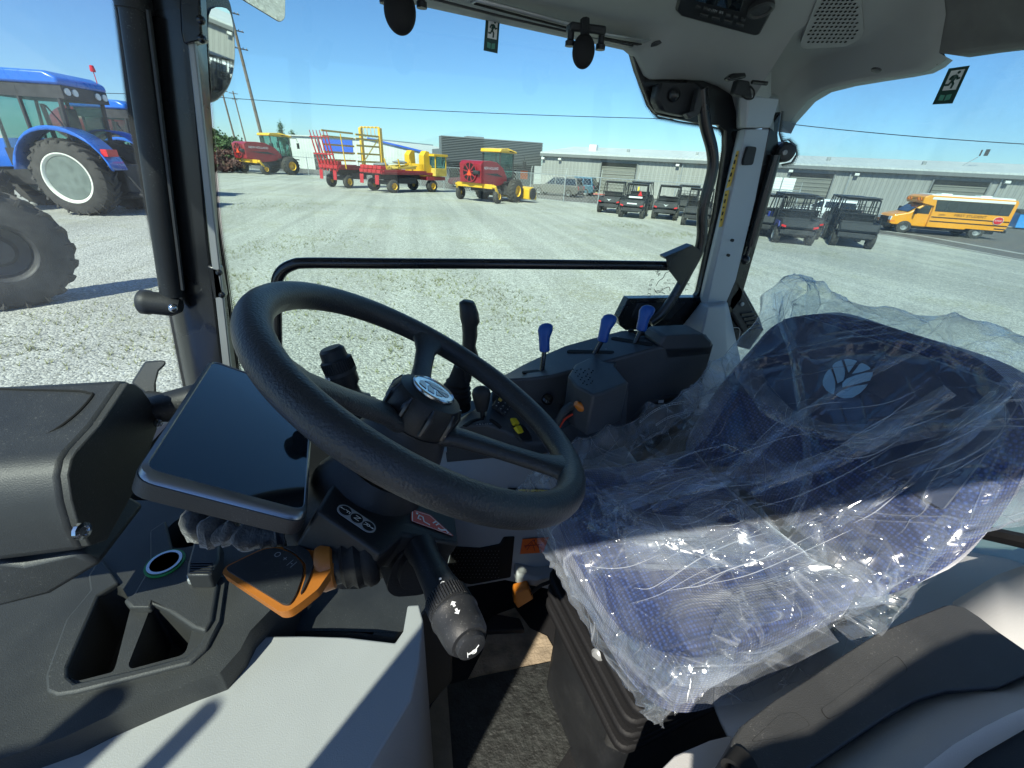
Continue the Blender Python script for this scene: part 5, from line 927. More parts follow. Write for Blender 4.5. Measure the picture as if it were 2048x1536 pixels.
LEAFH = [[(550, 505), (675, 900), (670, 1060), (630, 1200), (440, 1100), (345, 840), (400, 690)], [(845, 275), (940, 560), (935, 700), (890, 830), (750, 910), (612, 430)], [(930, 262), (1010, 248), (1268, 300), (1050, 615)], [(1400, 355), (1630, 490), (1400, 600), (1145, 650)], [(1690, 610), (1620, 840), (1100, 970), (880, 1015), (885, 900), (1250, 690)], [(1560, 930), (1350, 1180), (1150, 1300), (950, 1320), (695, 1230), (1050, 1030)]]
hx = (wpt(wang(1040, 900)) - WC).normalized(); hy = WNn.cross(hx); m = MB()
for pg in LEAFH: m.prism([WC + WNn * -.0008 + (hx * (a - 1020) + hy * (b - 790)) / 690 * .021 for a, b in pg], WNn * .0006)
m.build('leaf_relief', K['silver'], em, smooth=0)
MB().lathe(WC, WNn, [(.055, -.125), (.075, -.17), (.08, -.26)], 24).build('column_upper', K['blk'], CAB, smooth=60)
# --- steering column shroud with stickers
cpl = (WNn, WNn.dot(WC) - .150); T = PP([(634, 1020), (660, 975), (700, 935), (800, 900), (900, 960), (912, 1042), (918, 1089), (807, 1070), (763, 1109)], pl=cpl)
m = MB(); m.prism(T, -WNn * .055); shr = m.build('column_shroud', K['blk'], CAB, bev=.006, seg=3, smooth=50)
sp_ = (WNn, cpl[1] + .0012); A_ = P(690, 1022, pl=sp_); B_ = P(736, 1053, pl=sp_); u = (B_ - A_).normalized(); v = WNn.cross(u); L_ = (B_ - A_).length + .0
pill = [A_ - u * 0 + (u * -math.cos(t) + v * math.sin(t)) * .0092 for t in [math.pi * (-.5 + k / 10) for k in range(11)]] + [B_ + (u * math.cos(t) - v * math.sin(t)) * -.0092 * -1 for t in [math.pi * (-.5 + k / 10) for k in range(11)]]
pill = [A_ + (-u * math.cos(t) + v * math.sin(t)) * .0092 for t in [math.pi * (.5 - k / 10) * -1 for k in range(11)]] + [B_ + (u * math.cos(t) + v * math.sin(t)) * .0092 for t in [math.pi * (.5 - k / 10) for k in range(11)]]
st = MB().prism(pill, WNn * .0006).build('direction_sticker', K['lgt'], shr, smooth=0)
for k, s_ in enumerate(('>R', 'N', 'F>')):
    c_ = A_.lerp(B_, k / 2) + WNn * .0007; MB().lathe(c_, WNn, [(.0072, 0), (.0072, .0003), (.0001, .0003)], 24).build('sticker_disc', K['hole'], st, smooth=0)
    text('N' if k == 1 else 'F' if k == 0 else 'R', .010, K['wht'], 'sticker_letter', st, c_ + (v * 0 if k == 1 else u * (.0025 if k == 0 else -.0025)) + WNn * .0004, -v, u, .0002)
    if k != 1: d_ = -u if k == 0 else u; m = MB(); a0 = c_ + WNn * .0006 + d_ * .001; m.add([a0 + v * .0005, a0 - v * .0005, a0 + d_ * .004 - v * .0005, a0 + d_ * .004 + v * .0005, a0 + d_ * .004 + v * .0015, a0 + d_ * .004 - v * .0015, a0 + d_ * .006], [(0, 1, 2, 3), (4, 5, 6)]); m.build('sticker_arrow', K['wht'], st, smooth=0)
sp2 = (WNn, cpl[1] + .001); rs = MB().prism(rounded(PP([(822, 1018), (860, 1030), (908, 1073), (822, 1042)], pl=sp2), .003), WNn * .0005).build('red_warning_sticker', K['red'], shr, smooth=0)
rr = PP([(822, 1018), (860, 1030), (908, 1073), (822, 1042)], pl=(WNn, cpl[1] + .0017)); c_ = sum(rr, V()) / 4; o2 = [c_ + (p - c_) * .94 for p in rr]; i2 = [c_ + (p - c_) * .88 for p in rr]
MB().rows([o2 + o2[:1], i2 + i2[:1]]).build('sticker_border', K['wht'], rs, smooth=0)
m = MB(); pl3 = (WNn, cpl[1] + .0018)
def lim(pts, r=.0011): m.tube(PP(pts, pl=pl3), r, 5, flat=.2, up=WNn)
m.lathe(P(834, 1027, pl=pl3), WNn, [(.0017, 0), (.0017, .0004), (.0001, .0004)], 10); lim([(838, 1030), (846, 1034), (848, 1043), (860, 1050)]); lim([(838, 1031), (836, 1037), (842, 1039)]); lim([(866, 1046), (872, 1043), (878, 1047), (872, 1050)]); lim([(876, 1056), (882, 1060), (892, 1060), (896, 1066)], .0014)
m.build('warning_pictogram', K['wht'], rs, smooth=0)
# --- shift stalk (left), light stalk (right), wiper stalk (upper left)
ZK = -.388
Bc = P(690, 1122, z=ZK - .018); kd = (P(560, 1155, z=ZK - .02) - Bc).normalized()
m = MB(); m.lathe(Bc, kd, [(.030, -.034), (.033, -.030), (.034, -.024), (.030, -.018), (.033, -.012), (.028, -.006), (.030, .0), (.024, .004)], 32); m.build('stalk_collar', K['rub'], CAB, smooth=60)
def zp(l, z): return PP(l, z=z)
full = [(443, 1146), (452, 1132), (524, 1097), (552, 1094), (613, 1092), (652, 1093), (668, 1108), (668, 1132), (648, 1160), (637, 1177), (602, 1205), (578, 1222), (560, 1224)]
ks = MB().prism(rounded(zp(full, ZK), .007), (.001, .001, -.011)).build('shift_stalk', K['bro'], CAB, bev=.005, seg=3, smooth=50)
MB().prism(rounded(zp([(470, 1142), (540, 1106), (612, 1098), (655, 1112), (655, 1136), (628, 1176), (592, 1206), (566, 1212)], ZK - .010), .01), (.006, .012, -.020)).build('knob_underside', K['blk'], ks, bev=.006, seg=3, smooth=50)
MB().lathe(P(655, 1133, z=ZK - .016), kd, [(.021, -.008), (.0245, -.006), (.0255, .004), (.0225, .010), (.020, .010)], 28, closed=True).build('orange_collar', K['bro'], ks, smooth=50)
MB().tube([P(640, 1136, z=ZK - .016), Bc + kd * -.01], .022, 16).build('stalk_neck', K['blk'], ks)
MB().prism(rounded(zp([(448, 1136), (524, 1099), (552, 1095), (586, 1107), (606, 1128), (605, 1150), (592, 1188), (580, 1208), (566, 1208)], ZK + .003), .006), (.001, .001, -.012)).build('knob_face', K['blk2'], ks, bev=.003, smooth=50)
MB().prism(rounded(zp([(562, 1092), (600, 1091), (618, 1102), (628, 1126), (620, 1150), (606, 1180), (600, 1188), (612, 1150), (611, 1126), (590, 1105)], ZK + .0035), .004), (.002, .003, -.030)).build('knob_band', K['blk2'], ks, bev=.002, smooth=50)
a_ = P(548, 1106, z=ZK + .0034); b_ = P(592, 1131, z=ZK + .0034); text('O  +  |-|', .009, K['lgt'], 'knob_print', ks, (a_ + b_) / 2, b_ - a_, V((0, 0, 1)).cross(b_ - a_), .0004)
L0 = P(852, 1118, d=.50); L1 = P(940, 1288, d=.40); la_ = (L1 - L0).normalized(); LL = (L1 - L0).length
m = MB(); bx_ = P(845, 1130, d=.53); m.prism(rounded(PP([(810, 1098), (880, 1085), (902, 1100), (890, 1150), (850, 1190), (790, 1195), (772, 1180), (785, 1130)], pl=(la_, la_.dot(bx_))), .012), la_ * -.05); m.build('stalk_boot', K['rub'], CAB, bev=.006, seg=3)
m = MB(); m.prism(rounded(PP([(822, 1110), (874, 1100), (886, 1115), (876, 1150), (846, 1178), (806, 1180), (798, 1165), (806, 1130)], pl=(la_, la_.dot(bx_) + .012)), .01), la_ * -.03); m.build('stalk_boot', K['rub'], CAB, bev=.005, seg=3)
ls = MB().lathe(L0, la_, [(.020, -.02), (.0165, 0), (.0180, LL * .34), (.0205, LL * .46), (.0212, LL * .50)], 32).build('light_stalk', K['blk'], CAB, smooth=40)
m = MB(); prof = [(.0205, LL * .50), (.0222, LL * .51), (.0226, LL * .67), (.0205, LL * .675)]
m.lathe(L0, la_, prof, 48); sl_ = m.build('stalk_ring', K['blk'], ls, smooth=40)
u1 = la_.orthogonal().normalized(); u2 = la_.cross(u1); m = MB()
for k in range(48): a = 2 * math.pi * k / 48; q_ = (u1 * math.cos(a) + u2 * math.sin(a)) * .0228; m.tube([L0 + la_ * LL * .52 + q_, L0 + la_ * LL * .66 + q_], .0010, 4)
m.build('ring_knurl', K['blk'], sl_)
MB().lathe(L0, la_, [(.0215, LL * .69), (.0245, LL * .695), (.0248, LL * .72), (.0236, LL * .73), (.0225, LL * .86), (.0212, LL * .94), (.0175, LL * .985), (.0165, LL * .985), (.001, LL * .985)], 40).build('stalk_tip', K['blk'], ls, smooth=50)
MB().lathe(L0, la_, [(.0145, LL * .99), (.014, LL * 1.035), (.010, LL * 1.05), (.001, LL * 1.055)], 32).build('horn_button', K['blk'], ls, smooth=50)
def onst(px, py, t, r):                                          # a point of the stalk's skin that faces the driver's side at t along it
    c_ = L0 + la_ * LL * t; w_ = P(px, py, d=(M3.transposed() @ c_).z * -1) - c_; w_ -= la_ * w_.dot(la_); back = -ray(px, py).normalized(); back -= la_ * back.dot(la_); back -= w_ * (back.dot(w_) / max(w_.dot(w_), 1e-9)); back.normalize()
    wl_ = min(w_.length, r * .98); return c_ + w_.normalized() * wl_ + back * math.sqrt(max(r * r - wl_ * wl_, 0)), (w_.normalized() * wl_ + back * math.sqrt(max(r * r - wl_ * wl_, 0))).normalized()
for (px, py, t, r, s_, sz) in ((906, 1180, .49, .0214, '\u2022 O', .010), (938, 1226, .80, .0236, '\u21e6\u21e8', .009)):
    p_, n_ = onst(px, py, t, r)
    if '\u21e6' in s_:
        m = MB()
        for dd, sg in ((-.0045, -1), (.0045, 1)):
            c_ = p_ + la_ * dd; s0 = n_.cross(la_)
            m.prism([c_ - la_ * .003 * sg + s0 * .0012, c_ + la_ * .0005 * sg + s0 * .0012, c_ + la_ * .0005 * sg + s0 * .003, c_ + la_ * .0038 * sg, c_ + la_ * .0005 * sg - s0 * .003, c_ + la_ * .0005 * sg - s0 * .0012, c_ - la_ * .003 * sg - s0 * .0012], n_ * .0004)
        m.build('indicator_arrows', K['wht'], ls, smooth=0)
    else: m = MB(); s0 = n_.cross(la_); m.lathe(p_ - la_ * .004 - s0*.0, n_, [(.0013, 0), (.0013, .0006), (.0001, .0006)], 12); m.lathe(p_ + la_ * .003, n_, [(.0018, 0), (.0025, 0), (.0025, .0006), (.0018, .0006)], 14, closed=True); m.build('position_marks', K['wht'], ls, smooth=0)
hc = L0 + la_ * (LL * 1.056); hu = (P(948, 1295, d=.39) - P(925, 1295, d=.39)); hu -= la_ * hu.dot(la_); hu.normalize(); hv = la_.cross(hu) 
m = MB(); hp = lambda a, b: hc + (hu * a + hv * b) * .0065 + la_ * .0006
m.tube([hp(-.9, -.15), hp(.2, -.15), hp(.9, .55)], [.0003, .0004, .0004], 5); m.tube([hp(-.9, .15), hp(-.9, -.8)], .0004, 5); m.tube([hp(-.85, -.35), hp(.3, -.35), hp(.55, -.1)], .0003, 5); m.tube([hp(math.cos(a) * .4 + .1, math.sin(a) * .35 - .3) for a in [k * .63 for k in range(10)]], .0003, 5, closed=True)
m.build('horn_symbol', K['wht'], ls, smooth=0)
w0 = P(712, 812, d=.70); w1_ = P(663, 700, d=.66); wx_ = (w1_ - w0).normalized(); WL = (w1_ - w0).length
ws = MB().lathe(w0, wx_, [(.040, -.015), (.034, -.01), (.034, 0), (.028, .004), (.028, .010), (.022, .014), (.017, .02), (.016, WL * .35), (.0215, WL * .42), (.023, WL * .60)], 28).build('wiper_stalk', K['blk'], CAB, smooth=45)
MB().lathe(w0, wx_, [(.0245, WL * .60), (.0245, WL * .66)], 28).build('stalk_ring', K['blk2'], ws, smooth=45)
m = MB(); m.lathe(w0, wx_, [(.0235, WL * .66), (.0235, WL * .84), (.020, WL * .86), (.019, WL), (.015, WL * 1.04), (.001, WL * 1.04)], 28)
uu = wx_.orthogonal().normalized(); u3 = wx_.cross(uu)
for k in range(40): a = 2 * math.pi * k / 40; q_ = (uu * math.cos(a) + u3 * math.sin(a)) * .0237; m.tube([w0 + wx_ * WL * .67 + q_, w0 + wx_ * WL * .83 + q_], .0008, 4)
m.build('stalk_tip', K['blk'], ws, smooth=40)
L0, la_, LL, L1s = w0, wx_, WL, None
for px, s_ in ((645, 'O'), (655, 'O'), (667, 'O'), (678, '-')):
    p_, n_ = onst(px, 733 if px != 678 else 741, .62, .0249); m = MB(); m.lathe(p_, n_, [(.0013, 0), (.0024, 0), (.0024, .0006), (.0013, .0006)], 12, closed=True); m.build('interval_mark', K['wht'], ws, smooth=0)
# --- terminal display on its arm
bl, br, tl = P(264, 948, d=.39), P(617, 1040, d=.440), P(419, 717, d=.652)
uu = (br - bl).normalized(); ww = (tl - bl); WH = ww.length; ww.normalize(); nn_ = uu.cross(ww).normalized(); WW = (br - bl).length
def dq(a, b, h=0): return bl + uu * a + ww * b + nn_ * h
def rect(i, h, r, i2=None): i2 = i2 or (i, i, i, i); return rounded([dq(i2[0], i2[1], h), dq(WW - i2[2], i2[1], h), dq(WW - i2[2], WH - i2[3], h), dq(i2[0], WH - i2[3], h)], r, 6)
dsp = MB().prism(rect(0, -.006, .020), -nn_ * .018).build('terminal_display', K['blk2'], CAB, bev=.004, seg=3, smooth=50)
o1 = rect(0, -.006, .020, (.001, .001, .001, .001)); o2 = rect(0, .0, .018, (.002, .004, .002, .003)); o3 = rect(0, .0012, .014, (.006, .012, .005, .005)); o4 = rect(0, -.0005, .013, (.007, .013, .006, .006))
MB().rows([o1, o2, o3, o4], close=True).build('bezel', K['silver'], dsp, smooth=60)
MB().prism(rect(0, -.0002, .013, (.0065, .0125, .0055, .0055)), -nn_ * .003).build('screen', K['scr'], dsp, smooth=0)
m = MB(); m.tube([dq(WW * .1, WH * .8, -.03), P(330, 815, d=.60), P(300, 810, d=.62)], .021, 14); m.build('display_arm', K['blk'], CAB)
# clamp handle behind the box
m = MB(); m.prism(PP([(262, 766), (290, 722), (330, 720), (333, 728), (318, 742), (312, 765), (313, 790), (296, 792)], d=.62), ray(300, 760) * .025); m.build('clamp_handle', K['blk2'], CAB, bev=.004)
# crumpled cloth cover under the display, connector
random.seed(5); m = MB(); pts = smooth_path([P(385, 1046, d=.50), P(420, 1058, d=.49), P(470, 1068, d=.49), P(530, 1074, d=.49), P(570, 1066, d=.50)], 8); m.tube(pts, [.0135 + random.uniform(-.004, .005) for _ in pts], 14)
for i, v0 in enumerate(m.v): m.v[i] = v0 + V([noise.noise(v0 * 70 + V((k * 9, 0, 0))) for k in range(3)]) * .006
m.build('cable_sleeve', K['cloth'], CAB, smooth=80)
# --- dash housing on the left, with curved front, end cap, grooved lid
XB = -.36; cap = [(256, 766), (270, 768), (284, 778), (300, 800), (313, 828), (315, 858), (270, 980), (215, 1080), (180, 1092), (158, 1050), (144, 1000), (137, 950), (143, 920), (155, 900), (200, 850)]
cp = PP(cap, x=XB); pc = sum(cp, V()) / len(cp)
out = [pc + (p - pc) * 1.035 + V((-.008, 0, .001)) for p in cp]
box = MB(); rws = [[V((XB - dx, p.y - (0 if dx < .1 else dx * .02), p.z)) for p in out] for dx in (.006, .1, .25, .45)]; box.rows(rws, close=True); n_ = len(out); box.f += [tuple(range(n_)), tuple(range(3 * n_, 4 * n_))]
bxh = box.build('dash_housing', K['blk2'], CAB, bev=.006, seg=3, smooth=40)
MB().prism(cp, (-.012, 0, 0)).build('end_cap', K['tray'], bxh, bev=.0015, smooth=50)
tz = [P(0, 870, x=XB) ]
top_y0, top_y1 = min(p.y for p in cp), max(p.y for p in cp)
for (a, b), rr_ in (((313, 845), .006), ((160, 1062), .009)): MB().lathe(P(a, b, x=XB + .004), (1, -.2, .1), [(rr_, 0), (rr_, .004), (rr_ * .6, .005), (rr_ * .5, .003), (.0005, .003)], 12).build('cap_screw', K['chr'], bxh, smooth=30)
def ontop(px, py):                                              # point on the lid plane of the housing
    a, b, c = out[0] , out[14], out[0] + V((-1, 0, 0)); n__ = (b - a).cross(c - a).normalized(); n__ = n__ if n__.z > 0 else -n__; return P(px, py, pl=(n__, n__.dot(a) + .0006)), n__
gp = [(0, 778), (60, 780), (150, 782), (176, 786), (184, 792), (150, 830), (100, 866), (60, 878), (0, 886), (-80, 892)]
pts = [ontop(a, b)[0] for a, b in gp]; MB().tube(smooth_path(pts, 4), .0016, 6).build('lid_groove', K['hole'], bxh)
# parts below the housing
m = MB(); m.prism(PP([(-60, 1120), (40, 1130), (150, 1105), (200, 1130), (100, 1190), (-60, 1230)], y=.43), (0, .1, 0)); m.build('dash_lower_cover', K['blk2'], CAB, bev=.006)
# --- left tray console with real pockets
zt_ = -.60
outer = PP([(-120, 1200), (60, 1175), (190, 1120), (262, 1000), (560, 1010), (600, 1100), (560, 1200), (500, 1262), (480, 1300), (440, 1345), (375, 1368), (300, 1398), (200, 1440), (130, 1474), (-120, 1560)], z=zt_)
h1 = PP([(345, 1035), (250, 1195), (262, 1212), (230, 1330), (222, 1345), (240, 1340), (150, 1362), (134, 1350), (136, 1335), (200, 1205), (300, 1025)], z=zt_)
h1 = PP([(240, 1170), (264, 1205), (232, 1330), (226, 1344), (152, 1363), (137, 1352), (136, 1335), (196, 1190)], z=zt_)
h2 = PP([(304, 1207), (330, 1222), (384, 1256), (382, 1270), (370, 1309), (262, 1338), (256, 1330)], z=zt_)
h3 = [P(390, 1055, z=zt_) + V((math.cos(t) * .045, math.sin(t) * .045, 0)) for t in [2 * math.pi * k / 28 for k in range(28)]]
MB().plate(outer, [rounded(h1, .01), rounded(h2, .008), h3], (0, 0, -.35), (0, 0, -.09)).build('tray_console', K['tray'], CAB, bev=.003, smooth=40)
rim = PP([(200, 1112), (238, 1165), (196, 1190), (134, 1332), (134, 1352), (150, 1366), (256, 1342), (372, 1312), (400, 1286), (420, 1240), (432, 1150), (452, 1150), (438, 1250), (414, 1296), (380, 1326), (150, 1384), (112, 1390), (92, 1382), (90, 1350), (130, 1240), (180, 1180), (176, 1150)], z=zt_ + .006)
MB().prism(rim, (0, 0, -.01)).build('tray_rim', K['tray'], CAB, bev=.003)
MB().prism(PP([(266, 1188), (300, 1130), (300, 1060), (330, 1040), (345, 1100), (420, 1150), (436, 1168), (424, 1240), (410, 1262), (384, 1254), (330, 1218), (304, 1205), (300, 1214), (258, 1214), (246, 1200)], z=zt_ + .012), (0, 0, -.014)).build('tray_step', K['tray'], CAB, bev=.005, seg=3)
cpt = P(330, 1126, z=zt_ + .013); m = MB(); m.lathe(cpt, (0, 0, 1), [(.019, 0), (.023, 0), (.023, .003), (.019, .003)], 32, closed=True); sk_ = m.build('socket_ring', K['chr'], CAB); m = MB(); m.lathe(cpt, (0, 0, 1), [(.0235, -.002), (.0265, -.002), (.0265, .001), (.0235, .001)], 32, closed=True); m.build('green_light_ring', K['grn2'], sk_); m = MB(); m.lathe(cpt, (0, 0, 1), [(.019, .0005), (.001, .0005)], 32); m.build('socket_hole', K['hole'], sk_)
m = MB(); c_ = P(405, 1110, z=zt_ + .03); m.prism(PP([(388, 1078), (440, 1078), (438, 1118), (420, 1150), (372, 1150), (374, 1128)], z=zt_ + .04), (0, 0, -.03)); cn = m.build('connector_block', K['blk2'], CAB, bev=.004)
for k in range(5): m = MB(); b = 1124 + k * 5; m.prism(PP([(380, b), (424, b), (423, b + 2), (379, b + 2)], z=zt_ + .042), (0, 0, -.004)); m.build('connector_rib', K['gloss'], cn)
m = MB(); m.prism(PP([(372, 1148), (422, 1150), (428, 1158), (374, 1162)], z=zt_ + .02), (0, 0, -.01)); m.build('connector_clip', K['gmet'], cn, bev=.002)
# light grey lower panel and its side
low_ = PP([(-150, 1570), (128, 1478), (135, 1482), (200, 1446), (384, 1366), (470, 1318), (484, 1282), (496, 1272), (600, 1271), (700, 1274), (790, 1285), (806, 1262), (815, 1210), (838, 1208), (846, 1240), (838, 1330), (822, 1400), (740, 1536), (660, 1640), (-150, 1800)], z=-.64)
MB().prism(low_, (0, 0, -.5)).build('lower_door_side_panel', K['grey'], CAB, bev=.010, seg=3, smooth=50)
MB().prism(PP([(600, 1130), (900, 1130), (900, 1180), (806, 1262), (790, 1283), (700, 1270), (480, 1268), (500, 1180)], z=-.70), (0, 0, -.3)).build('column_foot', K['blk2'], CAB, bev=.006)
# --- right console
B2 = PP([(985, 760), (1017, 746), (1048, 728), (1090, 708), (1132, 690), (1190, 674), (1245, 660), (1300, 659), (1411, 668)], y=.99)
F2 = PP([(985, 778), (1010, 758), (1060, 756), (1100, 752), (1128, 745), (1180, 731), (1240, 715), (1316, 694), (1426, 690)], y=.85)
lo = [V((p.x, .85, -.72)) for p in F2]; bk = [V((p.x, 1.0, -.8)) for p in B2]
m = MB(); m.rows([bk, B2, F2, lo]); rcn = m.build('right_console', K['pod'], CAB, bev=.006, seg=3, smooth=30)
def onc(px, py, h=0):                                           # point on the console's sloping top
    best = None
    for i in range(len(F2) - 1):
        a, b, c = F2[i], F2[i + 1], B2[i]; n = (b - a).cross(c - a).normalized(); n = n if n.z > 0 else -n; p = P(px, py, pl=(n, n.dot(a) + h)); 
        if min(a.x, c.x) - .02 <= p.x <= max(b.x, B2[i + 1].x) + .02 and (best is None or abs(p.y - .92) < abs(best[0].y - .92)): best = (p, n)
    return best if best else (P(px, py, y=.92), V((0, -.3, .95)))
m = MB(); m.prism(PP([(1316, 690), (1330, 672), (1410, 668), (1426, 684), (1424, 708), (1332, 717), (1326, 700)], y=.85), (0, .08, -.004)); m.build('console_end_box', K['pod'], CAB, bev=.006)
for (a, b, c, d_, wd) in ((1052, 744, 1110, 738, .010), (1140, 703, 1222, 705, .008), (1228, 677, 1300, 689, .008)):
    A_, n_ = onc(a, b, .0); B_, _ = onc(c, d_, .0); dr = (B_ - A_).normalized(); s_ = n_.cross(dr).normalized(); ends = []
    ring = [A_ + (-dr * math.sin(t) + s_ * math.cos(t)) * wd for t in [math.pi * k / 8 for k in range(9)]] + [B_ + (dr * math.sin(t) - s_ * math.cos(t)) * wd for t in [math.pi * k / 8 for k in range(9)]]
    MB().prism([p + n_ * .001 for p in ring], -n_ * .004).build('lever_slot', K['hole'], rcn)
def lever(bp, kp, mt, sc_=1.0, lab=None):
    A_ = onc(*bp)[0]; dpt = -(M3.transposed() @ A_).z; B_ = P(*kp[0], d=dpt - .01); T_ = P(*kp[1], d=dpt - .02); ax = (T_ - B_); L_ = ax.length
    m = MB(); m.tube([A_ - ax.normalized() * .02, B_ + ax * .1], .006, 10); lv = m.build('control_lever', K['gloss'], CAB, label=lab)
    vw = ray(*kp[0]).normalized(); s_ = ax.normalized().cross(vw).normalized(); f_ = s_.cross(ax.normalized())
    rws = []
    for t, wd, dp, of in ((0, .010, .008, 0), (.06, .013, .010, 0), (.3, .013, .011, -.001), (.5, .014, .012, -.001), (.75, .0185, .014, .001), (.9, .0165, .012, .003), (.97, .011, .008, .004), (1.0, .004, .003, .004)):
        c_ = B_ + ax * t + s_ * of * -1; rws.append([c_ + s_ * wd * sc_ * math.cos(a) + f_ * dp * sc_ * math.sin(a) for a in [2 * math.pi * k / 18 for k in range(18)]])
    mb = MB(); mb.rows(rws, close=True); mb.f += [tuple(range(18)), tuple(range(7 * 18, 8 * 18))]; mb.build('lever_knob', K[mt], lv, smooth=60); return lv
lever((1082, 742), ((1089, 704), (1090, 646)), 'lblue', lab='blue knob lever nearest the steering wheel'); lever((1186, 706), ((1204, 684), (1220, 628)), 'lblue', lab='middle blue knob lever'); lever((1268, 684), ((1282, 662), (1296, 610)), 'lblue', lab='rear blue knob lever by the pillar')
for (a, b) in ((1065, 734), (1100, 732), (1155, 697), (1182, 697), (1212, 698), (1236, 673), (1290, 682)): p_, n_ = onc(a, b, .0012); text('rz' if a < 1200 else 'F2', .006, K['lgt'], 'slot_print', rcn, p_, V((1, 0, 0)), n_.cross(V((1, 0, 0))), 0)
for k in range(9):
    p_, n_ = onc(1262 + k * 11, 662 + (k % 3) * 3, .004); MB().box(p_, (.014, .010, .008), .3 * (k % 3)).build('rocker_switch', K['hole'], rcn, bev=.002)
    if k % 2: MB().box(p_ + V((0, -.001, .005)), (.005, .002, .001)).build('switch_mark', K['wht'], rcn)
# front pod with lever quadrant, keypad, yellow buttons
F3 = PP([(893, 872), (905, 862), (930, 850), (975, 848), (1012, 862), (1055, 886), (1110, 888)], y=.76); B3 = PP([(912, 842), (930, 830), (955, 815), (985, 780), (1020, 768), (1070, 762), (1126, 764)], y=.90)
m = MB(); m.rows([[V((p.x, .92, -.8)) for p in B3], B3, F3, [V((p.x, .76, P(1000, 917, y=.76).z)) for p in F3], [V((p.x, .80, P(1000, 917, y=.76).z)) for p in F3]]); pod = m.build('front_pod', K['pod'], CAB, bev=.006, seg=3, smooth=30)
MB().prism(PP([(1100, 870), (1100, 915), (1182, 920), (1215, 905), (1250, 892), (1257, 766), (1200, 787), (1170, 800), (1180, 830), (1140, 850)], y=.765), (0, .1, 0)).build('side_cover', K['pod'], CAB, bev=.006, seg=3)
# raised armrest block with vent dots
tp = PP([(1138, 744), (1158, 724), (1190, 716), (1236, 711), (1232, 730), (1257, 762), (1205, 786), (1178, 790), (1160, 775)], y=.80)
aZ = P(1205, 770, y=.76).z; tp = PP([(1136, 750), (1150, 728), (1176, 716), (1238, 712), (1230, 732), (1257, 764), (1206, 785), (1186, 790), (1164, 778), (1150, 770)], z=aZ + .012)
blk = MB().prism(tp, (0, 0, -.10)).build('raised_block', K['pod'], CAB, bev=.005, seg=3)
m = MB()
for r in range(5):
    for c in range(6):
        a = 1146 + c * 8 + r * 5; b = 738 + r * 7 + (c % 2) * 3
        if a < 1188: p_ = P(a, b, z=aZ + .0125); m.lathe(p_, (0, 0, 1), [(.0016, -.001), (.0016, .0006), (.0001, .0006)], 6)
m.build('vent_dots', K['hole'], blk)
arc = smooth_path(PP([(1112, 850), (1128, 822), (1150, 808), (1176, 800), (1196, 798)], y=.75), 5); m = MB(); m.tube(arc, .012, 10, flat=.6); m.build('throttle_arc', K['blk2'], CAB)
m = MB(); m.tube([p + V((0, -.008, -.018)) for p in arc], .0025, 6); m.build('throttle_red_line', K['red'], CAB)
MB().prism(PP([(1178, 812), (1186, 790), (1200, 786), (1212, 795), (1206, 826), (1190, 828)], y=.745), (0, .03, 0)).build('throttle_guide', K['blk'], CAB, bev=.004)
c_ = P(1161, 814, y=.725); MB().tube([c_ + V((-.012, 0, .01)), c_, c_ + V((.01, -.002, -.002))], [.006, .0105, .009], 12).build('orange_throttle_knob', K['org'], CAB, smooth=60)
c_ = P(1094, 800, y=.84); MB().lathe(c_, (0, -.5, .85), [(.014, 0), (.013, .008), (.009, .012), (.001, .013)], 16).build('rotary_knob', K['gloss'], CAB)
def onp(px, py, h=.0):
    best = None
    for i in range(len(F3) - 1):
        a, b, c = F3[i], F3[i + 1], B3[i]; n = (b - a).cross(c - a).normalized(); n = n if n.z > 0 else -n; p = P(px, py, pl=(n, n.dot(a) + h))
        if min(a.x, c.x) - .01 <= p.x <= max(b.x, B3[i + 1].x) + .01 and (best is None or abs(p.y - .83) < abs(best[0].y - .83)): best = (p, n)
    return best if best else (P(px, py, y=.83), V((0, -.5, .8)))
A_ = [onp(a, b, .002)[0] for a, b in ((930, 852), (945, 842), (965, 838), (985, 842), (1002, 856))]; MB().tube(smooth_path(A_, 4), .006, 8, flat=.4).build('quadrant_slot', K['hole'], pod)
p_, n_ = onp(968, 848, .003); text('+ E L N O', .008, K['wht'], 'quadrant_print', pod, p_, V((1, 0, -.05)), n_.cross(V((1, 0, 0))), 0)
A_ = onp(966, 838)[0]; dpt = -(M3.transposed() @ A_).z; B_ = P(964, 822, d=dpt - .01); T_ = P(962, 772, d=dpt - .03); ax = T_ - B_; vw = ray(964, 800).normalized(); s_ = ax.normalized().cross(vw).normalized(); f_ = s_.cross(ax.normalized())
m = MB(); m.tube([A_, B_ + ax * .1], .006, 8); lv = m.build('control_lever', K['blk'], CAB, label='short lever with black oval knob'); rws = [[B_ + ax * t + s_ * wd * math.cos(a) + f_ * wd * .7 * math.sin(a) for a in [2 * math.pi * k / 18 for k in range(18)]] for t, wd in ((0, .012), (.1, .014), (.4, .018), (.7, .021), (.88, .018), (.97, .011), (1, .003))]
mb = MB(); mb.rows(rws, close=True); mb.f += [tuple(range(18))]; mb.build('lever_knob', K['blk'], lv, smooth=60)
quad = [(990, 806), (1004, 786), (1026, 798), (1014, 826)]; kc_, kn = onp(1006, 808, .004); quad = [(985, 812), (1001, 787), (1030, 809), (1011, 831)]; kp_ = [P(a, b, pl=(kn, kn.dot(kc_))) for a, b in quad]; kpad = MB().prism(kp_, -kn * .004).build('keypad', K['blk'], pod, bev=.001)
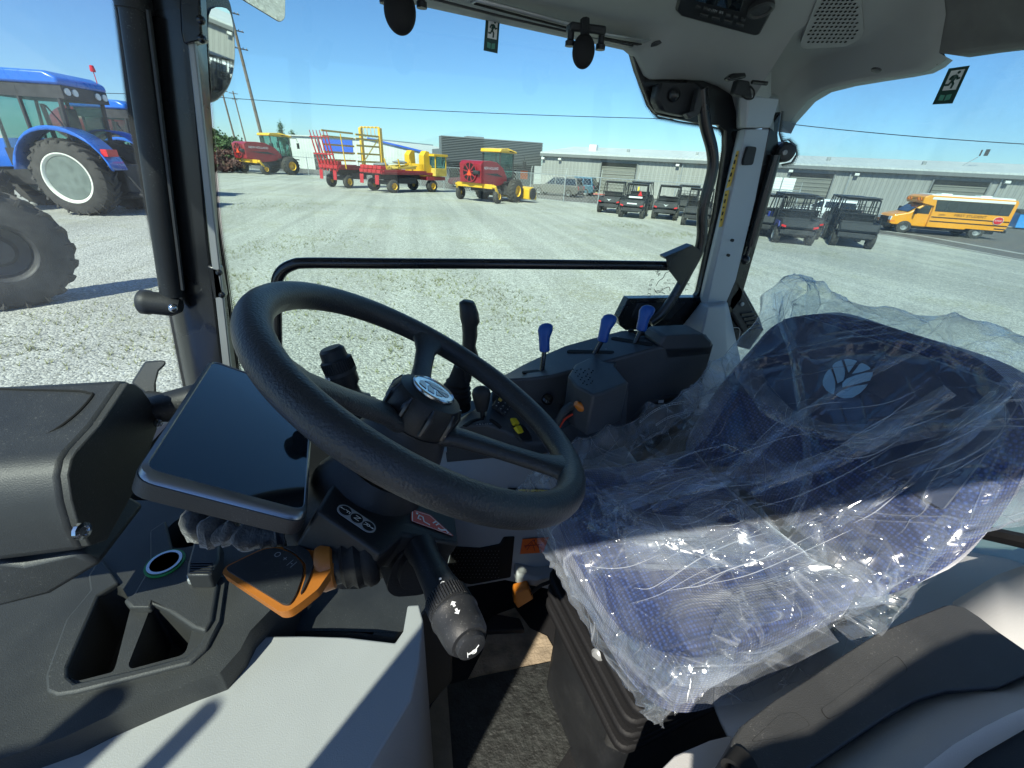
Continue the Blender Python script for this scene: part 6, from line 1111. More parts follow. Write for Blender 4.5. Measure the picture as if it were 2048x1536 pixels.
for i in range(3):
    for j in range(4):
        u_, v_ = (i + .5) / 3, (j + .5) / 4; p_ = (kp_[0] * (1 - u_) + kp_[3] * u_) * (1 - v_) + (kp_[1] * (1 - u_) + kp_[2] * u_) * v_; d1_ = (kp_[3] - kp_[0]) * .12; d2_ = (kp_[1] - kp_[0]) * .09
        MB().prism([p_ - d1_ - d2_ + kn * .0015, p_ + d1_ - d2_ + kn * .0015, p_ + d1_ + d2_ + kn * .0015, p_ - d1_ + d2_ + kn * .0015], -kn * .003).build('key', K['fyel'] if (j == 3 and i < 3) or (j == 2 and i == 0) else K['blk2'], kpad, bev=.0006)
        if not (j == 3 or (j == 2 and i == 0)): MB().box(p_ + kn * .0018, (.003, .0012, .0006)).build('key_print', K['wht'], kpad)
yc_, yn = onp(1038, 856, .004); MB().prism([P(a, b, pl=(yn, yn.dot(yc_))) for a, b in ((1014, 842), (1030, 828), (1046, 838), (1066, 880), (1044, 880))], -yn * .006).build('yellow_button_base', K['blk'], pod, bev=.002)
for a, b in ((1031, 841), (1040, 858)):
    p_, n_ = onp(a, b, .012); u_ = V((1, 0, 0)).cross(n_).cross(n_).normalized() * -1; v_ = n_.cross(u_); m = MB(); m.prism([p_ + (u_ * math.cos(t) + v_ * math.sin(t)) * (.0125 if k % 2 else .0095) for k, t in enumerate([2 * math.pi * (k + .5) / 8 for k in range(8)])], -n_ * .012); m.build('yellow_rocker', K['yel'], pod, bev=.002, seg=3)
# rear quadrant behind the raised block: curved scale
cq = P(1335, 880, y=.88)
for j, (rws_, mt) in enumerate((([(1275, 842), (1300, 818), (1330, 804), (1362, 798), (1386, 796)], 'hole'), ([(1290, 870), (1315, 846), (1345, 834), (1372, 830), (1396, 828)], 'hole'))):
    pth = smooth_path(PP(rws_, y=.835), 5); MB().tube(pth, .010, 8, flat=.5).build('scale_slot', K[mt], CAB)
m = MB(); m.rows([PP([(1262, 838), (1290, 806), (1330, 790), (1392, 786)], y=.85), PP([(1276, 880), (1300, 850), (1340, 826), (1400, 824)], y=.82), PP([(1300, 905), (1330, 876), (1360, 860), (1410, 860)], y=.80)]); m.build('quadrant_cover', K['blk'], CAB, smooth=60)
for rws_ in ([(1280, 842), (1305, 822), (1335, 808), (1372, 802)], [(1312, 848), (1335, 834), (1360, 826), (1386, 820)]):
    pth = smooth_path(PP(rws_, y=.812), 8); pth2 = [p + V((.001, 0, -.006)) for p in pth]; m = MB(); m.tube(pth, .0005, 4); m.tube(pth2, .0005, 4)
    for a, b in zip(pth, pth2): m.tube([a, b], .0004, 4, caps=False)
    m.build('scale_print', K['wht'], CAB, smooth=0)
c_ = P(1322, 803, y=.815); MB().box(c_, (.014, .001, .008)).build('book_symbol', K['lgt'], CAB)
# joystick with bellows
J0 = P(915, 798, y=.95); m = MB()
jb = P(912, 790, y=.93); jt = P(926, 700, y=.93); ja = (jt - jb)
m.lathe(jb, ja, [(.042, -.03), (.040, -.02), (.036, -.012), (.040, -.004), (.034, .003), (.037, .010), (.031, .017), (.034, .024), (.028, .030), (.030, .036), (.024, .043), (.020, .06), (.016, .08)], 28); js = m.build('joystick', K['rub'], CAB, smooth=50)
s_ = ja.normalized().cross(ray(930, 700).normalized()).normalized(); f_ = s_.cross(ja.normalized())
g_ = [((926, 760), .020, .018), ((932, 738), .017, .016), ((940, 712), .022, .020), ((938, 690), .016, .019), ((940, 668), .018, .02), ((939, 650), .0185, .022), ((940, 640), .023, .023), ((938, 622), .022, .022), ((935, 608), .019, .018), ((937, 602), .013, .012)]
mb = MB(); mb.rows([[P(*c, y=.93) + s_ * a * math.cos(t) + f_ * b * math.sin(t) for t in [2 * math.pi * k / 16 for k in range(16)]] for c, a, b in g_], close=True); n8 = (len(g_) - 1) * 16; mb.f += [tuple(range(n8, n8 + 16))]; mb.build('joystick_grip', K['blk'], js, smooth=50)
for a, b in ((948, 618), (951, 636)): MB().ball(P(a, b, y=.918), .006, 8).build('grip_button', K['blk2'], js)
# --- grey wall under the console, grille, stickers, outlet
wl_ = MB().prism(PP([(880, 900), (1260, 905), (1330, 1000), (1260, 1250), (1150, 1190), (1010, 1162), (930, 1176), (820, 1150), (840, 960)], y=.80), (0, .05, 0)).build('inner_side_wall', K['pil'], CAB, bev=.006)
gg = MB().prism(PP([(905, 1095), (960, 1098), (1000, 1090), (1008, 1076), (1030, 1075), (1022, 1155), (940, 1170), (890, 1160)], y=.795), (0, .02, 0)).build('air_grille', K['hole'], wl_, bev=.004)
m = MB()
for i in range(14):
    for j in range(9):
        x, y = 908 + i * 7 + (j % 2) * 3.5, 1102 + j * 6.6
        if x < 1000: p_ = P(x, y, y=.793); m.tube([p_ + V((-.003, 0, 0)), p_ + V((0, 0, .003)), p_ + V((.003, 0, 0)), p_ + V((0, 0, -.003))], .0006, 4, closed=True)
m.build('grille_mesh', K['gmet'], gg, smooth=0)
os_ = MB().prism(PP([(1045, 1078), (1097, 1074), (1086, 1104), (1040, 1107)], y=.796), (0, -.002, 0)).build('orange_warning_sticker', K['orst'], wl_, smooth=0)
m = MB()
for l in ([(1050, 1095), (1066, 1080), (1078, 1096)], [(1054, 1100), (1064, 1084), (1070, 1102)], [(1048, 1092), (1084, 1089)]): m.tube(PP(l, y=.7935), .0012, 5)
m.ball(P(1068, 1081, y=.7935), .003, 8); m.build('sticker_pictogram', K['mar'], os_)
ys = MB().prism(PP([(1016, 976), (1100, 978), (1098, 996), (1010, 992)], y=.796), (0, -.002, 0)).build('safety_sticker', K['hole'], wl_, smooth=0)
MB().prism(PP([(1036, 978), (1098, 980), (1097, 993), (1034, 991)], y=.7935), (0, -.001, 0)).build('yellow_sticker_field', K['yel'], ys, smooth=0)
m = MB(); 
for l in ([(1046, 990), (1054, 981)], [(1070, 982), (1072, 990)], [(1080, 982), (1083, 990)], [(1040, 984), (1052, 988)]): m.tube(PP(l, y=.7922), .0014, 5)
m.build('sticker_print', K['hole'], ys)
m = MB(); m.tube(smooth_path(PP([(1052, 1195), (1080, 1172), (1104, 1160), (1112, 1130), (1122, 1116)], y=.74), 5), .005, 8); hk = m.build('interlock_cable', K['rub'], CAB); c_ = PP([(1030, 1186), (1058, 1176), (1068, 1198), (1036, 1218), (1028, 1206)], y=.735); MB().prism(c_, (0, .03, 0)).build('orange_plug', K['org'], hk, bev=.004)
MB().prism(PP([(1034, 1150), (1080, 1158), (1140, 1150), (1150, 1172), (1090, 1176), (1034, 1172)], y=.76), (0, .06, 0)).build('white_tube', K['grey'], CAB, bev=.008)
# --- floor
fl = MB(); fl.bb((-.7, -.1, -1.26), (1.1, 1.12, -1.215)); fl.build('cab_floor', K['rub'], CAB)
MB().bb((-.7, 1.0, -1.25), (1.1, 1.14, -.66)).build('right_body_side', K['blk'], CAB)
MB().bb((1.02, -.2, -1.25), (1.18, 1.1, -.76)).build('rear_wall', K['grey'], CAB)
MB().bb((-.74, -.2, -1.25), (-.62, 1.1, -.62)).build('front_wall', K['blk'], CAB)
MB().prism([V((-.76, .16, -.66)), V((-.76, .80, -.66)), V((-.76, .86, -.9)), V((-.76, .86, -1.7)), V((-.76, .10, -1.7)), V((-.76, .10, -.9))], (-2.2, 0, -.18)).build('engine_hood', K['nh'], CAB, bev=.05, seg=3)
MB().bb((-.76, -.22, -1.25), (-.60, .3, -.64)).build('front_left_panel', K['blk'], CAB, bev=.01)
# pedals
m = MB(); m.prism(PP([(985, 1226), (1040, 1236), (1050, 1258), (960, 1262)], z=-1.12), (0, 0, -.02)); m.build('pedal', K['rub'], CAB, bev=.004)
# --- seat base, cushion, backrest
S0 = V((.50, .49, -.64)); cs, sn = math.cos(R(9)), math.sin(R(9)); Ff = V((-cs, -sn, 0)); Ss = V((-sn, cs, 0))
def S(a, s, h): return S0 + Ff * a + Ss * s + V((0, 0, h))
def slab(fn, nu=30, nv=24):
    """closed cushion: fn(u,v,side) with u,v in -1..1"""
    mb = MB(); top = [[fn(-1 + 2 * i / nu, -1 + 2 * j / nv, 1) for i in range(nu + 1)] for j in range(nv + 1)]; bot = [[fn(-1 + 2 * i / nu, -1 + 2 * j / nv, -1) for i in range(nu + 1)] for j in range(nv + 1)]
    mb.rows(top); mb.rows(bot); b0 = [top[0], bot[0]]; mb.rows(b0); mb.rows([top[-1], bot[-1]]); mb.rows([[r[0] for r in top], [r[0] for r in bot]]); mb.rows([[r[-1] for r in top], [r[-1] for r in bot]]); return mb
def cush(u, v, sd):
    r = (abs(u) ** 5 + abs(v) ** 5) ** .2; k = min(1, 1 / max(r, 1e-6)) if r > 1 else 1; u *= k; v *= k; e = max(0, 1 - max(abs(u), abs(v)) ** 8) ** .5
    h = .045 * abs(u) ** 2.5 - .02 * math.exp(-((v + .35) / .5) ** 2) * (1 - abs(u) ** 3) + .015 * math.exp(-((v - .6) / .3) ** 2) - .01 * math.exp(-((abs(u) - .55) / .06) ** 2) - .006 * math.exp(-((v - .1) / .05) ** 2)
    return S(.033 + .205 * v, .212 * u, (h * e + .055 * e if sd > 0 else -.06) )
seat = MB().prism([S(.2, -.19, -.13), S(.2, .19, -.13), S(-.22, .19, -.13), S(-.22, -.19, -.13)], (0, 0, .07)).build('driver_seat', K['blk'], CAB, bev=.02, seg=3)
slab(cush).build('seat_cushion', K['fab'], seat, smooth=80)
def back(u, v, sd):
    r = (abs(u) ** 4 + abs(v) ** 4) ** .25; k = 1 / r if r > 1 else 1; u *= k; v *= k; e = max(0, 1 - max(abs(u), abs(v)) ** 8) ** .5; t = (v + 1) / 2
    w_ = .235 + .02 * math.sin(t * 3) - .03 * t; a = -.215 - .135 * t; h = .02 + .39 * t; f = .085 * abs(u) ** 2.6 * (1 - .75 * t) + .015 * math.cos((t - .35) * 5)
    return S(a + (f * e + .045 * e if sd > 0 else -.05 * e), w_ * u, h)
def part_(lo_, hi, fn): return lambda u, v, sd: fn(u, lo_ + (hi - lo_) * (v + 1) / 2, sd)
slab(back).build('backrest', K['fab'], seat, smooth=80)
def back2(u, v, sd): p = back(u * .86, .05 + .43 * (v + 1) * .98, 1); return p + Ff * (.008 if sd > 0 else -.006)
slab(back2).build('backrest_panel', K['fab2'], seat, smooth=80)
lc = back(.04, .42, 1) + Ff * .014; m = MB()
LEAF = [[(550, 505), (600, 640), (650, 780), (675, 900), (670, 1060), (630, 1200), (560, 1180), (440, 1100), (350, 960), (345, 840), (400, 690), (470, 580)], [(845, 275), (900, 430), (940, 560), (935, 700), (890, 830), (750, 910), (700, 720), (612, 430), (680, 350)], [(930, 262), (1010, 248), (1150, 270), (1268, 300), (1050, 615), (985, 430)], [(1400, 355), (1520, 410), (1630, 490), (1620, 530), (1400, 600), (1145, 650), (1250, 520), (1340, 390)], [(1690, 610), (1690, 690), (1620, 840), (1400, 890), (1100, 970), (880, 1015), (885, 900), (1000, 780), (1250, 690), (1500, 620)], [(1560, 930), (1500, 1030), (1350, 1180), (1150, 1300), (950, 1320), (780, 1280), (695, 1230), (850, 1110), (1050, 1030), (1300, 970)]]
for pg in LEAF: m.prism(PP([(1620 + a / 13.65, 700 + b / 13.65) for a, b in pg], pl=(Ff, Ff.dot(lc))), -Ff * .002)
m.build('leaf_emblem', K['logo'], seat, smooth=0)
MB().ngon(rounded([S(.21, -.13, -.2), S(.21, .13, -.2), S(-.2, .13, -.2), S(-.2, -.13, -.2)], .03), (0, 0, -.42)).build('seat_pedestal', K['blk'], seat, bev=.01)
for k in range(6): MB().ngon(rounded([S(.215 + .012 * (k % 2), -.16, -.14 - k * .022), S(.215 + .012 * (k % 2), .16, -.14 - k * .022), S(-.2, .16, -.14 - k * .022), S(-.2, -.16, -.14 - k * .022)], .03), (0, 0, -.02)).build('suspension_bellows', K['rub'], seat, bev=.005)
MB().prism(PP([(1230, 1395), (1258, 1430), (1300, 1400), (1308, 1440), (1262, 1482), (1215, 1460)], z=-.92), (0, 0, -.06)).build('seat_foot_cover', K['tray'], seat, bev=.008)
MB().prism(PP([(1240, 1330), (1262, 1350), (1292, 1390), (1250, 1425), (1236, 1400)], z=-.88), (0, 0, -.06)).build('seat_slide_cover', K['tray'], seat, bev=.01)
MB().lathe(P(1196, 1308, z=-.80), (-.8, -.5, .2), [(.011, 0), (.012, .004), (.008, .008), (.001, .009)], 16).build('height_knob', K['gmet'], seat)
# --- right lower corner: fender, armrest box
fz = -.74
MB().rows([PP([(1300, 1240), (1500, 1130), (1800, 1010), (2100, 860), (2400, 760)], z=fz - .02), PP([(1400, 1340), (1640, 1260), (1900, 1125), (2048, 1040), (2400, 900)], z=fz + .01), PP([(1440, 1440), (1700, 1330), (1880, 1220), (2010, 1140), (2400, 1000)], z=fz + .06), PP([(1470, 1500), (1700, 1400), (1910, 1290), (2100, 1200), (2500, 1100)], z=fz + .08)]).build('left_fender_trim', K['grey'], CAB, smooth=80, solid=.01)
MB().rows([PP([(1905, 1215), (1990, 1160), (2100, 1120), (2500, 1000)], z=-.60), PP([(1960, 1300), (2020, 1330), (2200, 1340), (2600, 1300)], z=-.56)]).build('fender_shoulder', K['grey'], CAB, smooth=80, solid=.02)
arm = PP([(1461, 1490), (1466, 1474), (1480, 1453), (1546, 1402), (1617, 1357), (1686, 1310), (1755, 1266), (1830, 1234), (1888, 1211), (1906, 1209), (1928, 1213), (1960, 1234), (1993, 1260), (2060, 1306), (2060, 1345), (1993, 1376), (1893, 1381), (1835, 1398), (1772, 1433), (1700, 1482), (1600, 1550), (1480, 1600), (1473, 1540)], z=-.52)
ab = MB().prism(arm, (0, 0, -.14)).build('armrest_box', K['tray'], CAB, bev=.006, seg=4, smooth=50)
g1 = rounded(PP([(1640, 1420), (1780, 1318), (1795, 1310), (1817, 1338), (1808, 1348), (1735, 1400), (1655, 1440)], z=-.5195), .006)
for gpts in (g1, rounded(PP([(1500, 1484), (1560, 1428), (1590, 1424), (1614, 1440), (1620, 1452), (1560, 1476)], z=-.5195), .006)):
    c_ = sum(gpts, V()) / len(gpts); MB().rows([gpts + gpts[:1], [c_ + (p - c_) * .985 for p in gpts + gpts[:1]]]).build('panel_line', K['hole'], ab, smooth=0)
MB().lathe(P(1488, 1522, z=-.525), (-.9, -.4, .1), [(.014, 0), (.014, .02), (.010, .02), (.009, .005), (.001, .005)], 16).build('latch_socket', K['hole'], ab)
MB().rows([PP([(1380, 1650), (1600, 1552), (1700, 1484), (1772, 1435), (1835, 1400), (1893, 1383), (1993, 1378), (2060, 1348), (2300, 1280)], z=-.535), PP([(1600, 1700), (1760, 1600), (1840, 1536), (1900, 1490), (1960, 1455), (2010, 1430), (2080, 1400), (2200, 1350), (2400, 1300)], z=-.515), PP([(1640, 1700), (1800, 1620), (1880, 1560), (1940, 1510), (2000, 1475), (2060, 1440), (2120, 1410), (2240, 1370), (2420, 1320)], z=-.54)]).build('door_sill_trim', K['grey'], CAB, smooth=60, solid=.008)
MB().prism(PP([(1880, 1562), (1940, 1512), (2000, 1477), (2060, 1442), (2200, 1380), (2200, 1600)], z=-.56), (0, 0, -.05)).build('door_sill_seal', K['blk'], CAB, bev=.004)
MB().prism(PP([(1300, 1560), (1350, 1510), (1420, 1480), (1462, 1470), (1470, 1540), (1480, 1620), (1300, 1640)], z=-.66), (0, 0, -.3)).build('fender_front', K['grey'], CAB, bev=.02, seg=3)
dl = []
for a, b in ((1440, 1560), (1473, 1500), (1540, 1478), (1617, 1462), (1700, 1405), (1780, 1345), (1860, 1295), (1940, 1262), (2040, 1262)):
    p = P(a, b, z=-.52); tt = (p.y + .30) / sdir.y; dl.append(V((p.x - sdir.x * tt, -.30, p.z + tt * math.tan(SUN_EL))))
MB().prism(dl + [V((dl[-1].x, -.30, -.9)), V((dl[0].x, -.30, -.9))], (0, -.03, 0)).build('left_shade_panel', K['gloss'], CAB, bev=.004)  # unseen, added to shade the armrest; top edge follows the wanted shadow line
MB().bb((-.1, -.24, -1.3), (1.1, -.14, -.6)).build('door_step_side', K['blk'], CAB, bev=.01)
# --- mirrors
mp_ = P(436, 100, y=1.35); rf_ = V((.75, .62, -.02)).normalized(); mn = (rf_ - mp_.normalized()).normalized()
mo = smooth_path(PP([(403, 40), (412, -10), (452, -10), (466, 20), (472, 80), (471, 130), (462, 170), (444, 196), (425, 207), (414, 196), (408, 150)], pl=(mn, mn.dot(mp_))), 3)
mh = MB().ngon(mo, -mn * .05).build('outside_mirror', K['gloss'], CAB, bev=.008); c_ = sum(mo, V()) / len(mo)
MB().ngon([c_ + (p - c_) * .78 + mn * .004 for p in mo], -mn * .003).build('mirror_glass', K['mirr'], mh, smooth=0)
MB().tube(smooth_path([c_ - mn * .05, c_ - mn * .09 + V((0, -.03, -.05)), P(380, 120, y=1.15)], 4), .015, 8).build('mirror_arm', K['gloss'], mh)
mp_ = P(530, -10, d=.62); rf_ = V((.75, .55, -.28)).normalized(); mn = (rf_ - mp_.normalized()).normalized(); mo = rounded(PP([(440, -60), (484, 0), (560, 46), (571, 38), (572, -60)], pl=(mn, mn.dot(mp_))), .006)
mh = MB().ngon(mo, -mn * .02).build('interior_mirror', K['gloss'], CAB, bev=.004); c_ = sum(mo, V()) / len(mo); MB().ngon([c_ + (p - c_) * .93 + mn * .0015 for p in mo], -mn * .001).build('mirror_glass', K['mirr'], mh, smooth=0)
MB().tube([P(520, -60, d=.66), P(560, -120, d=.7)], .01, 8).build('mirror_stem', K['gloss'], mh)
# --- exit stickers on the glass
def exit_sticker(q4, n, th):
    A_, B_, C_, D_ = q4                                           # top-left, top-right, bottom-right, bottom-left
    def bl2(u, v, h=0): return (A_ * (1 - u) + B_ * u) * (1 - v) + (D_ * (1 - u) + C_ * u) * v + n * h
    st = MB().prism([bl2(0, 0), bl2(1, 0), bl2(1, 1), bl2(0, 1)], n * th).build('exit_sticker', K['grn'], CAB, smooth=0)
    h = th + .0004; MB().prism([bl2(.2, .08, h), bl2(.86, .08, h), bl2(.86, .62, h), bl2(.2, .62, h)], n * .0002).build('sticker_field', K['wht'], st, smooth=0)
    m = MB(); h2 = h + .0008; W_ = (B_ - A_).length
    def l(*p, r=.05): m.tube([bl2(a, b, h2) for a, b in p], W_ * r, 6)
    m.ball(bl2(.66, .15, h2), W_ * .07, 8); l((.60, .22), (.50, .36), r=.085); l((.60, .23), (.42, .24), (.34, .33)); l((.62, .24), (.72, .33), (.82, .30)); l((.5, .37), (.62, .46), (.60, .58)); l((.5, .37), (.40, .47), (.24, .47)); m.build('running_figure', K['grn'], st, smooth=0)
    m = MB(); 
    for s in (-1, 1): m.prism([bl2(.5, .76, h), bl2(.5 + s * .28, .73, h), bl2(.5 + s * .28, .90, h), bl2(.5, .93, h)], n * .0003)
    m.build('open_book', K['grnl'], st, smooth=0)
    m = MB(); l((.5, .76), (.5, .93), r=.03); l((.5, .93), (.2, .90), r=.02); l((.5, .93), (.8, .90), r=.02); m.build('book_lines', K['grn'], st, smooth=0)
exit_sticker(PP([(972, 30), (1000, 37), (995, 107), (967, 101)], y=YG - .004), V((0, -1, 0)), .0006)
exit_sticker([P(1898, 137, x=1.045), P(1940, 131, x=1.045), P(1905, 207, x=1.045), P(1865, 209, x=1.045)], V((-1, 0, 0)), .0006)
# etched round mark at the bottom of the side window, read from outside
mk = MB().prism(PP([(1298, 542), (1382, 545), (1385, 592), (1296, 592)], y=YG + .004), (0, .0002, 0)); 
m = MB(); pts = [(1312, 572), (1318, 562), (1326, 556), (1332, 546), (1345, 541)]; m.tube(smooth_path(PP(pts, y=YG), 4), .0009, 5); m.tube(smooth_path(PP([(1308, 578), (1314, 586), (1322, 584), (1330, 588)], y=YG), 4), .0009, 5); m.tube(smooth_path(PP([(1328, 577), (1338, 574), (1340, 582)], y=YG), 4), .0009, 5); mk = m.build('etched_outline', K['hole'], CAB, smooth=0)
for s_, (px, py), sz, rt in (('AR', (1316, 546), .016, 50), ('3', (1304, 560), .014, 80), ('0', (1301, 570), .014, 88), ('3', (1299, 579), .014, 95), ('3', (1298, 588), .014, 98), ('P', (1376, 550), .014, -60), ('A', (1378, 559), .014, -75), ('R', (1377, 569), .014, -85), ('T', (1374, 579), .014, -95), ('TOP', (1338, 561), .008, 2), ('SPECIALIZED', (1338, 567), .007, 2), ('Bunn', (1318, 581), .014, -12)):
    a = R(rt); u_ = V((-math.cos(a), 0, -math.sin(a))) if len(s_) > 2 else V((-math.cos(a), 0, math.sin(a)))
    u_ = V((-math.cos(a), 0, math.sin(a))); text(s_, sz, K['hole'], 'etched_lettering', mk, P(px, py, y=YG), u_, V((math.sin(a), 0, math.cos(a))), .0)
# --- things clipped to the roof edge
def clip(px, py, r, lab, par_pts):
    c_ = P(px, py, y=.93); t = thing('suction_ball_mount', lab, 'phone mount', 'ball shaped mounts under the roof edge'); 
    global ORG; sv = ORG; ORG = c_ - V((0, 0, 0)) ; t.location = c_ + V((0, 0, EYE)); MB().ball(c_, r, 20, 1, .6, 1.25).build('pad', K['rub'], t, smooth=80)
    MB().tube([c_ + V((0, 0, r)), c_ + V((0, .01, r * 2.2))], .009, 8).build('stem', K['blk'], t); m = MB(); tp_ = P(*par_pts, y=.95); m.box(tp_, (.07, .03, .014)); m.build('bracket', K['blk'], t, bev=.004)
    for s in (-1, 1): MB().lathe(tp_ + V((s * .03, -.005, -.004)), (0, 0, -1), [(.006, 0), (.006, .014), (.009, .016), (.009, .024), (.001, .024)], 12).build('thumb_screw', K['blk'], t)
    ORG = sv
clip(1167, 103, .0215, 'small black ball mount with two thumb screws under the roof edge', (1172, 60)); clip(800, 22, .026, 'larger black ball mount at the top edge, left of the exit sticker', (805, -30))
c_ = P(1488, 175, y=.99); t = thing('clip_microphone', 'small black clip microphone hanging by a looped cable at the pillar top', 'microphone', loc=c_ + V((0, 0, EYE))); sv = ORG; ORG = c_
d = MB(); d.prism(PP([(1478, 158), (1500, 162), (1506, 196), (1474, 190), (1470, 186)], y=.985), (0, .02, 0)); d.build('body', K['blk'], t, bev=.003); d = MB(); d.tube(PP([(1504, 164), (1534, 167)], y=.985), .004, 8); d.build('plug', K['gloss'], t); d = MB(); d.tube(smooth_path(PP([(1500, 172), (1508, 182), (1506, 196), (1494, 198), (1484, 192)], y=.98), 5), .0018, 6); d.build('cable', K['rub'], t)
d = MB(); d.prism(PP([(1454, 156), (1466, 146), (1492, 145), (1494, 155), (1460, 162)], y=.985), (0, .015, 0)); d.build('clip', K['gloss'], t, bev=.003); ORG = sv
# --- loose floor coverings
sv = ORG; ORG = V((0, 0, -EYE))
tag(MB().prism(PP([(935, 1360), (966, 1300), (984, 1232), (1030, 1215), (1060, 1256), (1094, 1272), (1115, 1310), (1134, 1318)], z=-1.208), (0, 0, -.004)).build('floor_mat', K['mat2']), 'torn brown floor mat with pale edges behind the black sheet on the cab floor', 'floor mat')
bs_ = MB(); gpts = PP([(894, 1370), (960, 1352), (1134, 1317), (1150, 1380), (1166, 1454), (1098, 1560), (906, 1560)], z=-1.200); bs_.prism(gpts, (0, 0, -.003)); tag(bs_.build('floor_sheet', K['mat1']), 'creased black protective sheet lying on the cab floor', 'protective sheet')
tag(MB().prism([P(894, 1370, z=-1.19), P(864, 1408, z=-1.17), P(845, 1454, z=-1.17), P(864, 1560, z=-1.17), P(908, 1560, z=-1.19)], (0, 0, -.003)).build('paper_flap', K['mat3']), 'folded grey brown paper flap left of the black sheet on the floor', 'paper')
# --- clear plastic cover over the seat
def film_pt(t, s):
    path = [(-.37, .16, .24), (-.375, .30, .24), (-.375, .400, .25), (-.312, .434, .262), (-.25, .34, .266), (-.185, .22, .272), (-.10, .14, .262), (.02, .10, .25), (.14, .08, .24), (.225, .065, .232), (.25, .035, .228), (.255, .005, .226), (.245, -.02, .224)]
    k = t * (len(path) - 1); i = min(int(k), len(path) - 2); f = k - i; g0 = path[max(i - 1, 0)]; g1 = path[i]; g2 = path[i + 1]; g3 = path[min(i + 2, len(path) - 1)]
    a, h, w_ = [.5 * (2 * g1[j] + (g2[j] - g0[j]) * f + (2 * g0[j] - 5 * g1[j] + 4 * g2[j] - g3[j]) * f * f + (3 * g1[j] - g0[j] - 3 * g2[j] + g3[j]) * f ** 3) for j in range(3)]
    as_ = abs(s); sgn = 1 if s > 0 else -1; side = min(1, as_ / .78); dr = max(0, (as_ - .78) / .22); fr_ = max(0, min(1, (t - .3) / .15))
    drop = .07 if s > 0 else .03
    if s > 0: w_ *= .97 - .13 * math.exp(-((t - .36) / .2) ** 2)
    if s < 0: w_ *= .93 - .10 * math.exp(-((t - .5) / .16) ** 2)
    p = S(a, sgn * w_ * (side + .05 * dr), h + .03 * side ** 3 * fr_ - dr * drop * (fr_ * .8 + .2))
    if t < .42: p += Ff * (-dr * .08)
    return p
def ridge(x, y, z, pw=2): return (1 - min(1, abs(noise.noise(V((x, y, z)))) * 2.6)) ** pw
fm = MB(); rows_ = []; NT, NS = 170, 130
for j in range(NT + 1):
    row = []
    for i in range(NS + 1):
        t, s = j / NT, -1 + 2 * i / NS; p = film_pt(t, s); e = film_pt(min(1, t + .01), s) - film_pt(max(0, t - .01), s); g_ = film_pt(t, min(1, s + .02)) - film_pt(t, max(-1, s - .02)); n = e.cross(g_); n = n.normalized() if n.length > 1e-9 else V((0, 0, 1)); n = n if n.dot(V((-.5, -.3, .8))) > 0 else -n
        U, W_ = s * .28, t * 1.15
        r1_ = ridge((U * .9 + W_ * .45) * 2.2, (W_ * .9 - U * .45) * 9, 3.1, 3); r2_ = ridge((U * .8 - W_ * .6) * 2.6, (W_ * .8 + U * .6) * 12, 7.7, 3); r3_ = ridge((U * .2 + W_) * 4, (W_ * .2 - U) * 22, 1.3, 3)
        low_f = .5 + .5 * noise.noise(V((U * 4, W_ * 4, 9)))
        d_ = .020 * r1_ + .014 * r2_ * low_f * 1.4 + .006 * r3_ + .02 * (low_f - .3)
        row.append(p + n * d_ * (.35 + .65 * min(1, (1 - abs(s)) * 6 + .3)))
    rows_.append(row)
fm.rows(rows_)
for j in range(NT + 1):
    for i in range(NS + 1): fm.uv[j * (NS + 1) + i] = ((-1 + 2 * i / NS) * .28, j / NT * 1.15)
cov = fm.build('plastic_seat_cover', K['film'], smooth=180); tag(cov, 'wrinkled clear plastic cover draped over the blue driver seat', 'plastic cover')
def sheet_uv(name, rr, du, dv, off):
    m = MB(); m.rows(rr); n = len(rr[0])
    for j in range(len(rr)):
        for i in range(n): m.uv[j * n + i] = (off + i / (n - 1) * du, off + j / (len(rr) - 1) * dv)
    return m.build(name, K['film'], cov, smooth=180)
FC = [(*prj(p), p) for row in rows_[30::2] for p in row[::2]]
def onfilm(px, py, lift=.006):                                  # the film point seen through a pixel (search on the draped sheet)
    p = min(FC, key=lambda q: (q[0] - px) ** 2 + (q[1] - py) ** 2)[2]; dz = -(M3.transposed() @ p).z; return P(px, py, d=dz - lift)
def ribbon(pts, w0_, w1_, off, name='doubled_fold', lift=.008):
    c = smooth_path([onfilm(a, b, lift) for a, b in pts], 8); rr = []
    for i, p in enumerate(c):
        q_ = c[min(i + 1, len(c) - 1)] - c[max(i - 1, 0)]; sd = q_.normalized().cross(ray(*prj(p)).normalized()).normalized(); f = i / (len(c) - 1); w = (w0_ * (1 - f) + w1_ * f) * (1 + .25 * noise.noise(V((f * 9, off, 0))))
        rr.append([p + sd * w * (k / 6 - .5) + ray(*prj(p)).normalized() * (-.004 * math.sin(k / 6 * 3.14) + .004 * noise.noise(V((f * 25, k * .7, off)))) for k in range(7)])
    return sheet_uv(name, rr, w0_ * 2, .4, off)
ribbon([(1552, 585), (1562, 640), (1585, 700), (1600, 790), (1612, 880), (1616, 950), (1598, 1010), (1570, 1060)], .018, .012, 1.3, 'hem_seam')
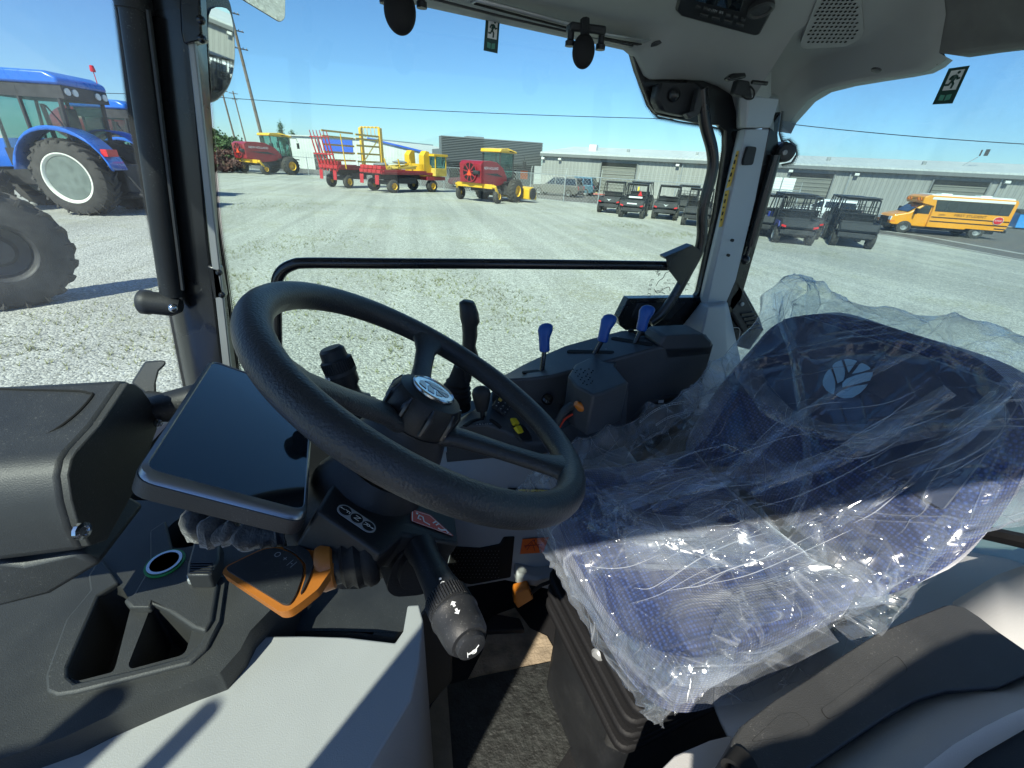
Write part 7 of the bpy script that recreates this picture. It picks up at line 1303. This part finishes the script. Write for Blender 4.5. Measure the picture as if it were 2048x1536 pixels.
for k, (pts, a, b) in enumerate((([(1300, 1010), (1440, 960), (1560, 860), (1700, 770), (1860, 690)], .03, .006), ([(1200, 1010), (1400, 960), (1640, 930), (1900, 780)], .05, .02), ([(1250, 1100), (1500, 1090), (1700, 1010), (1900, 880), (2030, 760)], .06, .02), ([(1180, 1030), (1300, 1060), (1480, 1080), (1650, 1090)], .05, .06), ([(1170, 1130), (1300, 1090), (1440, 1110), (1620, 1130), (1790, 1110)], .05, .05), ([(1500, 980), (1700, 900), (1880, 850), (2020, 830)], .02, .04), ([(1430, 1330), (1480, 1230), (1600, 1190), (1760, 1160)], .03, .06), ([(1480, 700), (1530, 800), (1640, 860), (1800, 860)], .05, .02), ([(1250, 960), (1330, 920), (1400, 850), (1450, 760)], .04, .05), ([(1700, 1280), (1780, 1190), (1880, 1090), (1980, 960)], .04, .03), ([(1230, 1280), (1350, 1340), (1500, 1330), (1660, 1260)], .03, .03), ([(1380, 1050), (1440, 1010), (1520, 1040), (1560, 1090)], .05, .02))):
    ribbon(pts, a, b, 2.1 + k * 1.7)
random.seed(11); m = MB()
FX = lambda u, v: (1180 + 840 * u - 120 * v * (1 - u), 980 - 330 * u + v * (380 - 110 * u))
for k in range(40):
    u0, v0 = random.uniform(.02, .9), random.uniform(.0, .95); du = random.uniform(.08, .34); sl = random.choice((-.35, -.15, -.25, .05, .35, .6)) * random.uniform(.6, 1.3)
    pts = [FX(min(1, max(0, u0 + du * f)), min(.98, max(.02, v0 + du * sl * f + .05 * math.sin(f * 3.5 + k)))) for f in (0, .33, .66, 1)]
    w = random.uniform(.0004, .0013); c = smooth_path([onfilm(a, b, .010) for a, b in pts], 6); n_ = len(c)
    m.tube(c, [w * (.15 + .85 * math.sin(math.pi * i / (n_ - 1))) for i in range(n_)], 5)
m.build('tight_creases', K['fold'], cov, smooth=180)
# upright corner of the bag at the top left of the backrest
rr = []
A0, A1_, A2, A3 = P(1545, 576, d=.99), P(1860, 640, d=.80), P(1500, 700, d=.99), P(1800, 700, d=.82)
for j in range(13):
    f = j / 12; rr.append([(A0.lerp(A1_, i / 16)).lerp(A2.lerp(A3, i / 16), f) + Ff * (.01 * noise.noise(V((i * .3, f * 3, 2)))) for i in range(17)])
sheet_uv('bag_corner', rr, .3, .12, 4.4)
rr = []
edge_ = [(1160, 940), (1142, 1060), (1150, 1150), (1180, 1230), (1240, 1318), (1340, 1398), (1400, 1407), (1500, 1405), (1600, 1360), (1700, 1305), (1790, 1240), (1830, 1180), (1900, 1115), (1985, 1045), (2012, 960), (2046, 860), (2060, 760)]
zz = [-.62, -.65, -.67, -.67, -.65, -.62, -.61, -.61, -.62, -.63, -.63, -.62, -.60, -.55, -.48, -.40, -.30]
E0 = smooth_path([P(a, b, z=z) for (a, b), z in zip(edge_, zz)], 8); ctr = S(-.02, 0, .02)
for i, p in enumerate(E0): rr.append([p.lerp(ctr, .20 * k / 10) + V((0, 0, .045 * math.sin(k / 10 * 1.5))) + V([noise.noise(V((i * .3, k * .15, j * 7))) for j in range(3)]) * .010 * (.3 + k / 12) for k in range(8)])
sheet_uv('lower_hem', rr, .12, 1.6, 6.1)
ORG = V((0, 0, 0))
cov_fix = [cov]
